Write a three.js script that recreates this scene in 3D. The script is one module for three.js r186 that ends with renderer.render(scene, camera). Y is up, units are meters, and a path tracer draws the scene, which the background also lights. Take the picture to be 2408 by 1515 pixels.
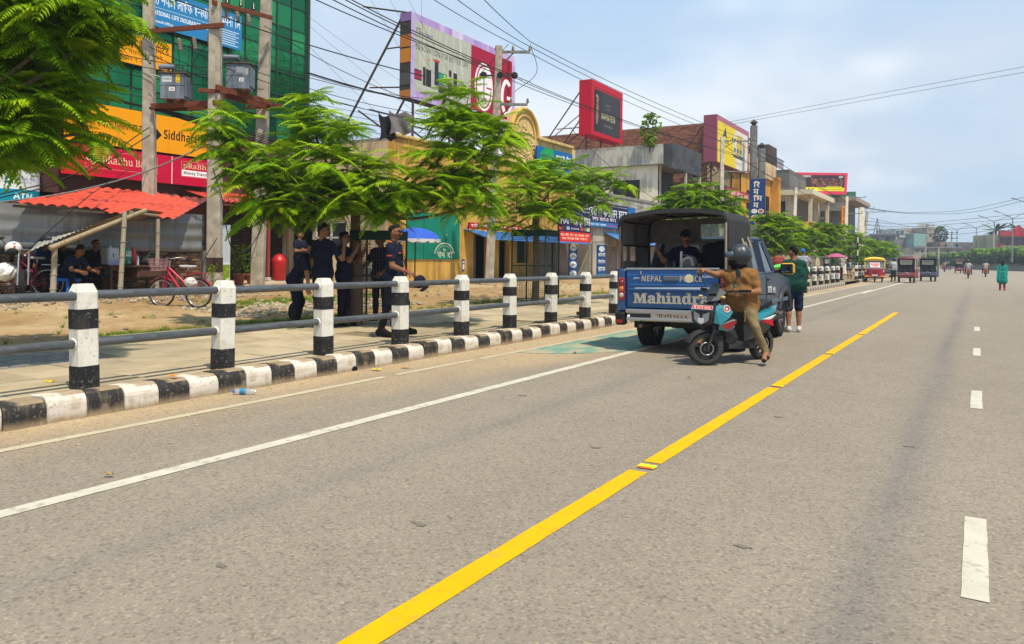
import*as THREE from 'three';
import{mergeGeometries,mergeVertices}from 'three/addons/utils/BufferGeometryUtils.js';
import{ConvexGeometry}from 'three/addons/geometries/ConvexGeometry.js';
// ---------------------------------------------------------------- camera, sky, sun, exposure
const PW=2408,PH=1515,PF=1808,PCX=1204,PCY=606; 
const scene=new THREE.Scene();
const camera=new THREE.PerspectiveCamera(2*Math.atan(PH / 2 / PF)*180 / Math.PI,PW / PH,0.1,3000);
camera.position.set(0,1.45,0);
camera.rotation.order='YXZ';
camera.rotation.set(0,31.2*Math.PI / 180,0.011);
camera.setViewOffset(PW,PH,0,PH / 2-PCY,PW,PH);
camera.updateMatrixWorld(true);
const renderer=new THREE.WebGLRenderer({antialias:true});
renderer.toneMapping=THREE.LinearToneMapping;
renderer.toneMappingExposure=1.03;
renderer.shadowMap.enabled=true;
// ---------------------------------------------------------------- random numbers and noise
const rng=(s)=>()=>{s=(s+0x6d2b79f5)|0;let t=Math.imul(s^(s>>>15),1|s);t=(t+Math.imul(t^(t>>>7),61|t))^t;return((t^(t>>>14))>>>0) / 4294967296;};
const R=rng(77);
const rr=(a,b,f=R)=>a+(b-a)*f();
const hash2=(x,y,s)=>{let h=Math.imul(x,374761393)+Math.imul(y,668265263)+Math.imul(s,974634777)|0;h=Math.imul(h^(h>>>13),1274126177);return((h^(h>>>16))>>>0) / 4294967296;};
function vnoise(x,y,per=0,s=0){ 
let ix=Math.floor(x),iy=Math.floor(y);const fx=x-ix,fy=y-iy,u=fx*fx*(3-2*fx),v=fy*fy*(3-2*fy);
let jx=ix+1,jy=iy+1;
if(per){ix=((ix%per)+per)%per;iy=((iy%per)+per)%per;jx=((jx%per)+per)%per;jy=((jy%per)+per)%per;}
const a=hash2(ix,iy,s),b=hash2(jx,iy,s),c=hash2(ix,jy,s),d=hash2(jx,jy,s);
return a+(b-a)*u+(c-a)*v+(a-b-c+d)*u*v;
}
function fbm(x,y,oct=4,per=0,s=0){let t=0,a=.5,n=0;for(let i=0;i<oct;i++){t+=a*vnoise(x,y,per,s+i);n+=a;a*=.5;x*=2;y*=2;per*=2;}return t / n;}
const clamp=(x,a=0,b=1)=>Math.min(b,Math.max(a,x)),mix=(a,b,t)=>a+(b-a)*t;
const sstep=(a,b,x)=>{const t=clamp((x-a) / (b-a));return t*t*(3-2*t);};
const mix3=(a,b,t)=>[mix(a[0],b[0],t),mix(a[1],b[1],t),mix(a[2],b[2],t)];
{
const w=1024,h=512,d=new Float32Array(w*h*4);
for(let r=0;r<h;r++)for(let c=0;c<w;c++){
const up=((r+.5) / h-.5)*Math.PI,az=((c+.5) / w-.5)*2*Math.PI,y=Math.sin(up),x=Math.cos(az)*Math.cos(up),z=Math.sin(az)*Math.cos(up);
let col;
if(y<0)col=[.30,.29,.27];
else{
col=mix3([.53,.69,.84],[.42,.65,.93],sstep(.0,.33,y));
col=mix3(col,[.26,.44,.76],sstep(.3,1,y));
const k=1 / (y+.28),px=x*k,pz=z*k;
const n=fbm(px*1.7+3.1,pz*1.7+7.7,5,0,11),m=fbm(px*.8+11,pz*.8+1.3,3,0,31);
const cl=sstep(.33,.74,n*.5+m*.55)*sstep(0,.12,y);
const shade=fbm(px*2.6+20,pz*2.6,4,0,51);
col=mix3(col,mix3([.66,.75,.87],[.95,.99,1.03],sstep(.34,.68,shade)),cl*.84);
}
d.set([...col,1],(r*w+c)*4);
}
const t=new THREE.DataTexture(d,w,h,THREE.RGBAFormat,THREE.FloatType);
t.mapping=THREE.EquirectangularReflectionMapping;t.magFilter=THREE.LinearFilter;t.needsUpdate=true;
scene.background=t;scene.environment=t;
scene.backgroundIntensity=1;scene.environmentIntensity=1;
}
const sun=new THREE.DirectionalLight(new THREE.Color(1,.89,.69),4.9);
{
const el=64*Math.PI / 180,dir=new THREE.Vector3(.89,0,.45).normalize().multiplyScalar(Math.cos(el));dir.y=Math.sin(el);
sun.position.copy(dir).multiplyScalar(100).add(new THREE.Vector3(-12,0,-30));sun.target.position.set(-12,0,-30);
sun.castShadow=true;sun.shadow.radius=2.2;sun.shadow.mapSize.set(4096,4096);
Object.assign(sun.shadow.camera,{left:-70,right:70,top:70,bottom:-70,near:1,far:260});
scene.add(sun,sun.target);
}
scene.fog=new THREE.FogExp2(new THREE.Color(.62,.72,.82),0.0007);
// ---------------------------------------------------------------- survey: rays through the photograph met with real planes
const rayDir=(u,v)=>new THREE.Vector3((u-PCX) / PF,-(v-PCY) / PF,-1).applyQuaternion(camera.quaternion);
const onY=(u,v,y)=>{const d=rayDir(u,v);return camera.position.clone().addScaledVector(d,(y-1.45) / d.y);};
const onX=(u,v,x)=>{const d=rayDir(u,v);return camera.position.clone().addScaledVector(d,x / d.x);};
const onZ=(u,v,z)=>{const d=rayDir(u,v);return camera.position.clone().addScaledVector(d,z / d.z);};
const atD=(u,v,dist)=>camera.position.clone().addScaledVector(rayDir(u,v),dist); 
const V=(x,y,z)=>new THREE.Vector3(x,y,z);
// ---------------------------------------------------------------- naming
const used=new Map();
function numbered(n){const k=used.get(n)||0;used.set(n,k+1);return k?`${n}_${String(k).padStart(3, '0')}`:n;}
function tag(o,label,category,group,kind){if(label)o.userData.label=label;if(category)o.userData.category=category;if(group)o.userData.group=group;if(kind)o.userData.kind=kind;return o;}
function thing(name,label,category,pos=[0,0,0],turn=0,group){
const o=new THREE.Group();o.name=numbered(name);scene.add(o);o.position.set(...(pos.isVector3?pos.toArray():pos));o.rotation.y=turn;return tag(o,label,category,group);
}
function copy(o,pos,turn,label,group){const c=o.clone();c.name=numbered(o.name.replace(/_\d\d\d$/,''));scene.add(c);if(pos)c.position.set(...(pos.isVector3?pos.toArray():pos));if(turn!==undefined)c.rotation.y=turn;if(label)c.userData.label=label;if(group)c.userData.group=group;return c;}
function put(name,geo,mat,parent=scene){
const m=new THREE.Mesh(geo,mat);m.name=parent===scene?numbered(name):name;m.castShadow=m.receiveShadow=true;parent.add(m);return m;
}
const struct=(name,geo,mat)=>tag(put(name,geo,mat),null,null,null,'structure');
// ---------------------------------------------------------------- geometry
const M4=(x=0,y=0,z=0,rx=0,ry=0,rz=0,s=1)=>new THREE.Matrix4().compose(V(x,y,z),new THREE.Quaternion().setFromEuler(new THREE.Euler(rx,ry,rz,'YXZ')),s.isVector3?s:V(s,s,s));
function boxUV(g,ox=0,oy=0){ 
const p=g.attributes.position,n=g.attributes.normal,uv=new Float32Array(p.count*2);
for(let i=0;i<p.count;i++){
const ax=Math.abs(n.getX(i)),ay=Math.abs(n.getY(i)),az=Math.abs(n.getZ(i)),x=p.getX(i),y=p.getY(i),z=p.getZ(i);
uv[i*2]=(ay>=ax&&ay>=az?x:ax>=az?z:x)+ox;uv[i*2+1]=(ay>=ax&&ay>=az?z:y)+oy;
}
g.setAttribute('uv',new THREE.BufferAttribute(uv,2));return g;
}
function clean(g){if(g.index)g=g.toNonIndexed();for(const k of Object.keys(g.attributes))if(!['position','normal','uv','color'].includes(k))g.deleteAttribute(k);if(!g.attributes.normal)g.computeVertexNormals();if(!g.attributes.uv)g.setAttribute('uv',new THREE.BufferAttribute(new Float32Array(g.attributes.position.count*2),2));return g;}
const boxCache=new Map();
function cbox(w,h,d,c=0){ 
if(!c)return new THREE.BoxGeometry(w,h,d);
const k=[w,h,d,c].map((x)=>x.toFixed(4)).join();if(boxCache.has(k))return boxCache.get(k).clone();
const pts=[],[a,b,e]=[w / 2,h / 2,d / 2];
for(const sx of[-1,1])for(const sy of[-1,1])for(const sz of[-1,1])pts.push(V(sx*a,sy*(b-c),sz*(e-c)),V(sx*(a-c),sy*b,sz*(e-c)),V(sx*(a-c),sy*(b-c),sz*e));
const g=new ConvexGeometry(pts);boxCache.set(k,g);return g.clone();
}
class Bag{
constructor(){this.g=[];}
add(g,m){g=clean(g);if(m)g.applyMatrix4(m);this.g.push(g);return this;}
box(w,h,d,x=0,y=0,z=0,rx=0,ry=0,rz=0,c=0){return this.add(cbox(w,h,d,c),M4(x,y,z,rx,ry,rz));}
span(x0,y0,z0,x1,y1,z1,c=0){return this.box(Math.abs(x1-x0),Math.abs(y1-y0),Math.abs(z1-z0),(x0+x1) / 2,(y0+y1) / 2,(z0+z1) / 2,0,0,0,c);}
cyl(r0,r1,h,x=0,y=0,z=0,rx=0,ry=0,rz=0,n=12){return this.add(new THREE.CylinderGeometry(r1,r0,h,n),M4(x,y,z,rx,ry,rz));}
bar(a,b,w,h=w,c=0,roll=0){ 
const d=b.clone().sub(a),l=d.length(),q=new THREE.Quaternion(),up=Math.abs(d.y) / l>.98?V(1,0,0):V(0,1,0),m=new THREE.Matrix4().lookAt(V(0,0,0),d,up);
q.setFromRotationMatrix(m);if(roll)q.multiply(new THREE.Quaternion().setFromAxisAngle(V(0,0,1),roll));
return this.add(cbox(w,h,l,c),new THREE.Matrix4().compose(a.clone().add(b).multiplyScalar(.5),q,V(1,1,1)));
}
rod(a,b,r0,r1=r0,n=8){
const d=b.clone().sub(a),q=new THREE.Quaternion().setFromUnitVectors(V(0,1,0),d.clone().normalize());
return this.add(new THREE.CylinderGeometry(r1,r0,d.length(),n),new THREE.Matrix4().compose(a.clone().add(b).multiplyScalar(.5),q,V(1,1,1)));
}
tube(pts,r,n=6,seg=pts.length*4,closed=false){return this.add(new THREE.TubeGeometry(new THREE.CatmullRomCurve3(pts,closed),seg,r,n,closed));}
ball(r,x=0,y=0,z=0,sx=1,sy=1,sz=1,n=12){return this.add(new THREE.SphereGeometry(r,n,Math.ceil(n*.7)),M4(x,y,z,0,0,0,V(sx,sy,sz)));}
ring(R0,r,x=0,y=0,z=0,rx=0,ry=0,rz=0,n=24,k=8){return this.add(new THREE.TorusGeometry(R0,r,k,n),M4(x,y,z,rx,ry,rz));}
ext(shape,depth,m,bevel=0){
return this.add(new THREE.ExtrudeGeometry(shape,{depth,bevelEnabled:bevel>0,bevelSize:bevel,bevelThickness:bevel,bevelSegments:2,curveSegments:10,steps:1}),m);
}
geo(uv=true){const g=this.g.length>1?mergeGeometries(this.g.map((x)=>{if(uv&&x.attributes.color===undefined){}return x;})):this.g[0];return uv?boxUV(g):g;}
mesh(name,mat,parent=scene,uv=true){return put(name,this.geo(uv),mat,parent);}
}
const B=()=>new Bag();
const poly=(pts)=>{const s=new THREE.Shape();pts.forEach(([x,y],i)=>i?s.lineTo(x,y):s.moveTo(x,y));s.closePath();return s;};
function quadGeo(a,b,c,d){ 
const g=new THREE.BufferGeometry();g.setAttribute('position',new THREE.Float32BufferAttribute([a,b,c,d].flatMap((p)=>p.toArray()),3));
g.setAttribute('uv',new THREE.Float32BufferAttribute([0,0,1,0,1,1,0,1],2));g.setIndex([0,1,2,0,2,3]);g.computeVertexNormals();return g;
}
function gridGeo(nu,nv,fn){ 
const P=[],C=[],U=[],I=[];
for(let j=0;j<=nv;j++)for(let i=0;i<=nu;i++){const o=fn(i / nu,j / nv);P.push(o.p.x,o.p.y,o.p.z);if(o.c)C.push(...o.c);const uv=o.uv||[i / nu,j / nv];U.push(...uv);}
for(let j=0;j<nv;j++)for(let i=0;i<nu;i++){const a=j*(nu+1)+i,b=a+1,c=a+nu+1,d=c+1;I.push(a,b,d,a,d,c);}
const g=new THREE.BufferGeometry();g.setAttribute('position',new THREE.Float32BufferAttribute(P,3));g.setAttribute('uv',new THREE.Float32BufferAttribute(U,2));
if(C.length)g.setAttribute('color',new THREE.Float32BufferAttribute(C,3));g.setIndex(I);g.computeVertexNormals();return g;
}
// ---------------------------------------------------------------- textures
const toS=(x)=>x<=.0031308?x*12.92:1.055*Math.pow(x,1 / 2.4)-.055;
function tex(w,h,fn,repeat=1,srgb=true){ 
const d=new Uint8Array(w*h*4);
for(let y=0;y<h;y++)for(let x=0;x<w;x++){let c=fn(x,y);if(typeof c==='number')c=[c,c,c];const o=(y*w+x)*4;for(let k=0;k<3;k++)d[o+k]=clamp(srgb?toS(clamp(c[k])):c[k])*255;d[o+3]=255;}
const t=new THREE.DataTexture(d,w,h);t.wrapS=t.wrapT=THREE.RepeatWrapping;t.magFilter=THREE.LinearFilter;t.minFilter=THREE.LinearMipmapLinearFilter;t.generateMipmaps=true;if(srgb)t.colorSpace=THREE.SRGBColorSpace;
t.repeat.set(1 / repeat,1 / repeat);t.needsUpdate=true;return t;
}
function canvasTex(w,h,draw){const c=document.createElement('canvas');c.width=w;c.height=h;draw(c.getContext('2d'),w,h);const t=new THREE.CanvasTexture(c);t.colorSpace=THREE.SRGBColorSpace;t.anisotropy=8;return t;}
function splat(w,n,seed,base,paint){ 
const f=new Float32Array(w*w*3).map((_,i)=>base[i%3]),q=rng(seed);
for(let i=0;i<n;i++){
const cx=q()*w,cy=q()*w,s=paint(q),r=s.r,el=s.el||1,an=q()*6.28,ca=Math.cos(an),sa=Math.sin(an),k=Math.ceil(r*el+1);
for(let y=-k;y<=k;y++)for(let x=-k;x<=k;x++){
const u=(x*ca+y*sa) / el,v=-x*sa+y*ca,t=clamp(1.4-Math.hypot(u,v) / r*1.2)*s.a;if(t<=0)continue;
const o=(((Math.floor(cy+y)%w+w)%w)*w+(Math.floor(cx+x)%w+w)%w)*3;for(let c=0;c<3;c++)f[o+c]=mix(f[o+c],s.c[c],t);
}
}
return f;
}
const mat=(c,o={})=>{const m=new THREE.MeshPhysicalMaterial({roughness:.8,metalness:0,specularIntensity:(o.roughness??.8)>=.55&&!o.metalness?.3:1,...o});if(Array.isArray(c))m.color.setRGB(...c);else if(c!==undefined)m.color.set(c);if(!o.side)m.side=THREE.DoubleSide;return m;};
const phys=(c,o={})=>{const m=new THREE.MeshPhysicalMaterial({roughness:.5,...o});if(Array.isArray(c))m.color.setRGB(...c);else m.color.set(c);return m;};
const T={};
T.plaster=tex(512,512,(x,y)=>{const n=fbm(x / 64,y / 64,5,8,3),f=fbm(x / 8,y / 8,2,64,9),st=fbm(x / 20,y / 170,3,0,4);return clamp(.62+.42*n+.12*(f-.5));},3);
T.concrete=tex(512,512,(x,y)=>{const n=fbm(x / 50,y / 50,5,0,13),f=vnoise(x / 2.2,y / 2.2,0,19),p=vnoise(x / 6,y / 6,0,8);let c=.55+.55*(n-.2)+.13*(f-.5);if(p>.9)c*=.72;return clamp(c);},1.6);
T.grime=tex(512,512,(x,y)=>{const n=fbm(x / 90,y / 128,5,0,23),s=fbm(x / 12,y / 200,3,0,25),f=vnoise(x / 3,y / 3,0,2);const k=sstep(.42,.66,n*.65+s*.38);const c=mix(1,.62,k)*(.92+.12*f);return[c,c*.985,c*.95];},4);
T.rust=tex(256,256,(x,y)=>{const n=fbm(x / 24,y / 24,5,0,41),f=vnoise(x / 2,y / 2,0,5);return mix3([.55,.45,.4],[1,.9,.8],n*.8+f*.3);},.6);
T.wood=tex(256,256,(x,y)=>{const n=fbm(x / 5,y / 90,4,0,61),k=fbm(x / 40,y / 60,3,0,66);return clamp(.5+.5*n+.25*(k-.5));},.5);
T.dust=tex(512,512,(x,y)=>{const n=fbm(x / 40,y / 40,5,0,71),f=vnoise(x / 2,y / 2,0,7);return clamp(.6+.4*n+.22*(f-.5));},2);
T.cloth=tex(256,256,(x,y)=>{const n=fbm(x / 30,y / 50,4,0,81),f=((x^y)&1)*.06;return clamp(.7+.4*(n-.3)+f);},.6);
const re=(t,r)=>{const c=t.clone();c.repeat.set(1 / r,1 / r);c.needsUpdate=true;return c;};
// ---------------------------------------------------------------- the lie of the land
const bend=(s)=>s<140?0:-((s-140)**2) / 500; 
const gy=(L)=>.2+.25*sstep(11,17,L)+.06*sstep(18,24,L); 
{ 
const g=gridGeo(40,40,(u,v)=>{const x=mix(-900,900,u),z=mix(120,-1500,v);return{p:V(x,-.06,z),uv:[x,z]};});
struct('ground',g,mat([.17,.15,.10],{map:re(T.dust,9),roughness:1}));
}
const asphaltField=splat(2048,150000,5,[.60,.60,.60],(q)=>{
const k=q();if(k<.34)return{r:.8+q()*q()*1.3,el:1+q()*1.3,a:.45+q()*.55,c:mix3([1,.98,.92],[1,.93,.66],q())};
if(k<.5)return{r:1+q()*2.2,el:1+q(),a:.5+q()*.4,c:[.82,.80,.78]};
return{r:1+q()*2.4,el:1+q(),a:.2+q()*.42,c:[.28,.275,.28]};
});
const asphaltTex=tex(2048,2048,(x,y)=>{const o=(y*2048+x)*3,n=.94+.12*fbm(x / 128,y / 128,4,16,3);return[asphaltField[o]*n,asphaltField[o+1]*n,asphaltField[o+2]*n];},6);
const roadTone=(x,s)=>{ 
const n=fbm(x*.5+9,s*.16,4,0,5),n2=fbm(x*2.1,s*.8,3,0,15);
let c=mix3([.214,.184,.148],[.264,.228,.183],n*.7+n2*.3);
const streak=(x0,w,k,sd)=>{const t=Math.exp(-(((x-x0-.10*(fbm(s*.25,sd,2,0,sd)-.5)) / w)**2))*k*(.35+.9*fbm(s*.45,3,3,0,sd));c=mix3(c,[.125,.122,.13],clamp(t));};
streak(-.40,.085,.62,3);streak(-.55,.16,.16,4);streak(-3.55,.12,.34,6);streak(1.5,.3,.2,8);
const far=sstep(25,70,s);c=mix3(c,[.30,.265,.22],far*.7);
const edge=-6.0+.8*(fbm(s*.3+4,2.2,4,0,21)-.5)+.5*(n2-.5)+1.15*Math.exp(-(((s-10) / 3.6)**2));
const dust=sstep(edge+.5,edge-.5,x)*(.55+.45*sstep(.3,.6,n))+.9*sstep(-6.25,-6.6,x);
return mix3(c,mix3([.36,.265,.155],[.44,.335,.205],n2),clamp(dust)*.86);
};
{
const ss=[];for(let s=-8;s<30;){ss.push(s);s+=.16+Math.max(0,s)*.012;}for(let s=ss.at(-1)+1;s<340;s+=3.5)ss.push(s);
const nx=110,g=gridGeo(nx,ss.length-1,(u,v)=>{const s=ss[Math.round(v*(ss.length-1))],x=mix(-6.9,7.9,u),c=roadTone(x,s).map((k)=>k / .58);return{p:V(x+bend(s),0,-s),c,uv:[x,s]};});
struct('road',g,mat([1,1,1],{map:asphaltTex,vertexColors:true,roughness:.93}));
}
const wornTex=(base,under,amount,seed)=>{const f=splat(512,900,seed,base,(q)=>({r:.8+q()*2,el:1+q()*2.2,a:q()*amount,c:under}));return tex(512,512,(x,y)=>{const o=(y*512+x)*3,n=fbm(x / 30,y / 30,4,0,seed),m=sstep(.62,.8,n)*amount*.7;const c=[f[o],f[o+1],f[o+2]],k=.84+.26*fbm(x / 80,y / 80,3,0,seed+3);return mix3([c[0]*k,c[1]*k,c[2]*k],under,m);},1.2);};
const whitePaint=mat([1,1,1],{map:wornTex([.54,.51,.42],[.27,.24,.19],.85,8),roughness:.8});
const yellowPaint=mat([1,1,1],{map:wornTex([.70,.39,.0],[.40,.24,.06],.6,18),roughness:.75});
const dustyPaint=mat([1,1,1],{map:wornTex([.50,.44,.31],[.37,.29,.19],.95,28),roughness:.9});
const farPaint=mat([.62,.57,.47],{roughness:.9});
function stripe(name,x,s0,s1,w,material,y=.004,sk=0){ 
const n=Math.max(4,Math.round((s1-s0) / .12)),q=rng(Math.round(s0*100+x*10+999));const nn=Math.min(n,260);
return gridGeo(1,nn,(u,v)=>{const s=mix(s0,s1,v),e=.0022*(q()-.5)*2;return{p:V(x+bend(s)+(u-.5)*w+e,y,-s-sk*(u-.5)*w),uv:[x+u*w,s]};});
}
struct('lane_line',stripe('',-4.6,-6,43,.13,whitePaint),whitePaint);
struct('lane_line',stripe('',-4.45,38,66,.12,farPaint,.006),farPaint);
struct('edge_line',stripe('',-6.07,-6,7.1,.10,dustyPaint),dustyPaint);
struct('edge_line',stripe('',-6.06,7.3,9.0,.09,dustyPaint),dustyPaint);
struct('edge_line',stripe('',-6.05,9.15,30,.09,dustyPaint),dustyPaint);
struct('edge_line',stripe('',-6.0,31,56,.08,farPaint),farPaint);
for(const[a,b]of[[-4,4.94],[5.2,9.02],[9.27,12.72],[12.95,16.57],[16.82,24.4]])struct('centre_line',stripe('',-1.965,a,b,.135,yellowPaint,.004,0),yellowPaint);
for(let k=-2;k<4;k++)struct('lane_dash',stripe('',.005,3.86+5.06*k,5.1+5.06*k,.105,whitePaint),whitePaint);
{ 
const q=rng(61),m=mat([.215,.19,.16],{map:re(T.dust,.3),roughness:.95});
for(const[u,v,r]of[[1400,1052,.05],[985,1232,.05],[1745,1285,.05],[2140,1050,.05],[1230,930,.06],[520,1330,.04],[1830,980,.06]]){const c=onY(u,v,.0035);const g=new THREE.CircleGeometry(1,14),p=g.attributes.position;for(let i=1;i<p.count;i++){const k=r*.62*(.5+q()*.8);p.setXYZ(i,p.getX(i)*k*1.5,p.getY(i)*k*.8,0);}g.rotateX(-Math.PI / 2);struct('road_stain',g,m).position.copy(c);}
}
{ 
const t=tex(256,256,(x,y)=>{const n=fbm(x / 24,y / 60,4,0,7);return mix3([.16,.29,.23],[.36,.335,.23],sstep(.40,.66,n));},2.2);
struct('cycle_lane_paint',gridGeo(8,40,(u,v)=>{const s=mix(10.1+1.1*u*u,17.5,v);return{p:V(mix(-5.99,-4.68,u),.0045,-s),uv:[u*1.3,s]};}),mat([1,1,1],{map:t,roughness:.85}));
}
for(const s of[5.06,9.14,12.83,16.69]){
const o=thing('road_stud',{5.06:'yellow and orange road stud in the first gap of the yellow line',9.14:'small orange road stud in the second gap of the yellow line',12.83:'orange road stud in the yellow line nearest the scooter',16.69:'farthest road stud, where the yellow line runs out beyond the scooter'}[s],'road stud',[-1.95,.004,-s],0,'studs in the yellow centre line');
B().box(.125,.014,.075,0,.007,0,0,0,0,.006).mesh('body',mat([.75,.62,.02]),o);B().box(.10,.011,.006,0,.0075,.0385,-.3).mesh('reflector',mat([.85,.16,.02],{roughness:.3}),o);
}
const chip=(base,under,dirt,seed,foot=0)=>{const f=splat(512,900,seed,base,(q)=>({r:.7+q()*q()*7,el:1+q(),a:q()*.9,c:q()<.75?under:dirt}));return tex(512,512,(x,y)=>{const o=(y*512+x)*3,n=fbm(x / 60,y / 60,5,0,seed),st=fbm(x / 8,y / 80,3,0,seed+1);const ym=y / 512*.9,yy=ym>.6?ym-.9:ym;return mix3([f[o],f[o+1],f[o+2]],foot&&yy<.1?[.33,.25,.16]:dirt,clamp(sstep(.5,.78,n)*.55+sstep(.6,.85,st)*.35+foot*sstep(.085,.0,yy+.07*(n-.5))*.85));},.9);};
const kerbWhite=mat([1,1,1],{map:chip([.66,.61,.54],[.24,.21,.17],[.46,.38,.27],31,1),roughness:.9,bumpMap:re(T.concrete,.5),bumpScale:.004});
const kerbBlack=mat([1,1,1],{map:chip([.035,.034,.035],[.22,.19,.15],[.15,.125,.085],32,1),roughness:.85,bumpMap:re(T.concrete,.5),bumpScale:.004});
{
const kerb=new THREE.Group();kerb.name='kerb';kerb.userData.kind='structure';scene.add(kerb);
const prof=(k)=>{const s=new THREE.Shape();s.moveTo(0,-.1);s.lineTo(-.005,.13+k);s.quadraticCurveTo(-.015,.2+k,-.085,.215+k);s.lineTo(-.27,.205);s.lineTo(-.27,-.1);s.closePath();return s;};
const vars=[0,.006,-.006,.01,-.01].map((k,i)=>boxUV(clean(new THREE.ExtrudeGeometry(prof(k),{depth:.322,bevelEnabled:true,bevelSize:.009,bevelThickness:.009,bevelSegments:1,curveSegments:5})).applyMatrix4(M4(0,0,-.161)),i*.37,0));
for(let i=-18;i<74;i++){const s=4.39+.345*i,m=put('kerb_block',vars[(i*7+700)%5],(i&1)?kerbBlack:kerbWhite,kerb);m.position.set(-6.715+rr(-.014,.014),rr(-.01,.008),-s);m.rotation.y=rr(-.02,.02);m.scale.z=1.0;}
const far=B(),farD=B();
for(let s=30;s<49.5;s+=.345)((Math.round(s / .345)&1)?farD:far).add(vars[0].clone(),M4(-6.715,0,-s));
for(let s=57.5;s<78;s+=.345)((Math.round(s / .345)&1)?farD:far).add(vars[0].clone(),M4(-6.9,0,-s));
tag(far.mesh('far_kerb_pale',mat([.42,.37,.29]),kerb),null,null,null,'stuff');tag(farD.mesh('far_kerb_dark',mat([.14,.125,.10]),kerb),null,null,null,'stuff');
}
const slabTex=tex(512,512,(x,y)=>{const n=fbm(x / 70,y / 70,5,0,91),f=vnoise(x / 2,y / 2,0,9);return clamp(.66+.38*(n-.15)+.12*(f-.5));},2.4);
const slabMats=[[.50,.41,.275],[.46,.375,.25],[.54,.445,.305],[.42,.345,.235]].map((c)=>mat(c,{map:slabTex,roughness:.95}));
{
const bed=gridGeo(10,120,(u,v)=>{const s=mix(-8,120,v);return{p:V(mix(-6.97,-10.8,u),.168,-s),uv:[u*3.8,s]};});
const walk=struct('sidewalk',bed,mat([.30,.235,.15],{map:T.dust,roughness:1}));
const q=rng(404),slab=[.62,.66,.58].map((l,i)=>boxUV(clean(cbox(.9,.05,l-.012,.006)),i*.4,i*.7));
for(let r=0;r<4;r++){let s=-1+r*.2;while(s<32){const k=Math.floor(q()*3),l=[.62,.66,.58][k],x=-7.47-r*.912;
if(!(x<-7.8&&s>2.3&&s<5.2&&r>1)){if(q()>.035){const m=put('paving_slab',slab[k],slabMats[Math.floor(q()*4)],walk);m.position.set(x,.172+q()*.009+r*.001,-s-l / 2);m.rotation.set((q()-.5)*.016,(q()-.5)*.02,(q()-.5)*.014);}}
s+=l;}}
const hex=new THREE.CylinderGeometry(.128,.128,.05,6),hg=clean(hex);const pm=[[.27,.255,.225],[.31,.285,.24],[.235,.225,.205]].map((c)=>mat(c,{map:slabTex,roughness:.95}));
for(let i=0;i<14;i++)for(let j=0;j<8;j++){const s=2.35+i*.224*.98+(j&1)*.11,x=-8.86-j*.195;if(x<-10.6)continue;const m=put('paver',boxUV(hg.clone(),i*.3,j*.2),pm[Math.floor(q()*3)],walk);m.position.set(x,.171+q()*.006,-s);m.rotation.set((q()-.5)*.02,0,(q()-.5)*.02);}
const eg=B();for(let s=-4;s<40;s+=.9)eg.box(.12,.16,.88,-10.85+rr(-.02,.02),.155+rr(-.008,.008),-s,0,rr(-.02,.02),0,.012);tag(eg.mesh('edging_kerb',mat([.40,.33,.23],{map:T.concrete,roughness:.95}),walk),null,null,null,'stuff');
}
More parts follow.
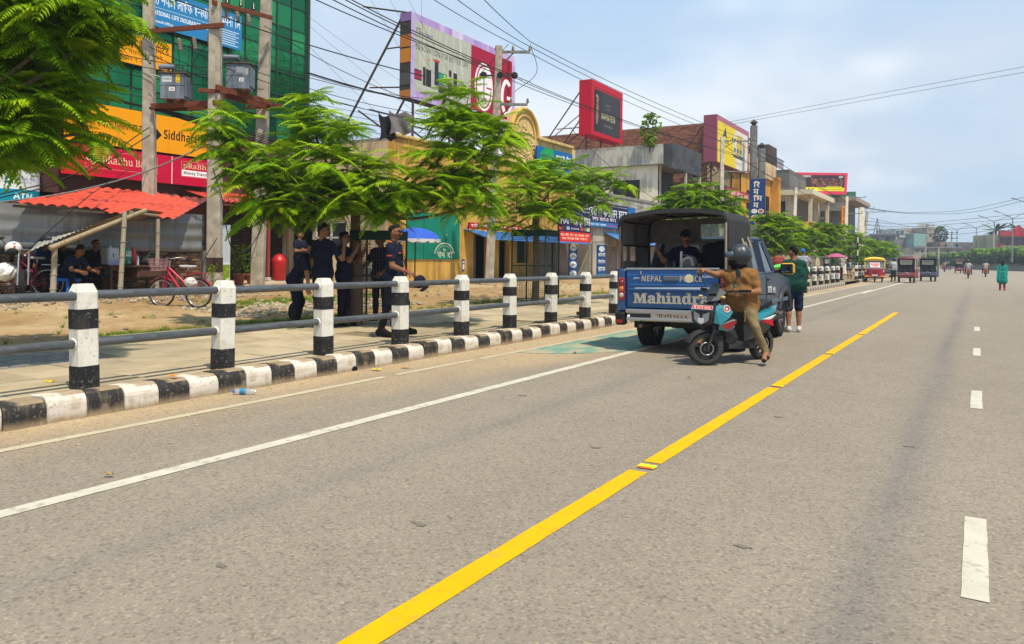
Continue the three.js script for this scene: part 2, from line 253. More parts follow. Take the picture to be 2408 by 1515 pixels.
{
const g=gridGeo(120,260,(u,v)=>{
const L=mix(10.9,40,Math.pow(u,1.5)),s=mix(-6,130,Math.pow(v,1.6)),n=fbm(L*.8,s*.8,5,0,3),n2=fbm(L*2.3+8,s*.5,4,0,6),n3=fbm(L*.35,s*.25,3,0,44);
let c=mix3([.215,.125,.052],[.37,.25,.125],clamp(n*.55+n2*.6));c=mix3(c,[.45,.35,.21],sstep(.52,.72,n3)*.6*sstep(11.5,13,L));c=mix3(c,[.44,.37,.28],sstep(19.5,22,L));
return{p:V(-L,gy(L)-.02+(n-.5)*.1*sstep(10.9,11.6,L)*sstep(24,16,L),-s),c:c.map((k)=>k / .78),uv:[L,s]};
});
struct('dirt_verge',g,mat([1,1,1],{map:T.dust,vertexColors:true,roughness:1}));
const q=rng(9),st=new THREE.IcosahedronGeometry(1,1);{const p=st.attributes.position;for(let i=0;i<p.count;i++){const k=.75+.45*hash2(Math.round(p.getX(i)*50),Math.round(p.getY(i)*50),Math.round(p.getZ(i)*50));p.setXYZ(i,p.getX(i)*k,p.getY(i)*k*.7,p.getZ(i)*k);}st.computeVertexNormals();}
const im=new THREE.InstancedMesh(st,mat([1,1,1],{map:re(T.dust,1),roughness:1}),2600);im.name='rubble';tag(im,'scattered pale stones and rubble on the dirt verge','rubble',null,'stuff');const m=new THREE.Matrix4();
for(let i=0;i<2600;i++){
const cl=q(),s0=cl<.35?rr(10,16,q):cl<.6?rr(5,14,q):rr(0,34,q),L=cl<.35?12.2+q()*2:cl<.6?15.5+q()*2:11+q()*7,r=.012+q()*q()*q()*(cl<.6?.085:.06);
m.compose(V(-L,gy(L)+r*.1,-s0),new THREE.Quaternion().setFromEuler(new THREE.Euler(q()*.4,q()*6,q()*.4)),V(r*(1+q()*.6),r,r));im.setMatrixAt(i,m);const t=.3+q()*.3;im.setColorAt(i,new THREE.Color().setRGB(t,t*(.82+q()*.1),t*(.55+q()*.22)));
}
im.castShadow=im.receiveShadow=true;scene.add(im);
const grit=new THREE.InstancedMesh(st,mat([.40,.31,.20],{roughness:1}),900);grit.name='gutter_grit';tag(grit,'loose grit and pebbles along the foot of the striped kerb','grit',null,'stuff');
for(let i=0;i<900;i++){const s=Math.pow(q(),1.5)*22+1.2,r=.003+q()*q()*.013;m.compose(V(-6.68+Math.pow(q(),3)*1.6,r*.3,-s),new THREE.Quaternion().setFromEuler(new THREE.Euler(0,q()*6,0)),V(r*1.5,r,r));grit.setMatrixAt(i,m);}
grit.receiveShadow=true;scene.add(grit);
const bl=[];const blade=(n,spread,h)=>{for(let i=0;i<n;i++){const a=q()*6.28,r=q()*spread,x=Math.cos(a)*r,z=Math.sin(a)*r,hh=h*(.5+q()),w=.004+q()*.003,dx=(q()-.5)*hh*.9,dz=(q()-.5)*hh*.9,ca=Math.cos(a*3),sa=Math.sin(a*3);bl.push(x-w*ca,0,z-w*sa,x+w*ca,0,z+w*sa,x+dx,hh,z+dz);}};
blade(26,.09,.1);const bg=new THREE.BufferGeometry();bg.setAttribute('position',new THREE.Float32BufferAttribute(bl,3));bg.computeVertexNormals();
const gm=new THREE.InstancedMesh(bg,mat([1,1,1],{roughness:1}),1000);gm.name='verge_grass';tag(gm,'short green grass along the back edge of the pavement','grass',null,'stuff');
for(let i=0;i<1000;i++){const k=q();let L,s;if(k<.3){s=rr(6.2,12.5,q);L=11.05+q()*q()*.4;}else if(k<.72){s=rr(11,16.5,q);L=14.3+(q()+q()-1)*.7;}else if(k<.86){s=rr(14,26,q);L=11.2+q()*.6;}else{s=rr(2,30,q);L=11+q()*6;}
m.compose(V(-L,gy(L)-.01,-s),new THREE.Quaternion().setFromEuler(new THREE.Euler(0,q()*6,0)),V(1,.25+q()*.6,1));gm.setMatrixAt(i,m);const t=q();gm.setColorAt(i,new THREE.Color().setRGB(.10+t*.12,.19+t*.1,.02));}
gm.castShadow=gm.receiveShadow=true;scene.add(gm);
}
// ---------------------------------------------------------------- roadside railing
const postWhite=mat([1,1,1],{map:chip([.74,.72,.66],[.36,.33,.28],[.58,.53,.43],41),roughness:.88,bumpMap:re(T.concrete,.4),bumpScale:.004});
const postBlack=mat([1,1,1],{map:chip([.022,.022,.024],[.20,.19,.17],[.06,.055,.05],42),roughness:.6,bumpMap:re(T.concrete,.4),bumpScale:.003});
const pipeMat=mat([.13,.145,.165],{map:T.grime,roughness:.42,metalness:.35});
function postGeo(w,h,c){ 
const pts=[],r=w / 2;for(const[y,a]of[[0,1],[h-.075,1],[h,.72]])for(const sx of[-1,1])for(const sz of[-1,1]){const k=r*a;pts.push(V(sx*k,y,sz*(k-c)),V(sx*(k-c),y,sz*k));}return clean(new ConvexGeometry(pts));
}
function bandGeo(w,y0,y1,c){const pts=[];const r=w / 2;for(const y of[y0,y1])for(const sx of[-1,1])for(const sz of[-1,1])pts.push(V(sx*r,y,sz*(r-c)),V(sx*(r-c),y,sz*r));const g=clean(new ConvexGeometry(pts));return g;}
function railing(name,label,ss,x,group,rails=true){
const t=thing(name,label,'railing',[x,0,-ss[0]],0,group),H=.965;
const variants=[0,1,2].map((i)=>[boxUV(postGeo(.192,H,.022),i*.3,i*.17),boxUV(bandGeo(.1965,.555+.012*i,.735-.016*(i&1),.0225),i*.2,i*.5),boxUV(bandGeo(.1975,-.02,.215+.014*i,.0225),i*.6,i*.1)]);
const cg=B().ring(.046,.013,0,0,0,0,0,0,10,5).geo();
ss.forEach((s,i)=>{
const v=variants[i%3],p=put('post',v[0],postWhite,t);p.position.set(rr(-.012,.012),.2,ss[0]-s);p.rotation.set(rr(-.018,.018),rr(-.05,.05),rr(-.022,.022));
put('painted_band',v[1],postBlack,p);put('painted_band',v[2],postBlack,p);if(rails&&s>2&&s<17)for(const y of[.86,.415])for(const k of[-1,1])put('mortar_collar',cg,postWhite,p).position.set(0,y,k*.098);
if(rails&&i<ss.length-1)for(const y of[1.06,.615]){const l=ss[i+1]-s-.15,r=put('rail',boxUV(clean(new THREE.CylinderGeometry(.041,.041,l,14).rotateX(Math.PI / 2)),i),pipeMat,t);r.position.set(rr(-.008,.008),y+rr(-.006,.006),ss[0]-(s+ss[i+1]) / 2);r.rotation.x=rr(-.008,.008);}
});
return t;
}
const near=[];for(let i=-3;i<17;i++)near.push(4.03+1.508*i);
railing('roadside_railing','black and white banded concrete posts with grey pipe rails along the near pavement',near,-7.03);
railing('roadside_railing','second run of banded posts beyond the parked pickup, in front of the waiting people',[37.2,39.2,41.1,43,44.9,46.8,48.7],-7.03);
railing('roadside_railing','farthest short run of banded posts beside the yellow and red auto rickshaw',[58,60,62,64],-7.2);
// ---------------------------------------------------------------- lettering: a pen-stroke alphabet for the shop signs (headline y = 0, foot y = 1)
const NG={
'क':[.95,'M.48 0V1M.48 .38C.2 .12 .02 .3 .08 .5C.14 .72 .36 .62 .48 .5M.48 .4C.8 .2 .98 .5 .8 .82'],'ग':[.8,'M.15 0V.55C.15 .72 .02 .7 .06 .58M.6 0V1'],'च':[.8,'M0 .28H.6M.25 .28C.05 .5 .2 .75 .6 .58M.62 0V1'],
'ज':[.9,'M.7 0V1M.7 .45H.3C.1 .45 .1 .8 .4 .72M.05 .3C.1 .5 .2 .45 .3 .45'],'झ':[1,'M.1 .15C.5 .1 .4 .4 .2 .4C.6 .4 .5 .8 .1 .75M.45 .5H.8M.8 0V1'],'ट':[.75,'M.4 0V.22C.05 .2 .0 .9 .62 .75'],'ठ':[.75,'M.38 0V.2C0 .25 0 .8 .38 .8C.75 .8 .75 .25 .38 .2'],
'ड':[.75,'M.4 0V.2C.05 .2 .1 .5 .4 .45C.75 .45 .6 1 .1 .8'],'ण':[.9,'M.1 0V.4C.1 .7 .4 .7 .4 .4V0M.7 0V1'],'त':[.75,'M.55 0V1M.55 .35H.3C.0 .35 .05 .75 .25 .85'],'द':[.75,'M.4 0V.25C.0 .25 .1 .75 .4 .6M.35 .62L.6 .95'],'ध':[.85,'M.15 .1C.4 .1 .35 .35 .15 .35C0 .7 .4 .75 .6 .5M.65 0V1'],
'न':[.75,'M.05 .42C.1 .6 .25 .5 .2 .42H.58M.58 0V1'],'प':[.75,'M.12 0V.35C.12 .65 .4 .65 .58 .5M.58 0V1'],'फ':[.95,'M.1 0V.35C.1 .65 .35 .65 .5 .5M.5 0V1M.5 .35C.8 .15 .95 .5 .78 .8'],'ब':[.8,'M.6 0V1M.6 .25C.1 .1 .05 .75 .6 .62M.15 .35L.55 .6'],
'भ':[.9,'M.1 .1C.3 0 .3 .3 .2 .4C0 .5 .1 .62 .3 .55M.2 .55H.65M.68 0V1'],'म':[.8,'M.18 0V.6C.05 .5 .02 .75 .18 .68M.18 .6H.6M.6 0V1'],'य':[.8,'M.15 .1C.4 .1 .3 .4 .1 .4C.1 .75 .4 .75 .6 .55M.6 0V1'],'र':[.6,'M.2 .05C.55 0 .55 .4 .15 .5L.5 1'],
'ल':[.9,'M.7 0V1M.7 .4C.5 .2 .4 .3 .4 .5C.35 .15 .05 .3 .08 .6C.1 .8 .3 .8 .25 .65'],'व':[.8,'M.6 0V1M.6 .25C.1 .1 .05 .75 .6 .62'],'श':[.9,'M.1 .2C.4 0 .4 .4 .2 .5L.4 .9M.05 .5C.1 .6 .2 .6 .25 .5M.7 0V1'],'ष':[.85,'M.12 0V.35C.12 .65 .4 .65 .62 .5M.12 .15L.6 .55M.62 0V1'],'स':[.9,'M.2 .05C.5 0 .5 .4 .15 .45L.45 .95M.3 .5H.72M.72 0V1'],'ह':[.75,'M.4 0V.2C.1 .2 .1 .45 .4 .4C.7 .4 .6 .7 .3 .65C.1 .7 .3 .95 .55 1'],
'अ':[1.1,'M.1 .15C.5 .05 .4 .4 .2 .42C.6 .42 .5 .85 .08 .75M.45 .45H.8M.8 0V1'],'इ':[.75,'M.4 0V.15H.2V.35C.6 .3 .6 .55 .3 .55C.1 .6 .3 .8 .5 1'],'ई':[.8,'M.4 0V.15H.2V.35C.6 .3 .6 .55 .3 .55C.1 .6 .3 .8 .5 1M.35 -.02C.2 -.3 .5 -.4 .7 -.25'],'उ':[.8,'M.2 .05C.6 .1 .5 .4 .2 .4C.7 .4 .6 .95 .1 .75'],'ए':[.75,'M.12 0V.4C.12 .6 .4 .6 .58 .4M.58 0V.5L.3 1'],
'न्':[.42,'M.05 .42C.1 .6 .25 .5 .2 .42H.42'],'स्':[.55,'M.2 .05C.5 0 .5 .4 .15 .45L.45 .95M.3 .5H.55'],'श्':[.55,'M.1 .2C.4 0 .4 .4 .2 .5L.4 .9M.05 .5C.1 .6 .2 .6 .25 .5'],'म्':[.42,'M.18 0V.6C.05 .5 .02 .75 .18 .68M.18 .6H.45'],'प्':[.45,'M.12 0V.35C.12 .65 .4 .65 .5 .5'],'त्':[.4,'M.42 .35H.3C.0 .35 .05 .75 .25 .85'],'द्ध':[.95,'M.4 0V.25C.0 .25 .1 .6 .4 .5M.4 .5C.7 .4 .7 .8 .4 .9L.75 1M.7 0V.7'],
'ा':[.32,'M.12 0V1'],'ि':[.4,'M.15 1V0C.1 -.35 .5 -.35 .75 -.02'],'ी':[.38,'M.15 0V1M.15 0C.2 -.35 -.25 -.4 -.45 -.1'],'ु':[0,'M-.3 1C-.1 1 0 1.15 -.25 1.25'],'ू':[0,'M-.3 1.05C-.5 1.1 -.4 1.3 -.1 1.25'],'े':[0,'M-.2 0C-.25 -.2 -.45 -.3 -.6 -.28'],'ै':[0,'M-.2 0C-.25 -.2 -.45 -.3 -.6 -.28M-.2 0C-.2 -.3 -.3 -.4 -.45 -.42'],'ो':[.32,'M.12 0V1M.12 0C.08 -.2 -.1 -.3 -.25 -.28'],'ं':[0,'M-.32 -.22L-.3 -.2'],'^':[0,'M-.2 0C-.05 -.3 -.3 -.35 -.4 -.2'],'|':[.4,'M.15 0V1'],
'०':[.6,'!M.3 .3C.05 .3 .05 .8 .3 .8C.55 .8 .55 .3 .3 .3'],'१':[.6,'!M.4 .5C.1 .6 .1 .2 .35 .2C.6 .25 .5 .7 .35 1'],'२':[.65,'!M.1 .25C.5 .1 .6 .45 .2 .55C.1 .6 .3 .8 .5 1'],'३':[.65,'!M.1 .2C.5 .1 .5 .42 .25 .45C.6 .45 .5 .75 .2 .7L.5 1'],'९':[.65,'!M.5 .4C.2 .6 .1 .2 .35 .15C.6 .3 .3 .6 .2 .7L.5 1'],
'(':[.4,'!M.3 -.1C.05 .3 .05 .7 .3 1.1'],')':[.4,'!M.1 -.1C.35 .3 .35 .7 .1 1.1'],'-':[.5,'!M.1 .5H.4'],'.':[.3,'!M.12 .95L.14 .95'],'"':[.4,'!M.1 -.1V.15M.25 -.1V.15'],',':[.3,'!M.15 .9L.08 1.15'],' ':[.45,'']
};
const NK=Object.keys(NG).sort((a,b)=>b.length-a.length);
function nepali(g,text,x,y,size,color,lw=.13,track=1){ 
const run=[];for(let i=0;i<text.length;){const k=NK.find((n)=>text.startsWith(n,i));if(!k){i++;continue;}run.push(k);i+=k.length;}
for(let i=1;i<run.length;i++)if(run[i]==='ि')[run[i-1],run[i]]=[run[i],run[i-1]];
g.save();g.translate(x,y);g.scale(size,size);g.strokeStyle=color;g.lineWidth=lw;g.lineCap='butt';g.lineJoin='round';let cx=0,from=null;
const flush=(to)=>{if(from!==null&&to>from){g.beginPath();g.moveTo(from-.06,0);g.lineTo(to,0);g.stroke();}from=null;};
for(const k of run){const[w,d]=NG[k],lone=d.startsWith('!'),p=lone?d.slice(1):d;if(!p||lone)flush(cx-.08);else if(from===null)from=cx;g.save();g.translate(cx,0);if(p)g.stroke(new Path2D(p));g.restore();cx+=w*track;}
flush(cx);g.restore();return x+cx*size;
}
const nepWidth=(text)=>{let w=0;for(let i=0;i<text.length;){const k=NK.find((n)=>text.startsWith(n,i));if(!k){i++;continue;}w+=NG[k][0];i+=k.length;}return w;};
function nepFit(g,text,x0,x1,y,size,color,lw){const w=nepWidth(text)*size,k=(x1-x0) / w;g.save();g.translate(x0,0);g.scale(k,1);nepali(g,text,0,y,size,color,lw);g.restore();}
function latin(g,text,x0,x1,base,h,color,font='sans-serif',weight='bold'){g.save();g.font=`${weight} ${h}px ${font}`;const w=g.measureText(text).width,k=x1?(x1-x0) / w:1;g.translate(x0,base);g.scale(k,1);g.fillStyle=color;g.fillText(text,0,0);g.restore();}
function fill(g,w,h,c){g.fillStyle=c;g.fillRect(0,0,w,h);}
function weather(g,w,h,seed,a=.12){const q=rng(seed);for(let i=0;i<60;i++){g.fillStyle=`rgba(${q() < .5 ? '255,250,235' : '40,35,30'},${a * q() * .6})`;const x=q()*w,ww=(.01+q()*q()*.1)*w;g.fillRect(x,q()*h*.6,ww*.3,h*(.2+q()*.8));}}
const print=(w,h,draw,o={})=>mat(undefined,{map:canvasTex(w,h,draw),roughness:.55,...o});
function board(name,label,a,b,c,d,material,depth=.08,edge=0x333333,cat='sign',group){ 
const n=b.clone().sub(a).cross(d.clone().sub(a)).normalize(),o=thing(name,label,cat,a.clone().add(b).multiplyScalar(.5),0,group),L=(p,k)=>p.clone().sub(o.position).addScaledVector(n,k);
const P=[a,b,c,d],g=new ConvexGeometry([...P.map((p)=>L(p,-.004)),...P.map((p)=>L(p,-depth))]);
put('sign_frame',boxUV(clean(g)),mat(edge,{roughness:.7}),o);put('sign_face',quadGeo(...P.map((p)=>L(p,0))),material,o);return o;
}
const onWall=(x,u0,b0,t0,u1,b1,t1)=>{const A=onX(u0,(b0+t0) / 2,x),C=onX(u1,(b1+t1) / 2,x);const y0=(onX(u0,b0,x).y+onX(u1,b1,x).y) / 2,y1=(onX(u0,t0,x).y+onX(u1,t1,x).y) / 2;return[V(x,y0,A.z),V(x,y0,C.z),V(x,y1,C.z),V(x,y1,A.z)];};
// ---------------------------------------------------------------- walls
function wall(bag,axis,at,a0,a1,y0,y1,holes=[],thick=.22){
const xs=[...new Set([a0,a1,...holes.flatMap((h)=>[h[0],h[1]])])].filter((v)=>v>=a0&&v<=a1).sort((p,q)=>p-q);
for(let i=0;i<xs.length-1;i++){
const l=xs[i],r=xs[i+1],cut=holes.filter((h)=>h[0]<(l+r) / 2&&h[1]>(l+r) / 2).sort((p,q)=>p[2]-q[2]);let y=y0;
for(const h of[...cut,[0,0,y1,y1]]){if(h[2]>y+.001)axis==='x'?bag.span(at-thick,y,-l,at,h[2],-r):bag.span(-l,y,at-thick,-r,h[2],at);y=Math.max(y,h[3]);}
}
return bag;
}
function ridged(x,s0,s1,y0,y1,period,depth){ 
const P=[];for(let y=y0;y<y1-.001;y+=period)P.push([y,0],[y+period*.18,depth],[y+period*.72,depth],[y+period*.9,0]);P.push([y1,0]);
return gridGeo(1,P.length-1,(u,v)=>{const[y,d]=P[Math.round(v*(P.length-1))];return{p:V(x+d,y,-mix(s0,s1,u)),uv:[mix(s0,s1,u),y]};});
}
function ribbed(a,b,c,d,period,depth,shape=0){ 
const w=a.distanceTo(b),n=Math.max(2,Math.round(w / period))*6,nv=shape?Math.max(2,Math.round(a.distanceTo(d) / .32))*4:6,nrm=b.clone().sub(a).cross(d.clone().sub(a)).normalize();
return gridGeo(n,nv,(u,v)=>{const p=a.clone().lerp(b,u).lerp(d.clone().lerp(c,u),v),ph=u*n / 6*Math.PI*2,r=v*nv / 4,st=shape?(1-(r%1))*.028:0;return{p:p.addScaledVector(nrm,depth*(shape?Math.abs(Math.sin(ph / 2)):.5+.5*Math.sin(ph))+st),uv:[u*w,v*a.distanceTo(d)]};});
}
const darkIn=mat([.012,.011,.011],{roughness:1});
const steelDark=mat([.05,.048,.05],{roughness:.6,metalness:.3});
const rusty=mat([.20,.075,.045],{map:T.rust,roughness:.85});
const concreteM=mat([.36,.34,.30],{map:T.concrete,roughness:.95});
const concreteOld=mat([.40,.385,.35],{map:T.grime,roughness:.95});
const cream=mat([.72,.58,.40],{map:T.grime,roughness:.9});
const yellowWall=mat([.66,.40,.10],{map:re(T.grime,5),roughness:.9});
const yellowPale=mat([.70,.53,.22],{map:re(T.grime,5),roughness:.9});
// ---------------------------------------------------------------- bank building with the green glass front
{
const X=-24.2,t=thing('bank_building','tall commercial building with a green glass front behind the utility poles','building',[X,0,-12]);
const L=(b)=>{b.geoT=b.geo();b.geoT.translate(-X,0,12);return b.geoT;},add=(n,b,m)=>put(n,L(b),m,t);
add('wall',wall(B(),'x',X-.25,-2,23.3,6.0,17,[],.4).span(X-8,.3,-23.1,X-.3,17,-23.28),mat([.035,.10,.07],{roughness:.7}));
add('ground_floor_wall',wall(B(),'x',X-.02,5.5,23.3,.3,6.0,[[11.75,14.6,.5,3.3],[15.3,17.4,.5,3.4],[18.35,22.1,.5,3.1]],.3),mat([.115,.05,.042],{map:T.plaster,roughness:.9}));
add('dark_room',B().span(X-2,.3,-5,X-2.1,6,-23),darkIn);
add('corner_column',B().span(X-.02,.3,-8.7,X+.5,4.9,-10.55),mat([.13,.058,.048],{map:T.plaster,roughness:.9}));
add('slab_edge',B().span(X,4.75,-5,X+.9,5.25,-10.6,.02),mat([.17,.17,.18],{map:T.concrete,roughness:.9}));
add('beige_band',B().span(X+.001,3.9,-2,X+.35,4.72,-8.6,.02),mat([.34,.27,.20],{map:T.plaster,roughness:.9}));
add('plinth',B().span(X-.2,.25,-9,X+1.6,.5,-25,.02),mat([.45,.31,.19],{map:T.dust,roughness:.95}));
put('roller_shutter',ridged(X-.12,18.35,22.1,.5,3.1,.085,.03).translate(-X,0,12),mat([.05,.028,.026],{map:T.grime,roughness:.6,metalness:.2}),t);
put('roller_shutter',ridged(X-.12,15.3,17.4,.5,3.4,.085,.03).translate(-X,0,12),mat([.05,.028,.026],{map:T.grime,roughness:.6,metalness:.2}),t);
const gm=[[.014,.20,.066],[.022,.25,.085],[.009,.145,.052],[.04,.34,.11]].map((c)=>mat(c,{roughness:.06,metalness:.75,bumpMap:re(T.plaster,2.2),bumpScale:.05})),w=.78,h=.94,pg=boxUV(clean(cbox(.02,h-.03,w-.03,.004)));
const q=rng(12);let n=0;for(let j=0;j<11;j++)for(let i=0;i<28;i++){const s=23.25-(i+.5)*w,y=6.1+(j+.5)*h;if(s<1.5||n>=300)continue;n++;const p=put('glass_pane',pg,gm[Math.floor(q()*4)],t);p.position.set(-.22,y,12-s);p.rotation.set(0,(q()-.5)*.05,(q()-.5)*.05);}
const mu=B();for(let i=0;i<=28;i++)mu.span(X-.24,6.0,-(23.25-i*w)-.02,X-.165,16.8,-(23.25-i*w)+.02);for(let j=0;j<=11;j++)mu.span(X-.235,6.085+j*h,-1,X-.17,6.12+j*h,-23.28);
tag(add('mullion',mu,mat([.02,.06,.045],{roughness:.5})),null,null,null,'stuff');
add('corner_trim',B().span(X-.3,6,-23.27,X-.1,17,-23.4),mat([.03,.055,.05]));
put('awning_sheet',ribbed(V(2.0,3.25,12-17.2),V(2.0,3.25,12-22.6),V(0,3.75,12-22.6),V(0,3.75,12-17.2),.2,.03),mat([.42,.045,.03],{roughness:.6}),t);
add('awning_frame',B().span(X+1.96,3.14,-17.2,X+2.0,3.2,-22.6).span(X,3.3,-17.2,X+2,3.36,-17.3),rusty);
}
const amber='#f6a20c';
{
const s1=onWall(-23.8,150,328,232,500,374,291);
board('bank_sign','long amber bank signboard with black lettering under the glass front',...s1,print(1400,330,(g,w,h)=>{
fill(g,w,h,amber);weather(g,w,h,3,.05);nepFit(g,'(नेपालरा^ट बैंकबाट "क" वर्गको ईजाजतपत्रप्राप्त संस्था)',20,700,130,58,'#2b2113',.15);g.fillStyle='#1d1a18';g.save();g.translate(800,178);g.rotate(.78);g.fillRect(-45,-45,90,90);g.restore();fill;latin(g,'Siddhartha Bank',880,1560,205,112,'#1d1a18');
}),.12,0x3a2a10,'signboard');
const s2=onWall(-23.75,143,403,336,498,445,377);
board('bank_sign','crimson bank signboard with cream lettering and flower emblem, below the amber one',...s2,print(1400,300,(g,w,h)=>{
fill(g,w,h,'#c8103c');const gr=g.createLinearGradient(0,0,w,0);gr.addColorStop(0,'rgba(235,10,45,.9)');gr.addColorStop(.5,'rgba(205,20,66,.5)');gr.addColorStop(1,'rgba(190,14,60,.8)');g.fillStyle=gr;g.fillRect(0,0,w,h);weather(g,w,h,8,.06);
g.strokeStyle='#e8b9a0';g.lineWidth=3;g.strokeRect(195,40,640,175);g.fillStyle='#f0dcb0';g.save();g.translate(262,128);for(let k=0;k<4;k++){g.rotate(Math.PI / 2);g.beginPath();g.moveTo(0,0);g.quadraticCurveTo(40,-32,0,-66);g.quadraticCurveTo(-40,-32,0,0);g.fill();}g.restore();g.fillStyle='#c8103c';g.fillRect(259,85,5,86);g.fillRect(219,126,86,5);
latin(g,'pRaBhu BaNK',335,820,160,100,'#f0dcb0','serif','normal');latin(g,'SANATAN DHARMA BRANCH OFFICE',195,600,255,22,'#8f1030');g.fillStyle='#f4e3d8';g.fillRect(975,0,8,h);latin(g,'pRaBhu',1090,1390,110,74,'#f0dcb0','serif','normal');g.fillStyle='#fff';g.fillRect(1080,132,320,66);latin(g,'Money Transfer',1095,1392,182,52,'#222');g.strokeStyle='#e8b9a0';g.strokeRect(1075,40,340,165);
}),.1,0x5a0a1c,'signboard');
const s3=onWall(-24.12,352,57,-36,568,122,42);
board('insurance_sign','sky blue insurance company board fixed high on the green glass',...s3,print(1024,340,(g,w,h)=>{
fill(g,w,h,'#2f83bd');weather(g,w,h,5,.05);nepFit(g,'(ने) नेपाल लाईफ इन्स्योरेन्स कम्पनी लि',10,1010,60,74,'#f2f6fa',.13);g.fillStyle='#cfe2f0';g.fillRect(0,165,w*.72,4);latin(g,'NATIONAL LIFE INSURANCE COMPANY',10,740,232,54,'#f2f6fa');latin(g,'Branch Office',40,240,300,34,'#f2f6fa');g.fillStyle='#d7e6f2';for(let i=0;i<7;i++)g.fillRect(790,175+i*22,200-(i*37)%70,8);
}),.06,0x1f5c8c,'signboard');
const s4=onWall(-24.05,281,150,78,403,165,100);
board('bank_sign','small amber bank plate high on the green glass, left of the transformer',...s4,print(512,320,(g,w,h)=>{fill(g,w,h,'#f7a516');weather(g,w,h,7,.05);nepFit(g,'सिद्धा^थ बैंक लिमिटेड',30,485,70,74,'#3a2712',.14);nepFit(g,'भैरहवा शाखा, लुम्बिनी',90,420,175,38,'#5c3f18',.13);nepFit(g,'फोन नं.-०१२३९',40,330,250,42,'#3a2712',.13);}),.08,0x6a4308,'signboard');
}
{ 
const c=onX(40,455,-23.2),o=thing('atm_sign','curved white and teal cash machine sign at the left edge','sign',[c.x,2.86,c.z-.05]);
const arc=(y0,y1,r)=>gridGeo(14,1,(u,v)=>{const a=mix(-1.15,1.15,u);return{p:V(Math.cos(a)*r-1.1,mix(y0,y1,v),-Math.sin(a)*r*.82),uv:[u,v]};});
put('sign_face',arc(0,.92,1.16),print(512,340,(g,w,h)=>{fill(g,w,h,'#dfe1e6');g.fillStyle='#138aa4';g.fillRect(0,205,w,140);latin(g,'ATM',215,350,305,84,'#e6f4f6');g.fillStyle='#128ba0';g.fillRect(170,70,44,78);g.fillStyle='#fff';g.beginPath();g.moveTo(178,118);g.lineTo(206,118);g.lineTo(192,92);g.fill();nepFit(g,'नेपाल बैंक',232,370,84,26,'#5f6a9c',.14);nepFit(g,'लिमिटेड',232,340,122,22,'#8d93ad',.14);}),o);
for(const y of[.95,-.04])B().cyl(1.13,1.13,.06,-1.1,y,0,0,0,0,24).mesh('rim',mat([.10,.07,.06]),o);
}
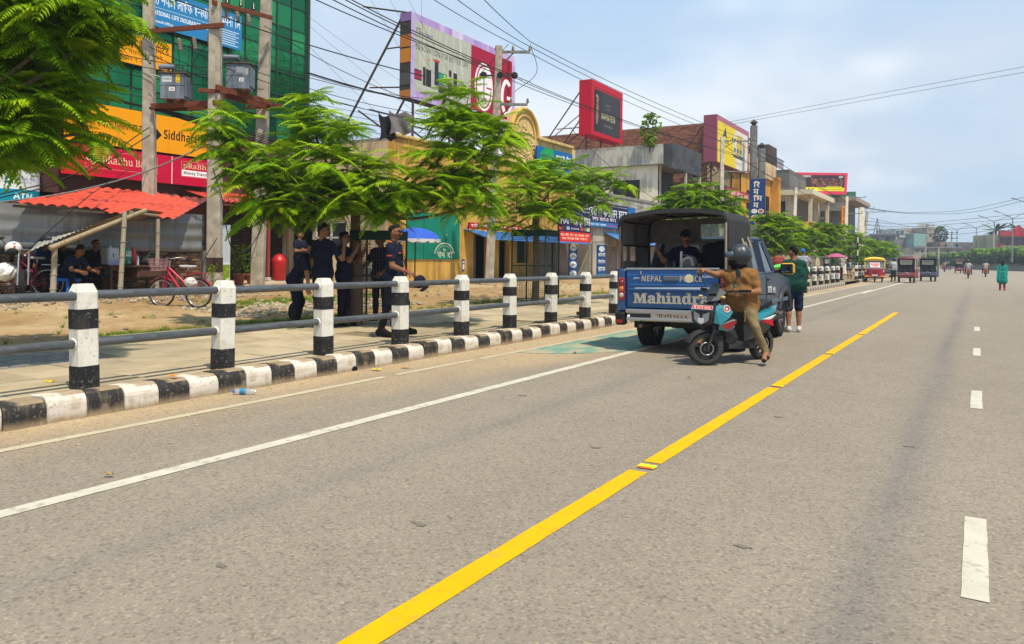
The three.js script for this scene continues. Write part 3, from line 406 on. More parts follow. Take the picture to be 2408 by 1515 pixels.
// ---------------------------------------------------------------- yellow building with the arched gable
const YX=-18.5;
{
const t=thing('yellow_building','yellow painted shop building with an arched gable, under the large billboard','building',[YX,0,-29]);
const add=(n,b,m)=>put(n,b.geo().translate(-YX,0,29),m,t);
add('wall',wall(B(),'x',YX,22,37,.2,5.9,[[27.35,28.55,.35,2.45],[29.4,30.3,.35,2.45],[31.0,32.1,1.2,2.4],[32.6,36.7,.4,2.5]],.25),yellowWall);
add('side_wall',wall(B(),'z',-22,18.75,25,.2,5.75,[[20.75,22.45,1.45,2.75],[22.6,23.9,.5,2.75]],.25),cream);
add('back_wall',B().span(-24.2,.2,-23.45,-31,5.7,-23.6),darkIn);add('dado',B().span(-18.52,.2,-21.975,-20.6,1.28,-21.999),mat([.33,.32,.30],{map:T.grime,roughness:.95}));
add('parapet',B().span(YX-.25,5.92,-30.05,YX+.06,7.1,-30.3).span(YX-.25,5.92,-32.95,YX-.02,7.25,-37).span(YX-.3,7.25,-32.9,YX+.12,7.4,-36.6,.02).span(YX-.3,5.9,-22,YX+.1,6.02,-30,.02),yellowPale);
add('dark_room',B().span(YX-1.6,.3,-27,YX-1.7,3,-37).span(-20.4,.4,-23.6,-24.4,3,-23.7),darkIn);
add('roof',B().span(YX-9,5.74,-22.1,YX-.2,5.9,-37),concreteM);
add('door',B().span(YX-.2,.35,-27.38,YX-.15,2.42,-27.75),mat([.12,.115,.11],{roughness:.7}));add('door',B().span(YX-.2,.35,-29.42,YX-.16,2.42,-29.7),mat([.10,.06,.045]));
const gs=new THREE.Shape();gs.moveTo(30.3,5.9);gs.lineTo(32.9,5.9);gs.lineTo(32.9,7.3);gs.absarc(31.6,7.3,1.3,0,Math.PI);gs.closePath();
const fix=M4(0,0,0,0,Math.PI / 2);const gable=B().ext(gs,.3,new THREE.Matrix4().makeTranslation(YX-.3,0,0).multiply(fix));put('gable',gable.geo().translate(-YX,0,29),yellowPale,t);
const rim=B();rim.add(new THREE.TorusGeometry(1.22,.11,6,24,Math.PI),new THREE.Matrix4().makeTranslation(YX+.02,7.3,-31.6).multiply(fix)).add(new THREE.TorusGeometry(.9,.05,6,20,Math.PI),new THREE.Matrix4().makeTranslation(YX+.02,7.3,-31.6).multiply(fix));add('gable_moulding',rim,mat([.72,.47,.14],{map:T.grime,roughness:.9}));
const sc=B(),q=rng(3);for(let i=0;i<40;i++){const y=4.3+q()*3.7,s=31.6+(q()-.5)*1.5*(y>7.3?.8:1.2);sc.add(new THREE.TorusGeometry(.06+q()*.1,.028,5,10,2+q()*3),new THREE.Matrix4().makeTranslation(YX+.015,y,-s).multiply(fix).multiply(M4(0,0,0,0,0,q()*6)));}tag(add('scrollwork',sc,mat([.74,.57,.26],{roughness:.9})),null,null,null,'stuff');
const wf=B();for(const y of[1.45,2.15,2.75])wf.span(-20.75,y-.03,-22.06,-22.45,y+.03,-22.0);for(const l of[20.78,21.6,22.42])wf.span(-l-.035,1.45,-22.06,-l+.035,2.75,-22.0);add('window_frame',wf,mat([.55,.55,.53]));add('window_glass',B().span(-20.75,1.45,-22.10,-22.45,2.75,-22.12),mat([.05,.055,.06],{roughness:.2}));
put('roller_shutter',ridged(-.06,32.6-29,34.5-29,.4,2.5,.1,.025),mat([.42,.36,.33],{map:T.grime,roughness:.6,metalness:.2}),t);put('roller_shutter',ridged(-.06,34.7-29,36.7-29,.4,2.5,.1,.025),mat([.33,.25,.23],{map:T.grime,roughness:.6,metalness:.2}),t);
}
for(const[u0,u1,first]of[[957,996,1],[997,1081,0]]){
const p=onWall(YX+.05,u0,609,496+(u0-957)*.08,u1,611,496+(u1-957)*.08);
board('painted_hoarding',first?'narrow plain green metal hoarding on the yellow wall, left of the lettered one':'wide green metal hoarding with a chalk white semicircle and lettering',...p,print(512,512,(g,w,h)=>{
fill(g,w,h,'#10806a');weather(g,w,h,9,.1);for(let i=0;i<40;i++){g.strokeStyle=`rgba(10,60,50,${.12 + .1 * vnoise(i, 1)})`;g.lineWidth=3;g.beginPath();g.moveTo(i*33%w,0);g.lineTo(i*33%w-90,h);g.stroke();}
if(!first){g.strokeStyle='rgba(225,222,180,.9)';g.lineWidth=14;g.beginPath();g.arc(290,470,140,3.3,6.1);g.stroke();g.lineWidth=5;g.beginPath();g.arc(290,470,110,3.3,6.1);g.stroke();nepali(g,'१०',262,385,40,'#e6e3c4',.15);nepFit(g,'व^ष देखि',185,410,440,56,'#e6e3c4',.14);g.fillStyle='#c9a583';g.fillRect(300,230,26,10);g.fillStyle='#e8efe9';g.fillRect(70,310,14,22);}
}),.05,0x0a4a3c,'hoarding');
}
{ 
const p=onWall(YX+.03,1087,637,610,1093,637,610);board('notice_plate','small blue and white notice on the yellow pier beside the doorway',...p,print(64,160,(g,w,h)=>{fill(g,w,h,'#1f4f9c');nepFit(g,'पसल',8,56,30,26,'#fff',.2);fill;g.fillStyle='#e9e4da';g.fillRect(10,70,44,70);}),.02,0x1b3a70,'notice');
}
{
const sheet=(a,b,c,d,seed)=>gridGeo(22,8,(u,v)=>{const p=a.clone().lerp(b,u).lerp(d.clone().lerp(c,u),v);p.y-=.12*Math.sin(u*Math.PI*3.0)**2*Math.sin(v*Math.PI)+.05*(fbm(u*9,v*3,3,0,seed)-.5);return{p,uv:[u*4,v]};});
const blue=mat([.035,.17,.52],{map:T.cloth,roughness:.7});
const o=thing('tarpaulin_awning','sagging blue tarpaulin awning over the yellow building doorways','awning',[YX,2.6,-31]);
put('tarpaulin',sheet(V(1.5,-.42,4.4),V(1.5,-.42,-5),V(.02,.05,-5),V(.02,.05,4.4),3),blue,o);for(const s of[4.4,-.2,-5])B().rod(V(0,0,s),V(1.5,-.46,s),.02).rod(V(1.5,-.46,s),V(1.5,-2.4,s),.02).mesh('support_pole',steelDark,o);
const o2=thing('tarpaulin_awning','blue tarpaulin awning over the shutters below the dark blue workshop sign','awning',[-17.4,2.75,-43]);
put('tarpaulin',sheet(V(1.3,-.5,4.6),V(1.3,-.5,-3.6),V(0,.15,-3.6),V(0,.15,4.6),5),mat([.06,.24,.60],{map:T.cloth,roughness:.7}),o2);for(const s of[4.6,0,-3.6])B().rod(V(0,.1,s),V(1.3,-.54,s),.02).mesh('support_pole',steelDark,o2);
board('shop_banner','red and yellow printed shop banner above the blue awning',...onWall(YX+.12,1103,546,524,1222,552,531),print(512,128,(g,w,h)=>{fill(g,w,h,'#c41422');nepFit(g,'श्री गणेश किराना पसल',20,490,26,34,'#f4e9e0',.16);g.fillStyle='#f08a12';g.fillRect(0,84,w,44);nepFit(g,'यहाँ सबै सामान पाइन्छ',30,470,94,22,'#fff0c0',.16);}),.05,0x701014,'banner');
}
// ---------------------------------------------------------------- workshop row between the yellow building and the concrete house
const WX=-17.4;
{
const t=thing('workshop_row','low row of shuttered workshops under blue signs, left of the police pickup','building',[WX,0,-43]),add=(n,b,m)=>put(n,b.geo().translate(-WX,0,43),m,t);
const holes=[[38.4,40.2,.3,2.15],[41.4,44.0,.3,2.15],[45.0,48.6,.3,2.15]];
add('wall',wall(B(),'x',WX,37,49.6,.2,4.9,holes,.25).span(WX-5,.2,-37.02,WX-.26,4.6,-37.2),mat([.46,.44,.40],{map:T.grime,roughness:.95}));add('roof',B().span(WX-8,4.9,-37,WX+.05,5.05,-49.6),concreteM);
holes.forEach((h,i)=>put('roller_shutter',ridged(-.08,h[0]-43,h[1]-43,.3,2.15,.1,.03),mat([[.35,.27,.26],[.50,.41,.38],[.46,.39,.37]][i],{map:T.grime,roughness:.55,metalness:.2}),t));
add('fascia',B().span(WX,2.22,-40.6,WX+.06,2.5,-49),mat([.12,.10,.07],{map:T.grime}));
}
board('workshop_sign','large navy workshop signboard with white lettering above the blue awning',...onWall(WX+.2,1362,531,472,1494,541,487),print(900,360,(g,w,h)=>{fill(g,w,h,'#1c1f52');fill(g,w*.0001,h,'#1c1f52');weather(g,w,h,2,.05);g.fillStyle='#1f6fb0';g.fillRect(765,0,135,h);g.fillRect(0,285,w,75);latin(g,'Ei. 98473672 Mo. 9804408 26700301',470,755,38,24,'#cfd4ea');nepFit(g,'बागेश्वरी रि-कन्डीसन हाउस',30,750,92,108,'#f4f5fa',.14);nepFit(g,'एण्ड सर्भिस सेन्टर',190,560,222,48,'#e9e4f2',.15);nepFit(g,'मोटरसाइकल कार बसको',30,400,312,28,'#dfeef6',.15);latin(g,'ENGINE WORK',420,610,340,36,'#e0343a');g.strokeStyle='#bfe0f4';g.lineWidth=6;g.beginPath();g.moveTo(790,210);g.quadraticCurveTo(815,70,840,150);g.quadraticCurveTo(860,60,880,130);g.moveTo(800,240);g.lineTo(880,200);g.stroke();}),.06,0x1a2a50,'signboard');
board('tailor_sign','navy tailor signboard with a red strip along its foot, in front of the workshop',...onWall(WX+1.25,1314,570,482,1389,569,497),print(640,620,(g,w,h)=>{fill(g,w,h,'#211f54');weather(g,w,h,4,.05);latin(g,'EI. 9867-450092',470,620,60,30,'#cdd0ea');nepFit(g,'नेपाली टेल^स',10,380,170,130,'#f4f5fa',.15);nepFit(g,'सुट हाउस',395,630,175,130,'#f4f5fa',.15);for(const[x,c]of[[6,'#c4453c'],[70,'#3c3c44'],[150,'#9fb6cc'],[430,'#cf4a34'],[510,'#6f8c86'],[560,'#e4d9a8']]){g.fillStyle=c;g.fillRect(x,345,58,62);}latin(g,'Exclusively',235,400,390,40,'#dfe2f0');g.fillStyle='#d5302a';g.fillRect(0,440,w,180);nepFit(g,'यहाँ कोट पेन्ट सुट सिलाइ गरिन्छ',40,610,480,38,'#ffd9c6',.16);nepFit(g,'नयाँ डिजाइनको पहिरन',60,570,545,36,'#ffd9c6',.16);}),.06,0x16163c,'signboard');
{ 
const rnd=(g,x,y,r)=>{g.fillStyle='#e7ecef';g.beginPath();g.arc(x,y,r,0,7);g.fill();g.strokeStyle='#3a4a52';g.lineWidth=7;g.beginPath();g.arc(x-r*.4,y+r*.25,r*.28,0,7);g.moveTo(x+r*.7,y+r*.25);g.arc(x+r*.4,y+r*.25,r*.28,0,7);g.moveTo(x-r*.4,y+r*.2);g.lineTo(x,y-r*.3);g.lineTo(x+r*.4,y+r*.2);g.stroke();};
board('poster_panel','tall blue panel with white roundels of motorcycles beside the shutter',...onWall(WX+.06,1338,655,576,1358,655,576),print(128,512,(g,w,h)=>{fill(g,w,h,'#1b4f86');for(const y of[40,170,300,440])rnd(g,64,y,50);}),.03,0x14304f,'panel');
board('poster_panel','tall narrow blue panel with white lettering between the two pale shutters',...onWall(WX+.06,1405,655,576,1425,655,577),print(128,512,(g,w,h)=>{fill(g,w,h,'#1c4a82');g.fillStyle='#cfd8e2';g.beginPath();g.arc(64,60,44,0,7);g.fill();nepFit(g,'बागेश्वरी',12,116,130,46,'#f0f4f8',.15);nepFit(g,'रिकन्डीसन',12,116,235,46,'#f0f4f8',.15);nepFit(g,'हाउस',12,116,340,60,'#f0f4f8',.15);g.fillStyle='#2d6aa6';g.fillRect(0,430,w,82);}),.03,0x14304f,'panel');
}
board('bank_plate','blue and green bank plate below the arched gable',...onWall(-18.3,1262,399,344,1346,425,362),print(512,300,(g,w,h)=>{fill(g,w,h,'#1266ac');g.fillStyle='#17a05c';g.beginPath();g.moveTo(0,h);g.quadraticCurveTo(20,40,130,0);g.lineTo(230,0);g.quadraticCurveTo(250,200,240,h);g.fill();g.strokeStyle='#0e5a9c';g.lineWidth=18;for(const r of[90,160]){g.beginPath();g.arc(150,330,r+80,3.6,5.6);g.stroke();}nepFit(g,'कुमारी बैंक',270,490,60,52,'#f2f7fb',.15);nepFit(g,'लिमिटेड शाखा',290,480,160,40,'#f2f7fb',.15);}),.07,0x0f4674,'signboard');
// ---------------------------------------------------------------- billboards over the roofs
function roofFrame(name,label,legs,group){const o=thing(name,label,'scaffold',legs[0][0],0,group),b=B();for(const[p,q,r=.04]of legs)b.rod(p.clone().sub(o.position),q.clone().sub(o.position),r,r,6);b.mesh('steel_tubes',mat([.06,.045,.042],{roughness:.7,metalness:.3}),o);return o;}
{
const X=-18.9,p=onWall(X,966,236,24,1211,297,136),o=board('billboard','large lilac framed appliance billboard on the yellow building roof',...p,print(1536,730,(g,w,h)=>{
fill(g,w,h,'#b9aad6');const q=rng(4);for(let i=0;i<70;i++){g.fillStyle=`rgba(${q() < .5 ? '150,95,190' : '235,232,245'},${.1 + q() * .22})`;const x=q()*w;g.fillRect(x,q()<.5?0:h-90,40+q()*180,90);}
g.fillStyle='#b4b7a9';g.fillRect(50,62,760,590);for(let i=0;i<26;i++){g.fillStyle=`rgba(${i % 2 ? '255,255,250' : '150,155,145'},.16)`;g.save();g.translate(80+q()*700,70);g.rotate((q()-.5)*.5);g.fillRect(0,0,8+q()*30,560*q());g.restore();}
latin(g,'CG',62,122,165,72,'#30363c');latin(g,'ELECTRONICS',126,270,163,36,'#3a4880');latin(g,'INNOVATION FOR BETTER LIFE',60,770,300,66,'#26262a','sans-serif','normal');
const bx=(x,y,ww,hh,c)=>{g.fillStyle=c;g.fillRect(x,y,ww,hh);};bx(60,590,740,32,'#b9bcb4');bx(45,470,90,90,'#3c2030');bx(52,480,76,70,'#a02a55');bx(150,430,36,160,'#3a3a3e');bx(190,440,66,150,'#303034');bx(262,420,80,170,'#b4b7b6');bx(300,345,50,210,'#34353a');bx(280,330,84,20,'#c03a34');bx(352,430,110,110,'#1d2a2c');bx(360,436,94,95,'#2f9a86');bx(420,436,34,95,'#a9c54a');bx(352,545,110,66,'#3c3835');bx(472,480,70,120,'#4c4a4c');bx(556,390,52,130,'#2f2f33');bx(622,500,60,90,'#40403f');g.fillStyle='#3d3030';g.beginPath();g.ellipse(510,410,20,34,0,0,7);g.fill();latin(g,'r1',205,240,372,40,'#d03a3a');
const gr=g.createLinearGradient(810,0,1480,0);gr.addColorStop(0,'#a51c40');gr.addColorStop(.85,'#a8183a');gr.addColorStop(.9,'#6d0c22');gr.addColorStop(1,'#c01028');g.fillStyle=gr;g.fillRect(810,62,670,608);
g.fillStyle='#f1eff4';g.beginPath();g.ellipse(1010,420,145,232,0,0,7);g.fill();g.strokeStyle='#a51c40';g.lineWidth=16;g.beginPath();g.ellipse(1010,420,116,200,0,-1.45,.1,true);g.stroke();g.fillStyle='#a51c40';g.fillRect(1004,300,16,240);g.fillRect(1004,525,50,16);g.fillRect(1050,412,90,16);g.beginPath();g.ellipse(952,330,18,28,0,0,7);g.fill();
g.fillStyle='#f1eff4';g.fillRect(1205,260,40,380);g.fillRect(1205,590,80,50);g.lineWidth=46;g.strokeStyle='#f1eff4';g.beginPath();g.ellipse(1390,450,78,165,0,-.9,.15,true);g.stroke();g.fillRect(1395,430,90,36);
}),.55,0x4a4340,'billboard');
for(const[f0,f1,c]of[[.90,.995,[.28,.17,.42]],[.60,.74,[.55,.20,.04]],[.16,.30,[.10,.10,.11]],[.005,.10,[.52,.20,.06]],[.42,.58,[.62,.24,.04]]])B().span(-.02,mix(p[0].y,p[3].y,f0)-o.position.y,p[0].z-o.position.z,-.53,mix(p[0].y,p[3].y,f1)-o.position.y,p[0].z-o.position.z+.012).mesh('end_panel',mat(c,{roughness:.6}),o);
const a=p[0],b=p[1],legs=[];for(const k of[.02,.33,.66,.98]){const f=a.clone().lerp(b,k);legs.push([f.clone().setY(7.6),f.clone().setY(5.8),.05],[f.clone().add(V(-2.6,4-0,0)),f.clone().add(V(-.3,3.4,0)),.035],[f.clone().add(V(-.5,3.2,0)).setY(11.0),f.clone().add(V(-2.9,0,1.2)).setY(5.85),.05],[f.clone().add(V(-1.7,0,.6)).setY(8.1),f.clone().add(V(-.4,0,0)).setY(8.1),.03],[f.clone().add(V(-2.1,0,.8)).setY(7.2),f.clone().add(V(-.4,0,0)).setY(5.85),.035],[f.clone().add(V(-1.1,0,.4)).setY(9.6),f.clone().add(V(-.4,0,0)).setY(9.7),.03]);}
legs.push([V(a.x-.2,6.6,a.z),V(a.x-.2,6.6,b.z),.03],[V(a.x-1.2,7.1,a.z+1),V(a.x-1.2,7.1,b.z),.03]);roofFrame('steel_scaffold','dark steel strut frame holding the large lilac billboard',legs);
for(const[u,v,w,h,c,lab]of[[912,300,.62,1.0,[.02,.022,.03],'dark trousers hung to dry on the roof frame'],[942,290,.8,.85,[.22,.20,.20],'grey checked cloth hung to dry on the roof frame']]){const q=atD(u,v,27.5),s=put('laundry',gridGeo(10,8,(a,b2)=>({p:V((a-.5)*w+.05*Math.sin(b2*5+a*3),(b2-.5)*h*(1-.22*Math.abs(Math.sin(a*5))),.09*Math.sin(a*8+b2*2)),uv:[a,b2]})),mat(c,{map:T.cloth}),scene);s.position.copy(q);s.rotation.y=.9;tag(s,lab,'laundry','washing on the roof');}
}
{
const X=-22.6,p=onWall(X,1391,325,186,1464,331,219);
board('billboard','red box framed dark poster billboard on the concrete house roof',...p,print(640,720,(g,w,h)=>{fill(g,w,h,'#c21530');g.fillStyle='#3d3a41';g.fillRect(48,105,540,560);const gr=g.createLinearGradient(48,0,240,0);gr.addColorStop(0,'rgba(20,18,20,.5)');gr.addColorStop(1,'rgba(20,18,20,0)');g.fillStyle=gr;g.fillRect(48,105,200,560);g.fillStyle='rgba(190,130,110,.75)';g.beginPath();g.ellipse(118,240,22,44,.2,0,7);g.ellipse(112,420,26,150,.05,0,7);g.fill();g.fillStyle='#c8b49a';g.beginPath();g.arc(108,190,16,0,7);g.fill();latin(g,'JASMINE',280,390,280,44,'#6d6a6c');latin(g,'PRESENTS',280,380,330,34,'#67646a');latin(g,'NAPRATEIN',190,480,470,120,'#d8d09a','sans-serif','normal');latin(g,'in cinemas',250,420,560,40,'#8d8a80');}),.95,0xc01530,'billboard');
const a=p[0],b=p[1],legs=[];for(const k of[.05,.5,.95]){const f=a.clone().lerp(b,k);legs.push([f.clone().add(V(-.5,.1,0)),f.clone().add(V(-.5,0,0)).setY(8.9),.05],[f.clone().add(V(-1,0,0)).setY(13),f.clone().add(V(-3.6,0,1)).setY(8.9),.05],[f.clone().add(V(-1,0,0)).setY(10.5),f.clone().add(V(-2.5,0,.6)).setY(10.4),.035],[f.clone().add(V(-1,0,0)).setY(11.4),f.clone().add(V(-3.2,0,.9)).setY(9.4),.035]);}roofFrame('steel_scaffold','dark steel strut frame behind the red poster billboard',legs);
}
// ---------------------------------------------------------------- concrete house with the dark grey parapet box
{
const t=thing('concrete_house','weathered two storey concrete house with a dark grey parapet box','building',[-18.5,0,-50]),add=(n,b,m)=>put(n,b.geo().translate(18.5,0,50),m,t),z=-49.7;
add('wall',wall(B(),'z',z,18.6,29,.2,7.85,[[19.9,21.9,4.9,6.9]],.25).span(-18.85,.2,z-.05,-18.6,7.9,-50.35),mat([.80,.73,.59],{map:re(T.grime,6),roughness:.95}));
add('dark_window',B().span(-19.9,4.9,z-.12,-21.9,6.9,z-.18),mat([.025,.02,.022],{roughness:.3}));const wf=B();for(const y of[4.9,5.9,6.9])wf.span(-19.9,y-.03,z-.1,-21.9,y+.03,z-.04);for(const x of[19.93,20.9,21.87])wf.span(-x-.03,4.9,z-.1,-x+.03,6.9,z-.04);add('window_frame',wf,mat([.05,.035,.03]));
add('parapet',B().span(-18.1,7.88,z+.35,-29,9.2,z+.1),mat([.56,.54,.49],{map:re(T.grime,3),roughness:.95}));add('roof_slab',B().span(-17.6,7.86,z+.05,-29,8.1,-56),concreteM);
add('parapet_box',B().span(-17.6,7.55,z+.36,-17.45,9.25,-55.6).span(-18.1,7.55,-55.45,-17.6,9.25,-55.6).span(-18.1,7.75,z+.35,-17.6,9.2,z+.15),mat([.085,.095,.115],{map:T.grime,roughness:.8}));
add('upper_wall',wall(B(),'x',-19.6,50.2,55.6,.2,7.8,[[50.6,53,4.5,7.3]],.2),mat([.10,.095,.10],{map:T.plaster}));add('corner_post',B().span(-17.62,3.9,-52.3,-17.48,7.6,-52.45).span(-17.62,3.9,-55.4,-17.48,7.6,-55.55),mat([.5,.48,.44]));
add('lower_front',B().span(-17.6,.2,-50,-17.8,4.2,-55.6),mat([.40,.36,.32],{map:T.grime}));
}
// ---------------------------------------------------------------- bare brick house
const brickMs=[[.42,.165,.10],[.37,.14,.085],[.50,.215,.13],[.30,.115,.075]].map((c)=>mat(c,{map:re(T.dust,.7),roughness:1}));
{
const t=thing('brick_house','unplastered red brick house behind the pink framed billboard','building',[-19,0,-62.5]),add=(n,b,m)=>put(n,b.geo().translate(19,0,62.5),m,t),z=-62.5;
add('wall',B().span(-19.2,.2,z-.02,-36,12.75,z-.25).span(-19.05,.2,z-.02,-19.2,8,-72),mat([.30,.20,.15],{map:T.dust,roughness:1}));add('concrete_post',B().span(-20.0,.2,z+.04,-20.45,9.2,z-.2),concreteM);add('beam',B().span(-20.45,6.2,z+.03,-36,6.6,z-.1),mat([.42,.36,.28],{map:T.grime}));
const bags=brickMs.map(()=>B()),q=rng(31);for(let y=.4,r=0;y<12.7;y+=.118,r++){if(y>6.05&&y<6.65)continue;if(y<4){y=4;}for(let x=19.25+(r&1)*.14;x<35.8;x+=.285){if(x>19.85&&x<20.6&&y<9.2)continue;bags[Math.floor(q()*4)].box(.262,.094,.05,-x,y,z+q()*.016);}}
bags.forEach((b,i)=>tag(add('brickwork',b,brickMs[i]),null,null,null,'stuff'));
add('side_front',B().span(-18.9,.2,z-.3,-19.04,7.9,-72),mat([.15,.13,.12],{map:T.grime}));
}
{
const X=-18,p=onWall(X,1686,383,271,1761,406,308);
board('billboard','dusty pink framed yellow and white cement billboard beside the brick house',...p,print(768,560,(g,w,h)=>{fill(g,w,h,'#b06a7c');weather(g,w,h,14,.16);g.fillStyle='#e9cf2a';g.fillRect(16,66,380,494);const gr=g.createLinearGradient(380,0,470,0);gr.addColorStop(0,'#e9cf2a');gr.addColorStop(1,'#e6e4de');g.fillStyle=gr;g.fillRect(380,66,100,494);g.fillStyle='#e6e4de';g.fillRect(470,66,260,494);g.fillStyle='#39455e';g.beginPath();g.moveTo(110,260);g.lineTo(190,100);g.lineTo(225,250);g.lineTo(180,210);g.closePath();g.fill();nepFit(g,'सगरमाथा',90,270,268,40,'#3a4258',.15);for(const[x,c]of[[380,'#d7d9da'],[450,'#d8bb2e'],[520,'#c9b13a']]){g.fillStyle=c;g.fillRect(x,120,64,260);g.fillStyle='#4c5a76';g.beginPath();g.arc(x+32,200,22,0,7);g.fill();g.fillRect(x+12,300,40,50);}g.fillStyle='#5b6470';g.fillRect(370,385,240,40);g.fillStyle='#d7b92c';g.fillRect(650,150,30,160);latin(g,'CEMENT',420,600,500,44,'#a5a39c');}),1.1,0x8f4d60,'billboard');
const a=p[0],b=p[1],legs=[];for(const k of[.05,.35,.65,.95]){const f=a.clone().lerp(b,k);legs.push([f.clone().add(V(-.6,0,0)),f.clone().add(V(-.6,0,0)).setY(5),.07],[f.clone().add(V(-1.2,0,0)).setY(12.5),f.clone().add(V(-4.5,0,1)).setY(8),.06],[f.clone().add(V(-1.2,0,0)).setY(10.5),f.clone().add(V(-4.5,0,1)).setY(8.2),.05],[f.clone().add(V(-1.2,0,0)).setY(9),f.clone().add(V(-3,0,1)).setY(11),.05]);}roofFrame('steel_scaffold','rusty steel frame holding the pink framed cement billboard',legs);
}
// ---------------------------------------------------------------- feathery street trees
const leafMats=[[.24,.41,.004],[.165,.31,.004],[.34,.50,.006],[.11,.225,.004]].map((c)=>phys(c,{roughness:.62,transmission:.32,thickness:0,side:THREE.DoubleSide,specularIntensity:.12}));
const barkM=mat([.20,.145,.10],{map:T.wood,roughness:1,bumpMap:re(T.wood,.25),bumpScale:.01});
function frondGeo(seed,pairs,droop,fold){
const q=rng(seed),P=[],spine=(t)=>V(.03*Math.sin(t*2+seed),.10*Math.sin(t*Math.PI*.6)-droop*t*t,t),tri=(a,b,c)=>P.push(...a.toArray(),...b.toArray(),...c.toArray());
for(let i=0;i<6;i++){const a=spine(i / 6),b=spine((i+1) / 6),w=.009*(1-i / 7);for(const[dx,dy]of[[w,0],[0,w]]){const o=V(dx,dy,0);tri(a.clone().sub(o),a.clone().add(o),b);tri(a.clone().add(o),b.clone().add(o),b);}}
for(let i=0;i<pairs;i++){
const t=.10+.88*(i+.5) / pairs,len=.235*Math.pow(Math.sin(Math.PI*clamp(.16+t*.80)),.75)*(.9+.2*q()),c=spine(t),w=.94 / pairs*1.08;
for(const s of[-1,1]){
const f=fold+(q()-.5)*.22,sw=.42+.35*t+(q()-.5)*.1,d=V(s*Math.cos(f),-Math.sin(f),sw).normalize(),tip=c.clone().addScaledVector(d,len),m=c.clone().addScaledVector(d,len*.55);m.y+=.012;tip.y-=len*.18;const o=V(0,0,w / 2),o2=V(0,-.006,w / 2*.96);
tri(c.clone().addScaledVector(o,-.4),c.clone().addScaledVector(o,.4),m.clone().add(o2));tri(c.clone().addScaledVector(o,-.4),m.clone().add(o2),m.clone().sub(o2));tri(m.clone().sub(o2),m.clone().add(o2),tip);
}
}
const g=new THREE.BufferGeometry();g.setAttribute('position',new THREE.Float32BufferAttribute(P,3));g.computeVertexNormals();return g;
}
const fronds=[[1,17,.26,.22],[2,15,.42,.42],[3,18,.15,.14],[4,15,.55,.55]].map((a)=>frondGeo(...a));
const frondsLow=[[5,9,.32,.4],[6,9,.5,.6]].map((a)=>frondGeo(...a));
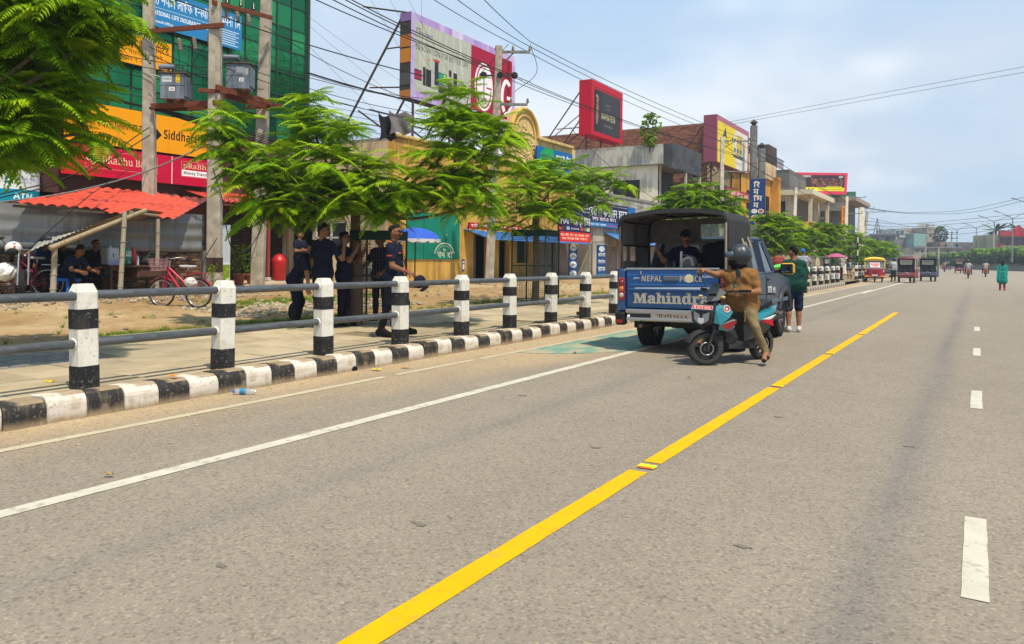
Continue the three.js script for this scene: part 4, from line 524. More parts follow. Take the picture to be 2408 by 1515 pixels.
function featherTree(name,label,base,trunk,lobes,o){
const q=rng(o.seed),t=thing(name,label,'tree',base,0,o.group),L=(p)=>p.clone().sub(t.position),fork=V(...trunk);
const tb=B(),lean=L(base.clone().add(fork));{const pts=[V(0,-.05,0),V(lean.x*.2+.02,lean.y*.4,lean.z*.2),V(lean.x*.7-.02,lean.y*.75,lean.z*.6),lean];const c=new THREE.CatmullRomCurve3(pts),n=14,r0=o.r,g=gridGeo(12,n,(u,v)=>{const p=c.getPoint(v),a=u*Math.PI*2,r=mix(r0,r0*.72,v)*(1+.12*Math.sin(a*3+v*5))*(v<.08?1.25-v*3:1);return{p:V(p.x+Math.cos(a)*r,p.y,p.z+Math.sin(a)*r),uv:[u*r0*6,v*fork.y]};});put('trunk',g,barkM,t);}
const roses=[];
for(const[c,rx,ry,n,drop=0]of lobes){
const l=L(c),s0=lean.clone(),mid=s0.clone().lerp(l,.5);mid.y-=.12*s0.distanceTo(l)*(o.arch??1);const low=l.clone();low.y-=ry*.55;
const cv=new THREE.CatmullRomCurve3([s0,mid,low]),g=new THREE.TubeGeometry(cv,10,1,7),p=g.attributes.position,pt=V(0,0,0);for(let i=0;i<=10;i++){cv.getPointAt(i / 10,pt);const r=mix(o.r*.42,.012,Math.pow(i / 10,.8));for(let k=0;k<=7;k++){const j=i*8+k;p.setXYZ(j,pt.x+(p.getX(j)-pt.x)*r,pt.y+(p.getY(j)-pt.y)*r,pt.z+(p.getZ(j)-pt.z)*r);}}put('limb',g,barkM,t);
const tw=B();const nn=Math.round(n*(o.more??1.12));for(let i=0;i<nn;i++){const a=q()*6.283,h=Math.pow(q(),.6)*2-1,rad=Math.sqrt(Math.max(0,1-h*h))*Math.pow(q(),.38),pos=l.clone().add(V(Math.cos(a)*rx*rad,h*ry-drop*rad*rad,Math.sin(a)*rx*rad));roses.push([pos,a,rad,h]);if(i%2===0)tw.rod(low,pos,.012,.005,4);}if(tw.g.length)tw.mesh('twigs',barkM,t).userData.kind='stuff';
}
const all=[];for(const[pos,a,rad,h]of roses){const k=o.per[0]+Math.floor(q()*o.per[1]),ph=q()*6.28;for(let i=0;i<k;i++){const az=ph+i / k*6.283+(q()-.5)*.5,out=Math.cos(az-(Math.PI / 2-a));const el=mix(.30,-.35,q())+.25*h-.12*rad;all.push({pos:pos.clone().add(V((q()-.5)*.07,(q()-.5)*.1,(q()-.5)*.07)),az,el,len:o.len*(.75+.5*q())*(i?1:.8),roll:(q()-.5)*.5,g:Math.floor(q()*4),m:q()<(o.shade||0)?(q()<.6?1:3):h>.25?(q()<.5?2:0):q()<.5?0:q()<.75?1:q()<.6?3:2});}}  // lobe tops take the lighter leaf colours: sunlight painted into the crown
const cam=camera.position,fwd=V(0,0,-1).applyQuaternion(camera.quaternion),M=(f)=>new THREE.Matrix4().compose(f.pos,new THREE.Quaternion().setFromEuler(new THREE.Euler(-f.el,f.az,f.roll,'YXZ')),V(f.len*1.15,f.len,f.len));
all.forEach((f)=>{f.d=f.pos.clone().add(t.position).sub(cam);f.near=f.d.length() / f.len;});const order=all.slice().sort((x,y)=>x.near-y.near),single=new Set(o.single?order.slice(0,o.single):[]);
const rest=[[],[],[],[]];const gs=o.low?frondsLow:fronds;
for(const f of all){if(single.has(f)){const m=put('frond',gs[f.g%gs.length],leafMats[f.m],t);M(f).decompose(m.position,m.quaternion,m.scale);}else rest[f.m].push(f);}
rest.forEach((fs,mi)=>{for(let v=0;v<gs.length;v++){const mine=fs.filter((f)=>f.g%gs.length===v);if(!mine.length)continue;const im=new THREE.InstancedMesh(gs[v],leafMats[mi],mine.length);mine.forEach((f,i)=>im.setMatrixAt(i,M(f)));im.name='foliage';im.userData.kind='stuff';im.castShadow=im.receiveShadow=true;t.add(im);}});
return t;
}
const lobesAt=(list,dist)=>list.map(([u,v,ru,rv,n,dz=0,drop=0])=>{const D=dist+dz,c=atD(u,v,D);return[c,ru / PF*D,rv / PF*D,n,drop];});
{ 
const base=V(-9.2,.2,-3.4);
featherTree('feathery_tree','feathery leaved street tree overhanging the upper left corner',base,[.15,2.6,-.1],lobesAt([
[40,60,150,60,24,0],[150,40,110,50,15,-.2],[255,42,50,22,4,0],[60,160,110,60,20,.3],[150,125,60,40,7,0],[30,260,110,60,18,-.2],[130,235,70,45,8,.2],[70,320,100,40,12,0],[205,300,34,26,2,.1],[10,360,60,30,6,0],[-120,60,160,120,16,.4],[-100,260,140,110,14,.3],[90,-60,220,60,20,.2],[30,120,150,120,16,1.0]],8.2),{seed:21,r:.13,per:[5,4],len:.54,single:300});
}
{ 
const base=V(-9.55,.2,-10.4);
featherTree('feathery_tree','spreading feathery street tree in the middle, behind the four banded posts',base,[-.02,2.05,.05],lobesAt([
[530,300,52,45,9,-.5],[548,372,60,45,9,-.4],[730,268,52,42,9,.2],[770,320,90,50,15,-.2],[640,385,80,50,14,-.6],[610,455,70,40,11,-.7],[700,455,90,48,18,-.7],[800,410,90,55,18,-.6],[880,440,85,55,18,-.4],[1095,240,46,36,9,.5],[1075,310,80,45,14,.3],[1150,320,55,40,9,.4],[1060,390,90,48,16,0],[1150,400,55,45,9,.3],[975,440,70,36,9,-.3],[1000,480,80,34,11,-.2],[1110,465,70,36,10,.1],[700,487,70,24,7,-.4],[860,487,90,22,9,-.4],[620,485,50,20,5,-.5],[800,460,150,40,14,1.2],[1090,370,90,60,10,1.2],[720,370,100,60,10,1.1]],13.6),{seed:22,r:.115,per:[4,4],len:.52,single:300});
}
{ 
const base=V(-10.1,.2,-17.9);
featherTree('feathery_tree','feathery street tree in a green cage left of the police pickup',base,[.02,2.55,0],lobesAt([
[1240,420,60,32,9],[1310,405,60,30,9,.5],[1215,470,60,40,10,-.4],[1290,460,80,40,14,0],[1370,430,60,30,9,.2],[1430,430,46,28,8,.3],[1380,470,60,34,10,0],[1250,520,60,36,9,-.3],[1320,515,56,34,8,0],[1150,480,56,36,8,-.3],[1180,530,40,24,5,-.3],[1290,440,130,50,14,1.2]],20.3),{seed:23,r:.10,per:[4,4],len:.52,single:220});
}
[[31.4,1640,[[1590,480,60,26,9],[1640,465,60,28,10],[1700,480,46,26,8],[1640,500,100,28,12,.6],[1565,505,40,18,5],[1725,510,26,16,4]],32,'fourth street tree, its crown showing above the canvas of the pickup'],
[46,1822,[[1800,545,46,32,10],[1850,545,46,32,10],[1820,530,40,26,8],[1790,580,40,22,6],[1840,580,46,22,7]],44,'rounded street tree right of the pickup cab'],
[53,1880,[[1875,545,36,26,8],[1895,570,36,28,8],[1870,585,34,18,6]],52,'rounded street tree behind the man in the green shirt'],
[61,1945,[[1925,560,34,30,9],[1960,565,34,30,9],[1940,545,30,18,6],[1940,590,40,16,7]],60,'dense rounded street tree above the second banded railing'],
[70,1995,[[1990,565,28,30,8],[2015,575,28,26,8],[2000,595,30,14,6]],70,'dense street tree above the parasol and the lit signs'],
[82,2045,[[2040,585,28,20,7],[2065,588,26,18,7],[2030,600,26,12,5]],82,'low street tree behind the yellow roofed auto rickshaw'],
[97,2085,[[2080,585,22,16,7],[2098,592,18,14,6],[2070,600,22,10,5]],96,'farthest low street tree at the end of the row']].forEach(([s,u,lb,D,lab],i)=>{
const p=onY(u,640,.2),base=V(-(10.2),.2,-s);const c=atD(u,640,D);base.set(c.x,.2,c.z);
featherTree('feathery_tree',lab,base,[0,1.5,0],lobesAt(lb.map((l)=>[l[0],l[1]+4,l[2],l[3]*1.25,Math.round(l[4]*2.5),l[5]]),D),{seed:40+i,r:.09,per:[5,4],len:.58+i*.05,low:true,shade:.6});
});
function guard(label,base,w,h,tilt,col,mesh=true){
const o=thing('tree_guard',label,'tree guard',base,tilt),m=mat(col,{roughness:.7,metalness:.3}),k=w / 2;
for(const[x,z]of[[-k,-k],[k,-k],[k,k],[-k,k]])B().bar(V(x,0,z),V(x,h,z),.03).mesh('corner_post',m,o);
for(const y of[.14,h*.52,h-.06]){const b=B();for(const[a,c]of[[[-k,-k],[k,-k]],[[k,-k],[k,k]],[[k,k],[-k,k]],[[-k,k],[-k,-k]]])b.bar(V(a[0],y,a[1]),V(c[0],y,c[1]),.022);b.mesh('hoop',m,o);}
const n=B(),st=.055;for(let i=1;i<w / st;i++)for(const z of[-k,k]){n.bar(V(-k+i*st,.14,z),V(-k+i*st,h,z),.004);n.bar(V(z,.14,-k+i*st),V(z,h,-k+i*st),.004);}for(let y=.14;y<h;y+=st)for(const z of[-k,k]){n.bar(V(-k,y,z),V(k,y,z),.004);n.bar(V(z,y,-k),V(z,y,k),.004);}if(mesh)n.mesh('wire_mesh',m,o).userData.kind='stuff';
B().bar(V(-k,h-.1,k+.02),V(k,h-.1,k+.02),.005,.17).mesh('name_plate',mat([.012,.04,.03]),o);B().bar(V(k+.02,h-.1,-k),V(k+.02,h-.1,k),.005,.17).mesh('name_plate',mat([.012,.04,.03]),o);return o;
}
guard('rusty wire mesh tree guard round the middle tree, beside the officers',V(-9.35,.2,-10.75),.78,1.72,.35,[.05,.035,.03]);
guard('tall dark green tree guard round the tree left of the pickup',V(-10.1,.2,-17.9),.95,2.0,.1,[.012,.05,.035]);
// ---------------------------------------------------------------- roadside tea stall
const bambooM=mat([.42,.33,.20],{map:T.wood,roughness:.7}),bambooPale=mat([.50,.44,.34],{map:T.wood,roughness:.75});
const navy=[.010,.013,.030];
function bamboo(bag,a,b,r){const d=b.clone().sub(a),n=Math.max(2,Math.round(d.length() / .32));bag.rod(a,b,r,r*.88,8);for(let i=1;i<n;i++){const p=a.clone().addScaledVector(d,i / n),e=d.clone().normalize().multiplyScalar(.009);bag.rod(p.clone().sub(e),p.clone().add(e),r*1.16,r*1.16,8);}return bag;}
{
const X=-18,t=thing('tea_stall','tea stall with a red tile sheet roof, brick base and grey metal wall','stall',[X,.45,-11]),L=(p)=>p.clone().sub(t.position);
const q=rng(71),bg=[0,1,2].map((i)=>boxUV(clean(cbox(.10,.066,.228,.006)),i*.3,i*.6)),bms=[[.13,.062,.040],[.20,.105,.065],[.10,.055,.042],[.26,.17,.10],[.085,.06,.052]].map((c)=>mat(c,{map:re(T.dust,.6),roughness:1}));
put('mortar_core',B().span(-.16,-.2,4.0,-.03,1.06,-2.5).geo(),mat([.13,.11,.09],{roughness:1}),t);let n=0;const rest=bms.map(()=>B());
for(let y=-.02,r=0;y<1.04;y+=.079,r++)for(let s=-3.9+(r&1)*.12;s<2.5;s+=.243){const k=Math.floor(q()*3),m=Math.floor(q()*5),dx=q()*.02;if(s>-3.2&&n<292){n++;const o=put('brick',bg[k],bms[m],t);o.position.set(-.055+dx,y,-s);o.rotation.y=(q()-.5)*.04;}else rest[m].add(bg[k].clone(),M4(-.055+dx,y,-s));}
rest.forEach((b,i)=>{if(b.g.length)b.mesh('brickwork',bms[i],t).userData.kind='stuff';});
const sheetM=mat([.23,.24,.25],{map:T.grime,roughness:.5,metalness:.3});
const P=[[0,0],[.06,.035],[.15,.035],[.2,0]];const prof=[];for(let y=1.06;y<2.0;y+=.33)for(const[dy,d]of P)prof.push([y+dy,d]);prof.push([2.07,0]);
for(const[a,b]of[[4.0,1.4],[1.42,-.9],[-.88,-2.46]]){const o=gridGeo(6,prof.length-1,(u,v)=>{const[y,d]=prof[Math.round(v*(prof.length-1))];return{p:V(.03+d+.012*Math.sin(u*9+y*3),y,mix(a,b,u)),uv:[u*3,y]};});put('metal_sheet',o,sheetM,t);}
put('metal_sheet',gridGeo(3,prof.length-1,(u,v)=>{const[y,d]=prof[Math.round(v*(prof.length-1))];return{p:V(mix(.03,-2.2,u),y,-2.5-d),uv:[u*2,y]};}),sheetM,t);
put('corner_post',B().span(-.1,-.1,-2.44,.09,1.1,-2.58,.01).geo(),mat([.52,.49,.43],{map:T.grime}),t);put('side_brick',B().span(-2.2,-.1,-2.45,-.1,1.06,-2.53).geo(),bms[0],t);
const roofM=mat([.74,.088,.042],{map:re(T.plaster,2),roughness:.38});
const pt=(u,v,x)=>L(onX(u,v,x));
put('roof_sheet',ribbed(pt(20,481,-17.6),pt(262,498,-17.6),pt(420,463,-19.4),pt(215,444,-19.4),.24,.055,1),roofM,t);
put('roof_sheet',ribbed(pt(232,503,-17.35),pt(405,519,-17.1),pt(489,471,-18.7),pt(335,461,-19.2),.24,.055,1),roofM,t);
put('roof_sheet',ribbed(pt(470,473,-18.9),pt(560,479,-18.9),pt(620,470,-20.5),pt(520,468,-20.5),.24,.055,1),roofM,t);
put('rafter',B().bar(pt(30,484,-17.7),pt(400,512,-17.5),.05).geo(),mat([.12,.09,.06],{map:T.wood}),t);
const c=thing('lean_to_canopy','rusty corrugated lean-to canopy on crooked bamboo posts in front of the stall','canopy',[-16.6,.45,-10.2]),K=(u,v,x)=>onX(u,v,x).sub(c.position);
const fl=K(57,598,-16.1),fh=K(316,489,-16.1),bh=K(392,500,-17.75),bl=K(95,572,-17.75);
put('corrugated_sheet',ribbed(fl,fh,bh,bl,.5,.0,0),mat([.40,.35,.29],{map:T.rust,roughness:.7,metalness:.3}),c);
put('corrugated_sheet',ribbed(fl.clone().add(V(0,.05,-.1)),fl.clone().lerp(fh,.7).add(V(0,.05,-.1)),bl.clone().lerp(bh,.7).add(V(0,.06,0)),bl.clone().add(V(0,.06,0)),.1,.02,0),mat([.50,.48,.43],{map:T.grime,roughness:.6,metalness:.3}),c);
put('bamboo_beam',bamboo(B(),fl.clone().lerp(fh,.2).add(V(.04,-.09,0)),fh.clone().add(V(.04,-.04,-.25)),.055).geo(),bambooM,c);
put('bamboo_beam',bamboo(B(),fh.clone().add(V(0,-.1,.1)),bh.clone().add(V(0,-.12,0)),.04).geo(),bambooM,c);
for(const[u0,v0,u1,v1,x,r]of[[129,577,123,702,-16.25,.062],[293,498,281,705,-16.0,.055],[371,515,368,699,-16.9,.05],[186,555,187,640,-17.7,.04]]){const a=K(u1,v1,x);a.y=-.05;put('bamboo_post',bamboo(B(),a,K(u0,v0,x),r).geo(),bambooPale,c);}
}
const standY=.45;
{
const c=onX(302,690,-17.2),t=thing('wooden_table','brown wooden desk under the lean-to, holding the water coolers','table',[-17.15,standY,c.z],0),m=mat([.105,.06,.045],{map:T.wood,roughness:.6});
B().box(.72,.045,1.42,0,.70,0,0,0,0,.008).mesh('tabletop',m,t);for(const x of[-.31,.31])for(const z of[-.66,.66])B().box(.055,.68,.055,x,.34,z).mesh('leg',m,t);B().box(.58,.24,.68,.02,.55,-.33,0,0,0,.01).mesh('drawer_box',mat([.16,.075,.055],{map:T.wood,roughness:.6}),t);B().box(.01,.18,.58,.318,.55,-.33).mesh('drawer_front',mat([.12,.06,.048],{map:T.wood}),t);
const Y=standY+.73,z=c.z;
const can=thing('water_container','square translucent white water container at the left end of the desk','container',[-17.15,Y,z+.50],.1);B().box(.30,.40,.30,0,.2,0,0,0,0,.03).mesh('body',mat([.46,.50,.58],{roughness:.4}),can);B().cyl(.035,.035,.04,0,.42,0).mesh('cap',mat([.6,.62,.66]),can);B().box(.006,.10,.02,.152,.22,.02).mesh('spout_mark',mat([.05,.05,.06]),can);B().box(.004,.12,.301,.151,.06,0).mesh('water_level',mat([.30,.36,.52],{roughness:.3}),can);
const cooler=thing('water_cooler','green water cooler with a white label in the middle of the desk','cooler',[-17.15,Y,z+.14],0);B().add(new THREE.LatheGeometry([[0,0],[.135,0],[.15,.02],[.155,.30],[.135,.37],[.11,.40],[0,.41]].map(([x,y])=>new THREE.Vector2(x,y)),20)).mesh('body',mat([.012,.25,.16],{roughness:.35}),cooler);B().cyl(.02,.02,.05,.17,.06,0,0,0,1.57).mesh('tap',mat([.6,.6,.6]),cooler);put('label',quadGeo(V(.158,.2,.06),V(.158,.2,-.06),V(.156,.31,-.06),V(.156,.31,.06)),print(64,64,(g,w,h)=>{fill(g,w,h,'#dfe6dc');g.fillStyle='#2c6b4e';g.fillRect(8,10,22,20);g.fillRect(36,12,20,14);g.fillRect(8,40,48,6);}),cooler);
const bagR=thing('plastic_bag','tall red plastic bag between the green cooler and black bag','bag',[-17.2,Y,z-.10]);const bagG=(w,h,d,s)=>{const g=new THREE.SphereGeometry(1,18,14),p=g.attributes.position;for(let i=0;i<p.count;i++){const x=p.getX(i),y=p.getY(i),zz=p.getZ(i),k=1+.22*(fbm(x*3+s,y*3+zz*2,3,0,s)-.5),tp=y>0?1-y*.45:1;p.setXYZ(i,x*w*k*tp,Math.max(-.5,y)*h*k+h*.5,zz*d*k*tp);}g.computeVertexNormals();return boxUV(clean(g));};
put('bag_body',bagG(.12,.27,.12,3),mat([.62,.02,.03],{roughness:.35}),bagR);put('bag_knot',bagG(.04,.05,.04,4).translate(0,.36,.01),mat([.62,.02,.03],{roughness:.35}),bagR);
const bagB=thing('duffel_bag','black bag with teal lettering at the right end of the desk','bag',[-17.1,Y,z-.45]);put('bag_body',bagG(.16,.165,.26,7),mat([.012,.012,.014],{roughness:.6}),bagB);B().ring(.13,.012,.14,.17,0,0,1.57,0,16,6).mesh('strap',mat([.03,.09,.08]),bagB);
const bs=thing('plastic_bottle','clear drinking bottle standing on the desk beside the green cooler','bottle',[-16.95,Y,z-.06]);B().cyl(.032,.032,.17,0,.085,0).cyl(.03,.012,.05,0,.195,0).mesh('body',mat([.55,.6,.62],{roughness:.15}),bs);B().cyl(.015,.015,.02,0,.23,0).mesh('cap',mat([.5,.05,.05]),bs);
const hp=thing('cloth_heap','yellow and red cloth heap on the ground below the desk','cloth',[-17,standY-.02,z+.35]);put('yellow_cloth',bagG(.22,.1,.2,11),mat([.62,.38,.02]),hp);put('red_cloth',bagG(.2,.08,.22,12).translate(.05,0,.3),mat([.42,.02,.02]),hp);
}
function stool(label,p,turn){
const t=thing('plastic_stool',label,'stool',p,turn),m=mat([.015,.16,.68],{roughness:.35});B().box(.34,.03,.34,0,.44,0,0,0,0,.012).box(.36,.05,.36,0,.41,0,0,0,0,.01).mesh('seat',m,t);
for(const x of[-1,1])for(const z of[-1,1])B().bar(V(x*.13,.41,z*.13),V(x*.2,0,z*.2),.06,.035).mesh('leg',m,t);return t;
}
// ---------------------------------------------------------------- bicycles
function bicycle(name,label,rear,front,col,o={}){
const c=rear.clone().add(front).multiplyScalar(.5),t=thing(name,label,'bicycle',c,Math.atan2(-(front.z-rear.z),front.x-rear.x)),h=rear.distanceTo(front) / 2,R0=o.r||.33,fm=mat(col,{roughness:.3,metalness:.2}),blk=mat([.015,.015,.015],{roughness:.7}),chrome=mat([.5,.5,.5],{roughness:.3,metalness:.9});
for(const x of[-h,h]){const w=new THREE.Group();w.name='wheel';w.position.set(x,R0,0);t.add(w);B().ring(R0-.02,.021,0,0,0,0,0,0,36,8).mesh('tyre',mat([.045,.042,.04],{roughness:.9}),w);B().ring(R0-.045,.011,0,0,0,0,0,0,36,6).mesh('rim',chrome,w);const sp=B();for(let i=0;i<22;i++){const a=i / 22*6.283;sp.rod(V(Math.cos(a+.25)*.03,Math.sin(a+.25)*.03,i&1?.03:-.03),V(Math.cos(a)*(R0-.05),Math.sin(a)*(R0-.05),0),.0022,.0022,4);}sp.cyl(.03,.03,.09,0,0,0,Math.PI / 2).mesh('spokes',chrome,w).userData.kind='stuff';}
const hd=V(h-.17,.86,0),bb=V(-.08,.28,0),st=V(-h*.42,.78,0),rw=V(-h,R0,0),fw=V(h,R0,0),f=B();f.rod(hd.clone().add(V(.02,-.12,0)),bb,.024).rod(hd.clone().add(V(0,-.03,0)),V(-.16,.48,0),.022).rod(bb,st,.02);for(const z of[.05,-.05])f.rod(bb,rw.clone().setZ(z),.012).rod(st.clone().add(V(.04,-.16,0)),rw.clone().setZ(z),.012);f.mesh('frame',fm,t);
const fk=B().rod(hd,hd.clone().add(V(.03,-.18,0)),.022);for(const z of[.05,-.05])fk.rod(hd.clone().add(V(.035,-.2,0)).setZ(z),fw.clone().setZ(z),.013);fk.mesh('fork',fm,t);
B().rod(hd,hd.clone().add(V(-.03,.15,0)),.014).tube([V(h-.36,1.02,.29),V(h-.28,1.05,.22),V(h-.17,1.03,.08),V(h-.17,1.03,-.08),V(h-.28,1.05,-.22),V(h-.36,1.02,-.29)],.012,6,24).mesh('handlebar',chrome,t);for(const z of[.29,-.29])B().rod(V(h-.45,1.0,z),V(h-.34,1.02,z),.017).mesh('grip',blk,t);
B().box(.26,.05,.19,st.x-.02,.87,0,0,0,0,.02).box(.13,.045,.09,st.x+.12,.875,0,0,0,0,.015).mesh('saddle',o.saddle||blk,t);B().rod(st,st.clone().add(V(0,.09,0)),.013).mesh('seat_post',chrome,t);
for(const[x,a0,a1]of[[-h,.1,2.7],[h,.6,2.3]]){const g=gridGeo(16,2,(u,v)=>{const a=mix(a0,a1,u),r=R0+.02+(v===.5?.01:0);return{p:V(x+Math.cos(a)*r,R0+Math.sin(a)*r,(v-.5)*.07)};});put('mudguard',g,fm,t);}
B().box(.34,.012,.14,-h-.06,.73,0).rod(V(-h-.2,.73,.06),V(-h,R0,.06),.006).rod(V(-h-.2,.73,-.06),V(-h,R0,-.06),.006).mesh('carrier',o.carrier||chrome,t);
B().box(.46,.07,.015,-h*.55,.31,.06,0,0,.06,.005).cyl(.085,.085,.012,-.08,.28,.065,Math.PI / 2).mesh('chain_guard',o.guard||fm,t);const cr=B();for(const s of[1,-1])cr.rod(V(-.08,.28,.08*s),V(-.08+.1*s,.28-.13,.08*s),.009).box(.09,.02,.07,-.08+.1*s,.15,.12*s);cr.mesh('crank_pedals',chrome,t).userData.kind='stuff';
const bk=B(),bx=h+.08,by=.78;for(let i=0;i<=8;i++){const k=i / 8-.5;bk.bar(V(bx+k*.30,by+.24,.17),V(bx+k*.22,by,.12),.006).bar(V(bx+k*.30,by+.24,-.17),V(bx+k*.22,by,-.12),.006).bar(V(bx+.15,by+.24,k*.34),V(bx+.11,by,k*.24),.006).bar(V(bx-.15,by+.24,k*.34),V(bx-.11,by,k*.24),.006);}for(const[y,k]of[[0,.72],[.08,.82],[.16,.9],[.24,1]])for(const s of[-1,1])bk.bar(V(bx-.15*k,by+y,s*.17*k),V(bx+.15*k,by+y,s*.17*k),.009).bar(V(bx+s*.15*k,by+y,-.17*k),V(bx+s*.15*k,by+y,.17*k),.009);bk.box(.2,.008,.22,bx,by,0).mesh('basket',o.basket||blk,t).userData.kind='stuff';
B().rod(V(-.1,.26,.05),V(-.16,.0,.17),.01).mesh('kickstand',chrome,t);return t;
}
const b1r=onX(112,699,-17.0),b1f=onX(22,692,-17.45);b1r.y=b1f.y=.46;
bicycle('bicycle','dark red bicycle with a wire basket leaning at the left end of the stall',b1r,b1f,[.20,.012,.03],{saddle:mat([.30,.30,.29])});
const b2r=onX(466,724,-13.9),b2f=onX(380,712,-14.7);b2r.y=b2f.y=.32;
bicycle('bicycle','bright crimson bicycle with a pink basket beside the utility pole',b2r,b2f,[.46,.008,.06],{r:.31,saddle:mat([.45,.46,.48],{roughness:.3}),carrier:mat([.42,.01,.06]),basket:mat([.40,.22,.24]),guard:mat([.72,.70,.72])});
{ 
const bagAt=(name,label,p,r,m,s)=>{const g=new THREE.IcosahedronGeometry(1,3),q=g.attributes.position;for(let i=0;i<q.count;i++){const k=r*(1+.5*(fbm(q.getX(i)*3+s,q.getY(i)*3+q.getZ(i)*3,4,0,s)-.5));q.setXYZ(i,q.getX(i)*k,q.getY(i)*k*.85,q.getZ(i)*k);}g.computeVertexNormals();const o=put(name,g,m);o.position.copy(p);return tag(o,label,'bag');};
bagAt('plastic_bag','white bag stuffed into the dark bicycle basket',onX(12,640,-17.4),.22,mat([.66,.66,.64],{roughness:.5}),3);bagAt('plastic_bag','clear crumpled bag tied over the crimson bicycle saddle',onX(449,664,-14.05),.13,mat([.62,.63,.63],{roughness:.25}),5);
}
stool('blue plastic stool under the officer leaning forward at the stall',V(onX(158,698,-16.8).x,standY,onX(158,698,-16.8).z),.3);
{
const stand=(lab,u0,u1,x)=>{const p=onWall(x,u0,688,527,u1,690,530);board('display_panel',lab,...p.map((q)=>q.clone()),print(256,512,(g,w,h)=>{fill(g,w,h,'#b9c2cb');weather(g,w,h,6,.1);g.fillStyle='#7d8a2c';g.fillRect(8,300,w-16,205);const q=rng(5);for(let i=0;i<26;i++){g.strokeStyle=['#a5bf2e','#cddb7a','#e8eef0','#6d9a20'][i%4];g.lineWidth=6+q()*14;g.beginPath();g.arc(q()*w,330+q()*160,10+q()*40,q()*6,q()*6+2);g.stroke();}g.fillStyle='#d6dde2';g.fillRect(0,285,w,14);}),.06,0xa8acaf,'panel');};
stand('pale display panel with a green floral foot, between stall and utility pole',427,472,-18.4);stand('pale display panel with a green floral foot, right of the utility pole',512,541,-18.3);
const bp=onX(656,652,-22.6),bin=thing('dustbin','tall red dustbin against the wall behind the officers','dustbin',[bp.x,.5,bp.z]);B().add(new THREE.LatheGeometry([[0,0],[.23,0],[.27,.7],[.28,.72],[.25,.80],[.15,.95],[0,1.0]].map(([x,y])=>new THREE.Vector2(x,y)),20)).mesh('body',mat([.50,.008,.014],{roughness:.4}),bin);B().add(new THREE.TorusGeometry(.26,.03,6,20,Math.PI),M4(0,.72,.0,0,1.0,0)).mesh('liner',mat([.02,.02,.02]),bin);
const rp=onX(630,656,-22.4),tp=onX(641,500,-22.4),post=thing('red_post','slim red painted post with a white foot beside the dustbin','post',[rp.x,.5,rp.z]);B().bar(V(0,.1,0),V(0,3.0,0),.1,.1,.01).mesh('shaft',mat([.26,.055,.045],{roughness:.6}),post);B().box(.16,.12,.16,0,.06,0,0,0,0,.01).mesh('foot',mat([.5,.48,.44]),post);
const pot=(lab,u,v,x,k)=>{const p=onX(u,v,x),t=thing('potted_plant',lab,'plant',[p.x,gy(-p.x),p.z]);B().add(new THREE.LatheGeometry([[0,0],[.12,0],[.17,.28],[.19,.29],[.16,.33],[0,.3]].map(([a,b])=>new THREE.Vector2(a*k,b*k)),14)).mesh('pot',mat([.28,.09,.05]),t);const lf=B(),q=rng(u|0);for(let i=0;i<46;i++){const a=q()*6.28,h=.35+q()*.9,r=.1+q()*.28;lf.add(new THREE.ConeGeometry(.03,.16,3),M4(Math.cos(a)*r*k,h*k,Math.sin(a)*r*k,q()*3,a,q()*3,k));}for(let i=0;i<6;i++)lf.rod(V(0,.3*k,0),V((q()-.5)*.4*k,1.1*k,(q()-.5)*.4*k),.006,.004,4);lf.mesh('foliage',leafMats[1],t).userData.kind='stuff';};
pot('potted plant standing by the dark shutter, left of the third pole',590,660,-21,1);pot('bushy plant in a pot beside the floral panel',562,664,-20.6,1.1);pot('small yellow green plant growing at the foot of the utility pole',500,690,-16.5,.6);
const up=onX(975,690,-15.8),um=thing('patio_umbrella','blue and white market umbrella behind the officer with glasses','umbrella',[up.x,gy(15.8),up.z]);B().cyl(.022,.022,2.0,0,1.0,0).mesh('pole',mat([.06,.06,.06]),um);put('canopy',gridGeo(48,6,(u,v)=>{const a=u*6.283,r=v*.84*(1-.05*Math.abs(Math.sin(a*4)));return{p:V(Math.cos(a)*r,1.98-v*v*.30-(v>.9?.10:0),Math.sin(a)*r)};}),mat([.03,.10,.50],{roughness:.6}),um);put('valance',gridGeo(48,1,(u,v)=>{const a=u*6.283;return{p:V(Math.cos(a)*.83,1.60-v*.13*(.5+.5*Math.abs(Math.sin(a*8))),Math.sin(a)*.83)};}),mat([.6,.6,.6]),um);
const crate=(lab,u,v,x,y,c,turn)=>{const p=onX(u,v,x),t=thing('plastic_crate',lab,'crate',[p.x,y,p.z],turn,'crates behind the middle tree'),m=mat(c,{roughness:.5});for(let k=0;k<4;k++){const b=B();for(const z of[-.2,.2])b.box(.56,.045,.02,0,.04+k*.075,z);for(const xx of[-.28,.28])b.box(.02,.045,.4,xx,.04+k*.075,0);b.mesh('slat_band',m,t);}for(const xx of[-.27,.27])for(const z of[-.19,.19])B().box(.035,.3,.035,xx,.15,z).mesh('corner',m,t);B().box(.54,.02,.38,0,.02,0).mesh('floor',m,t);};
crate('dark grey plastic crate at the foot of the stack behind the middle tree',870,660,-16.4,.44,[.05,.06,.065],.5);crate('dark slatted crate on top of the grey one behind the tree',869,640,-16.4,.76,[.04,.05,.055],.45);crate('blue plastic crate beside the grey crates, under a green one',893,660,-16.2,.44,[.03,.12,.25],.6);crate('green plastic crate topmost beside the wire guard',893,640,-16.2,.76,[.02,.22,.12],.55);
}
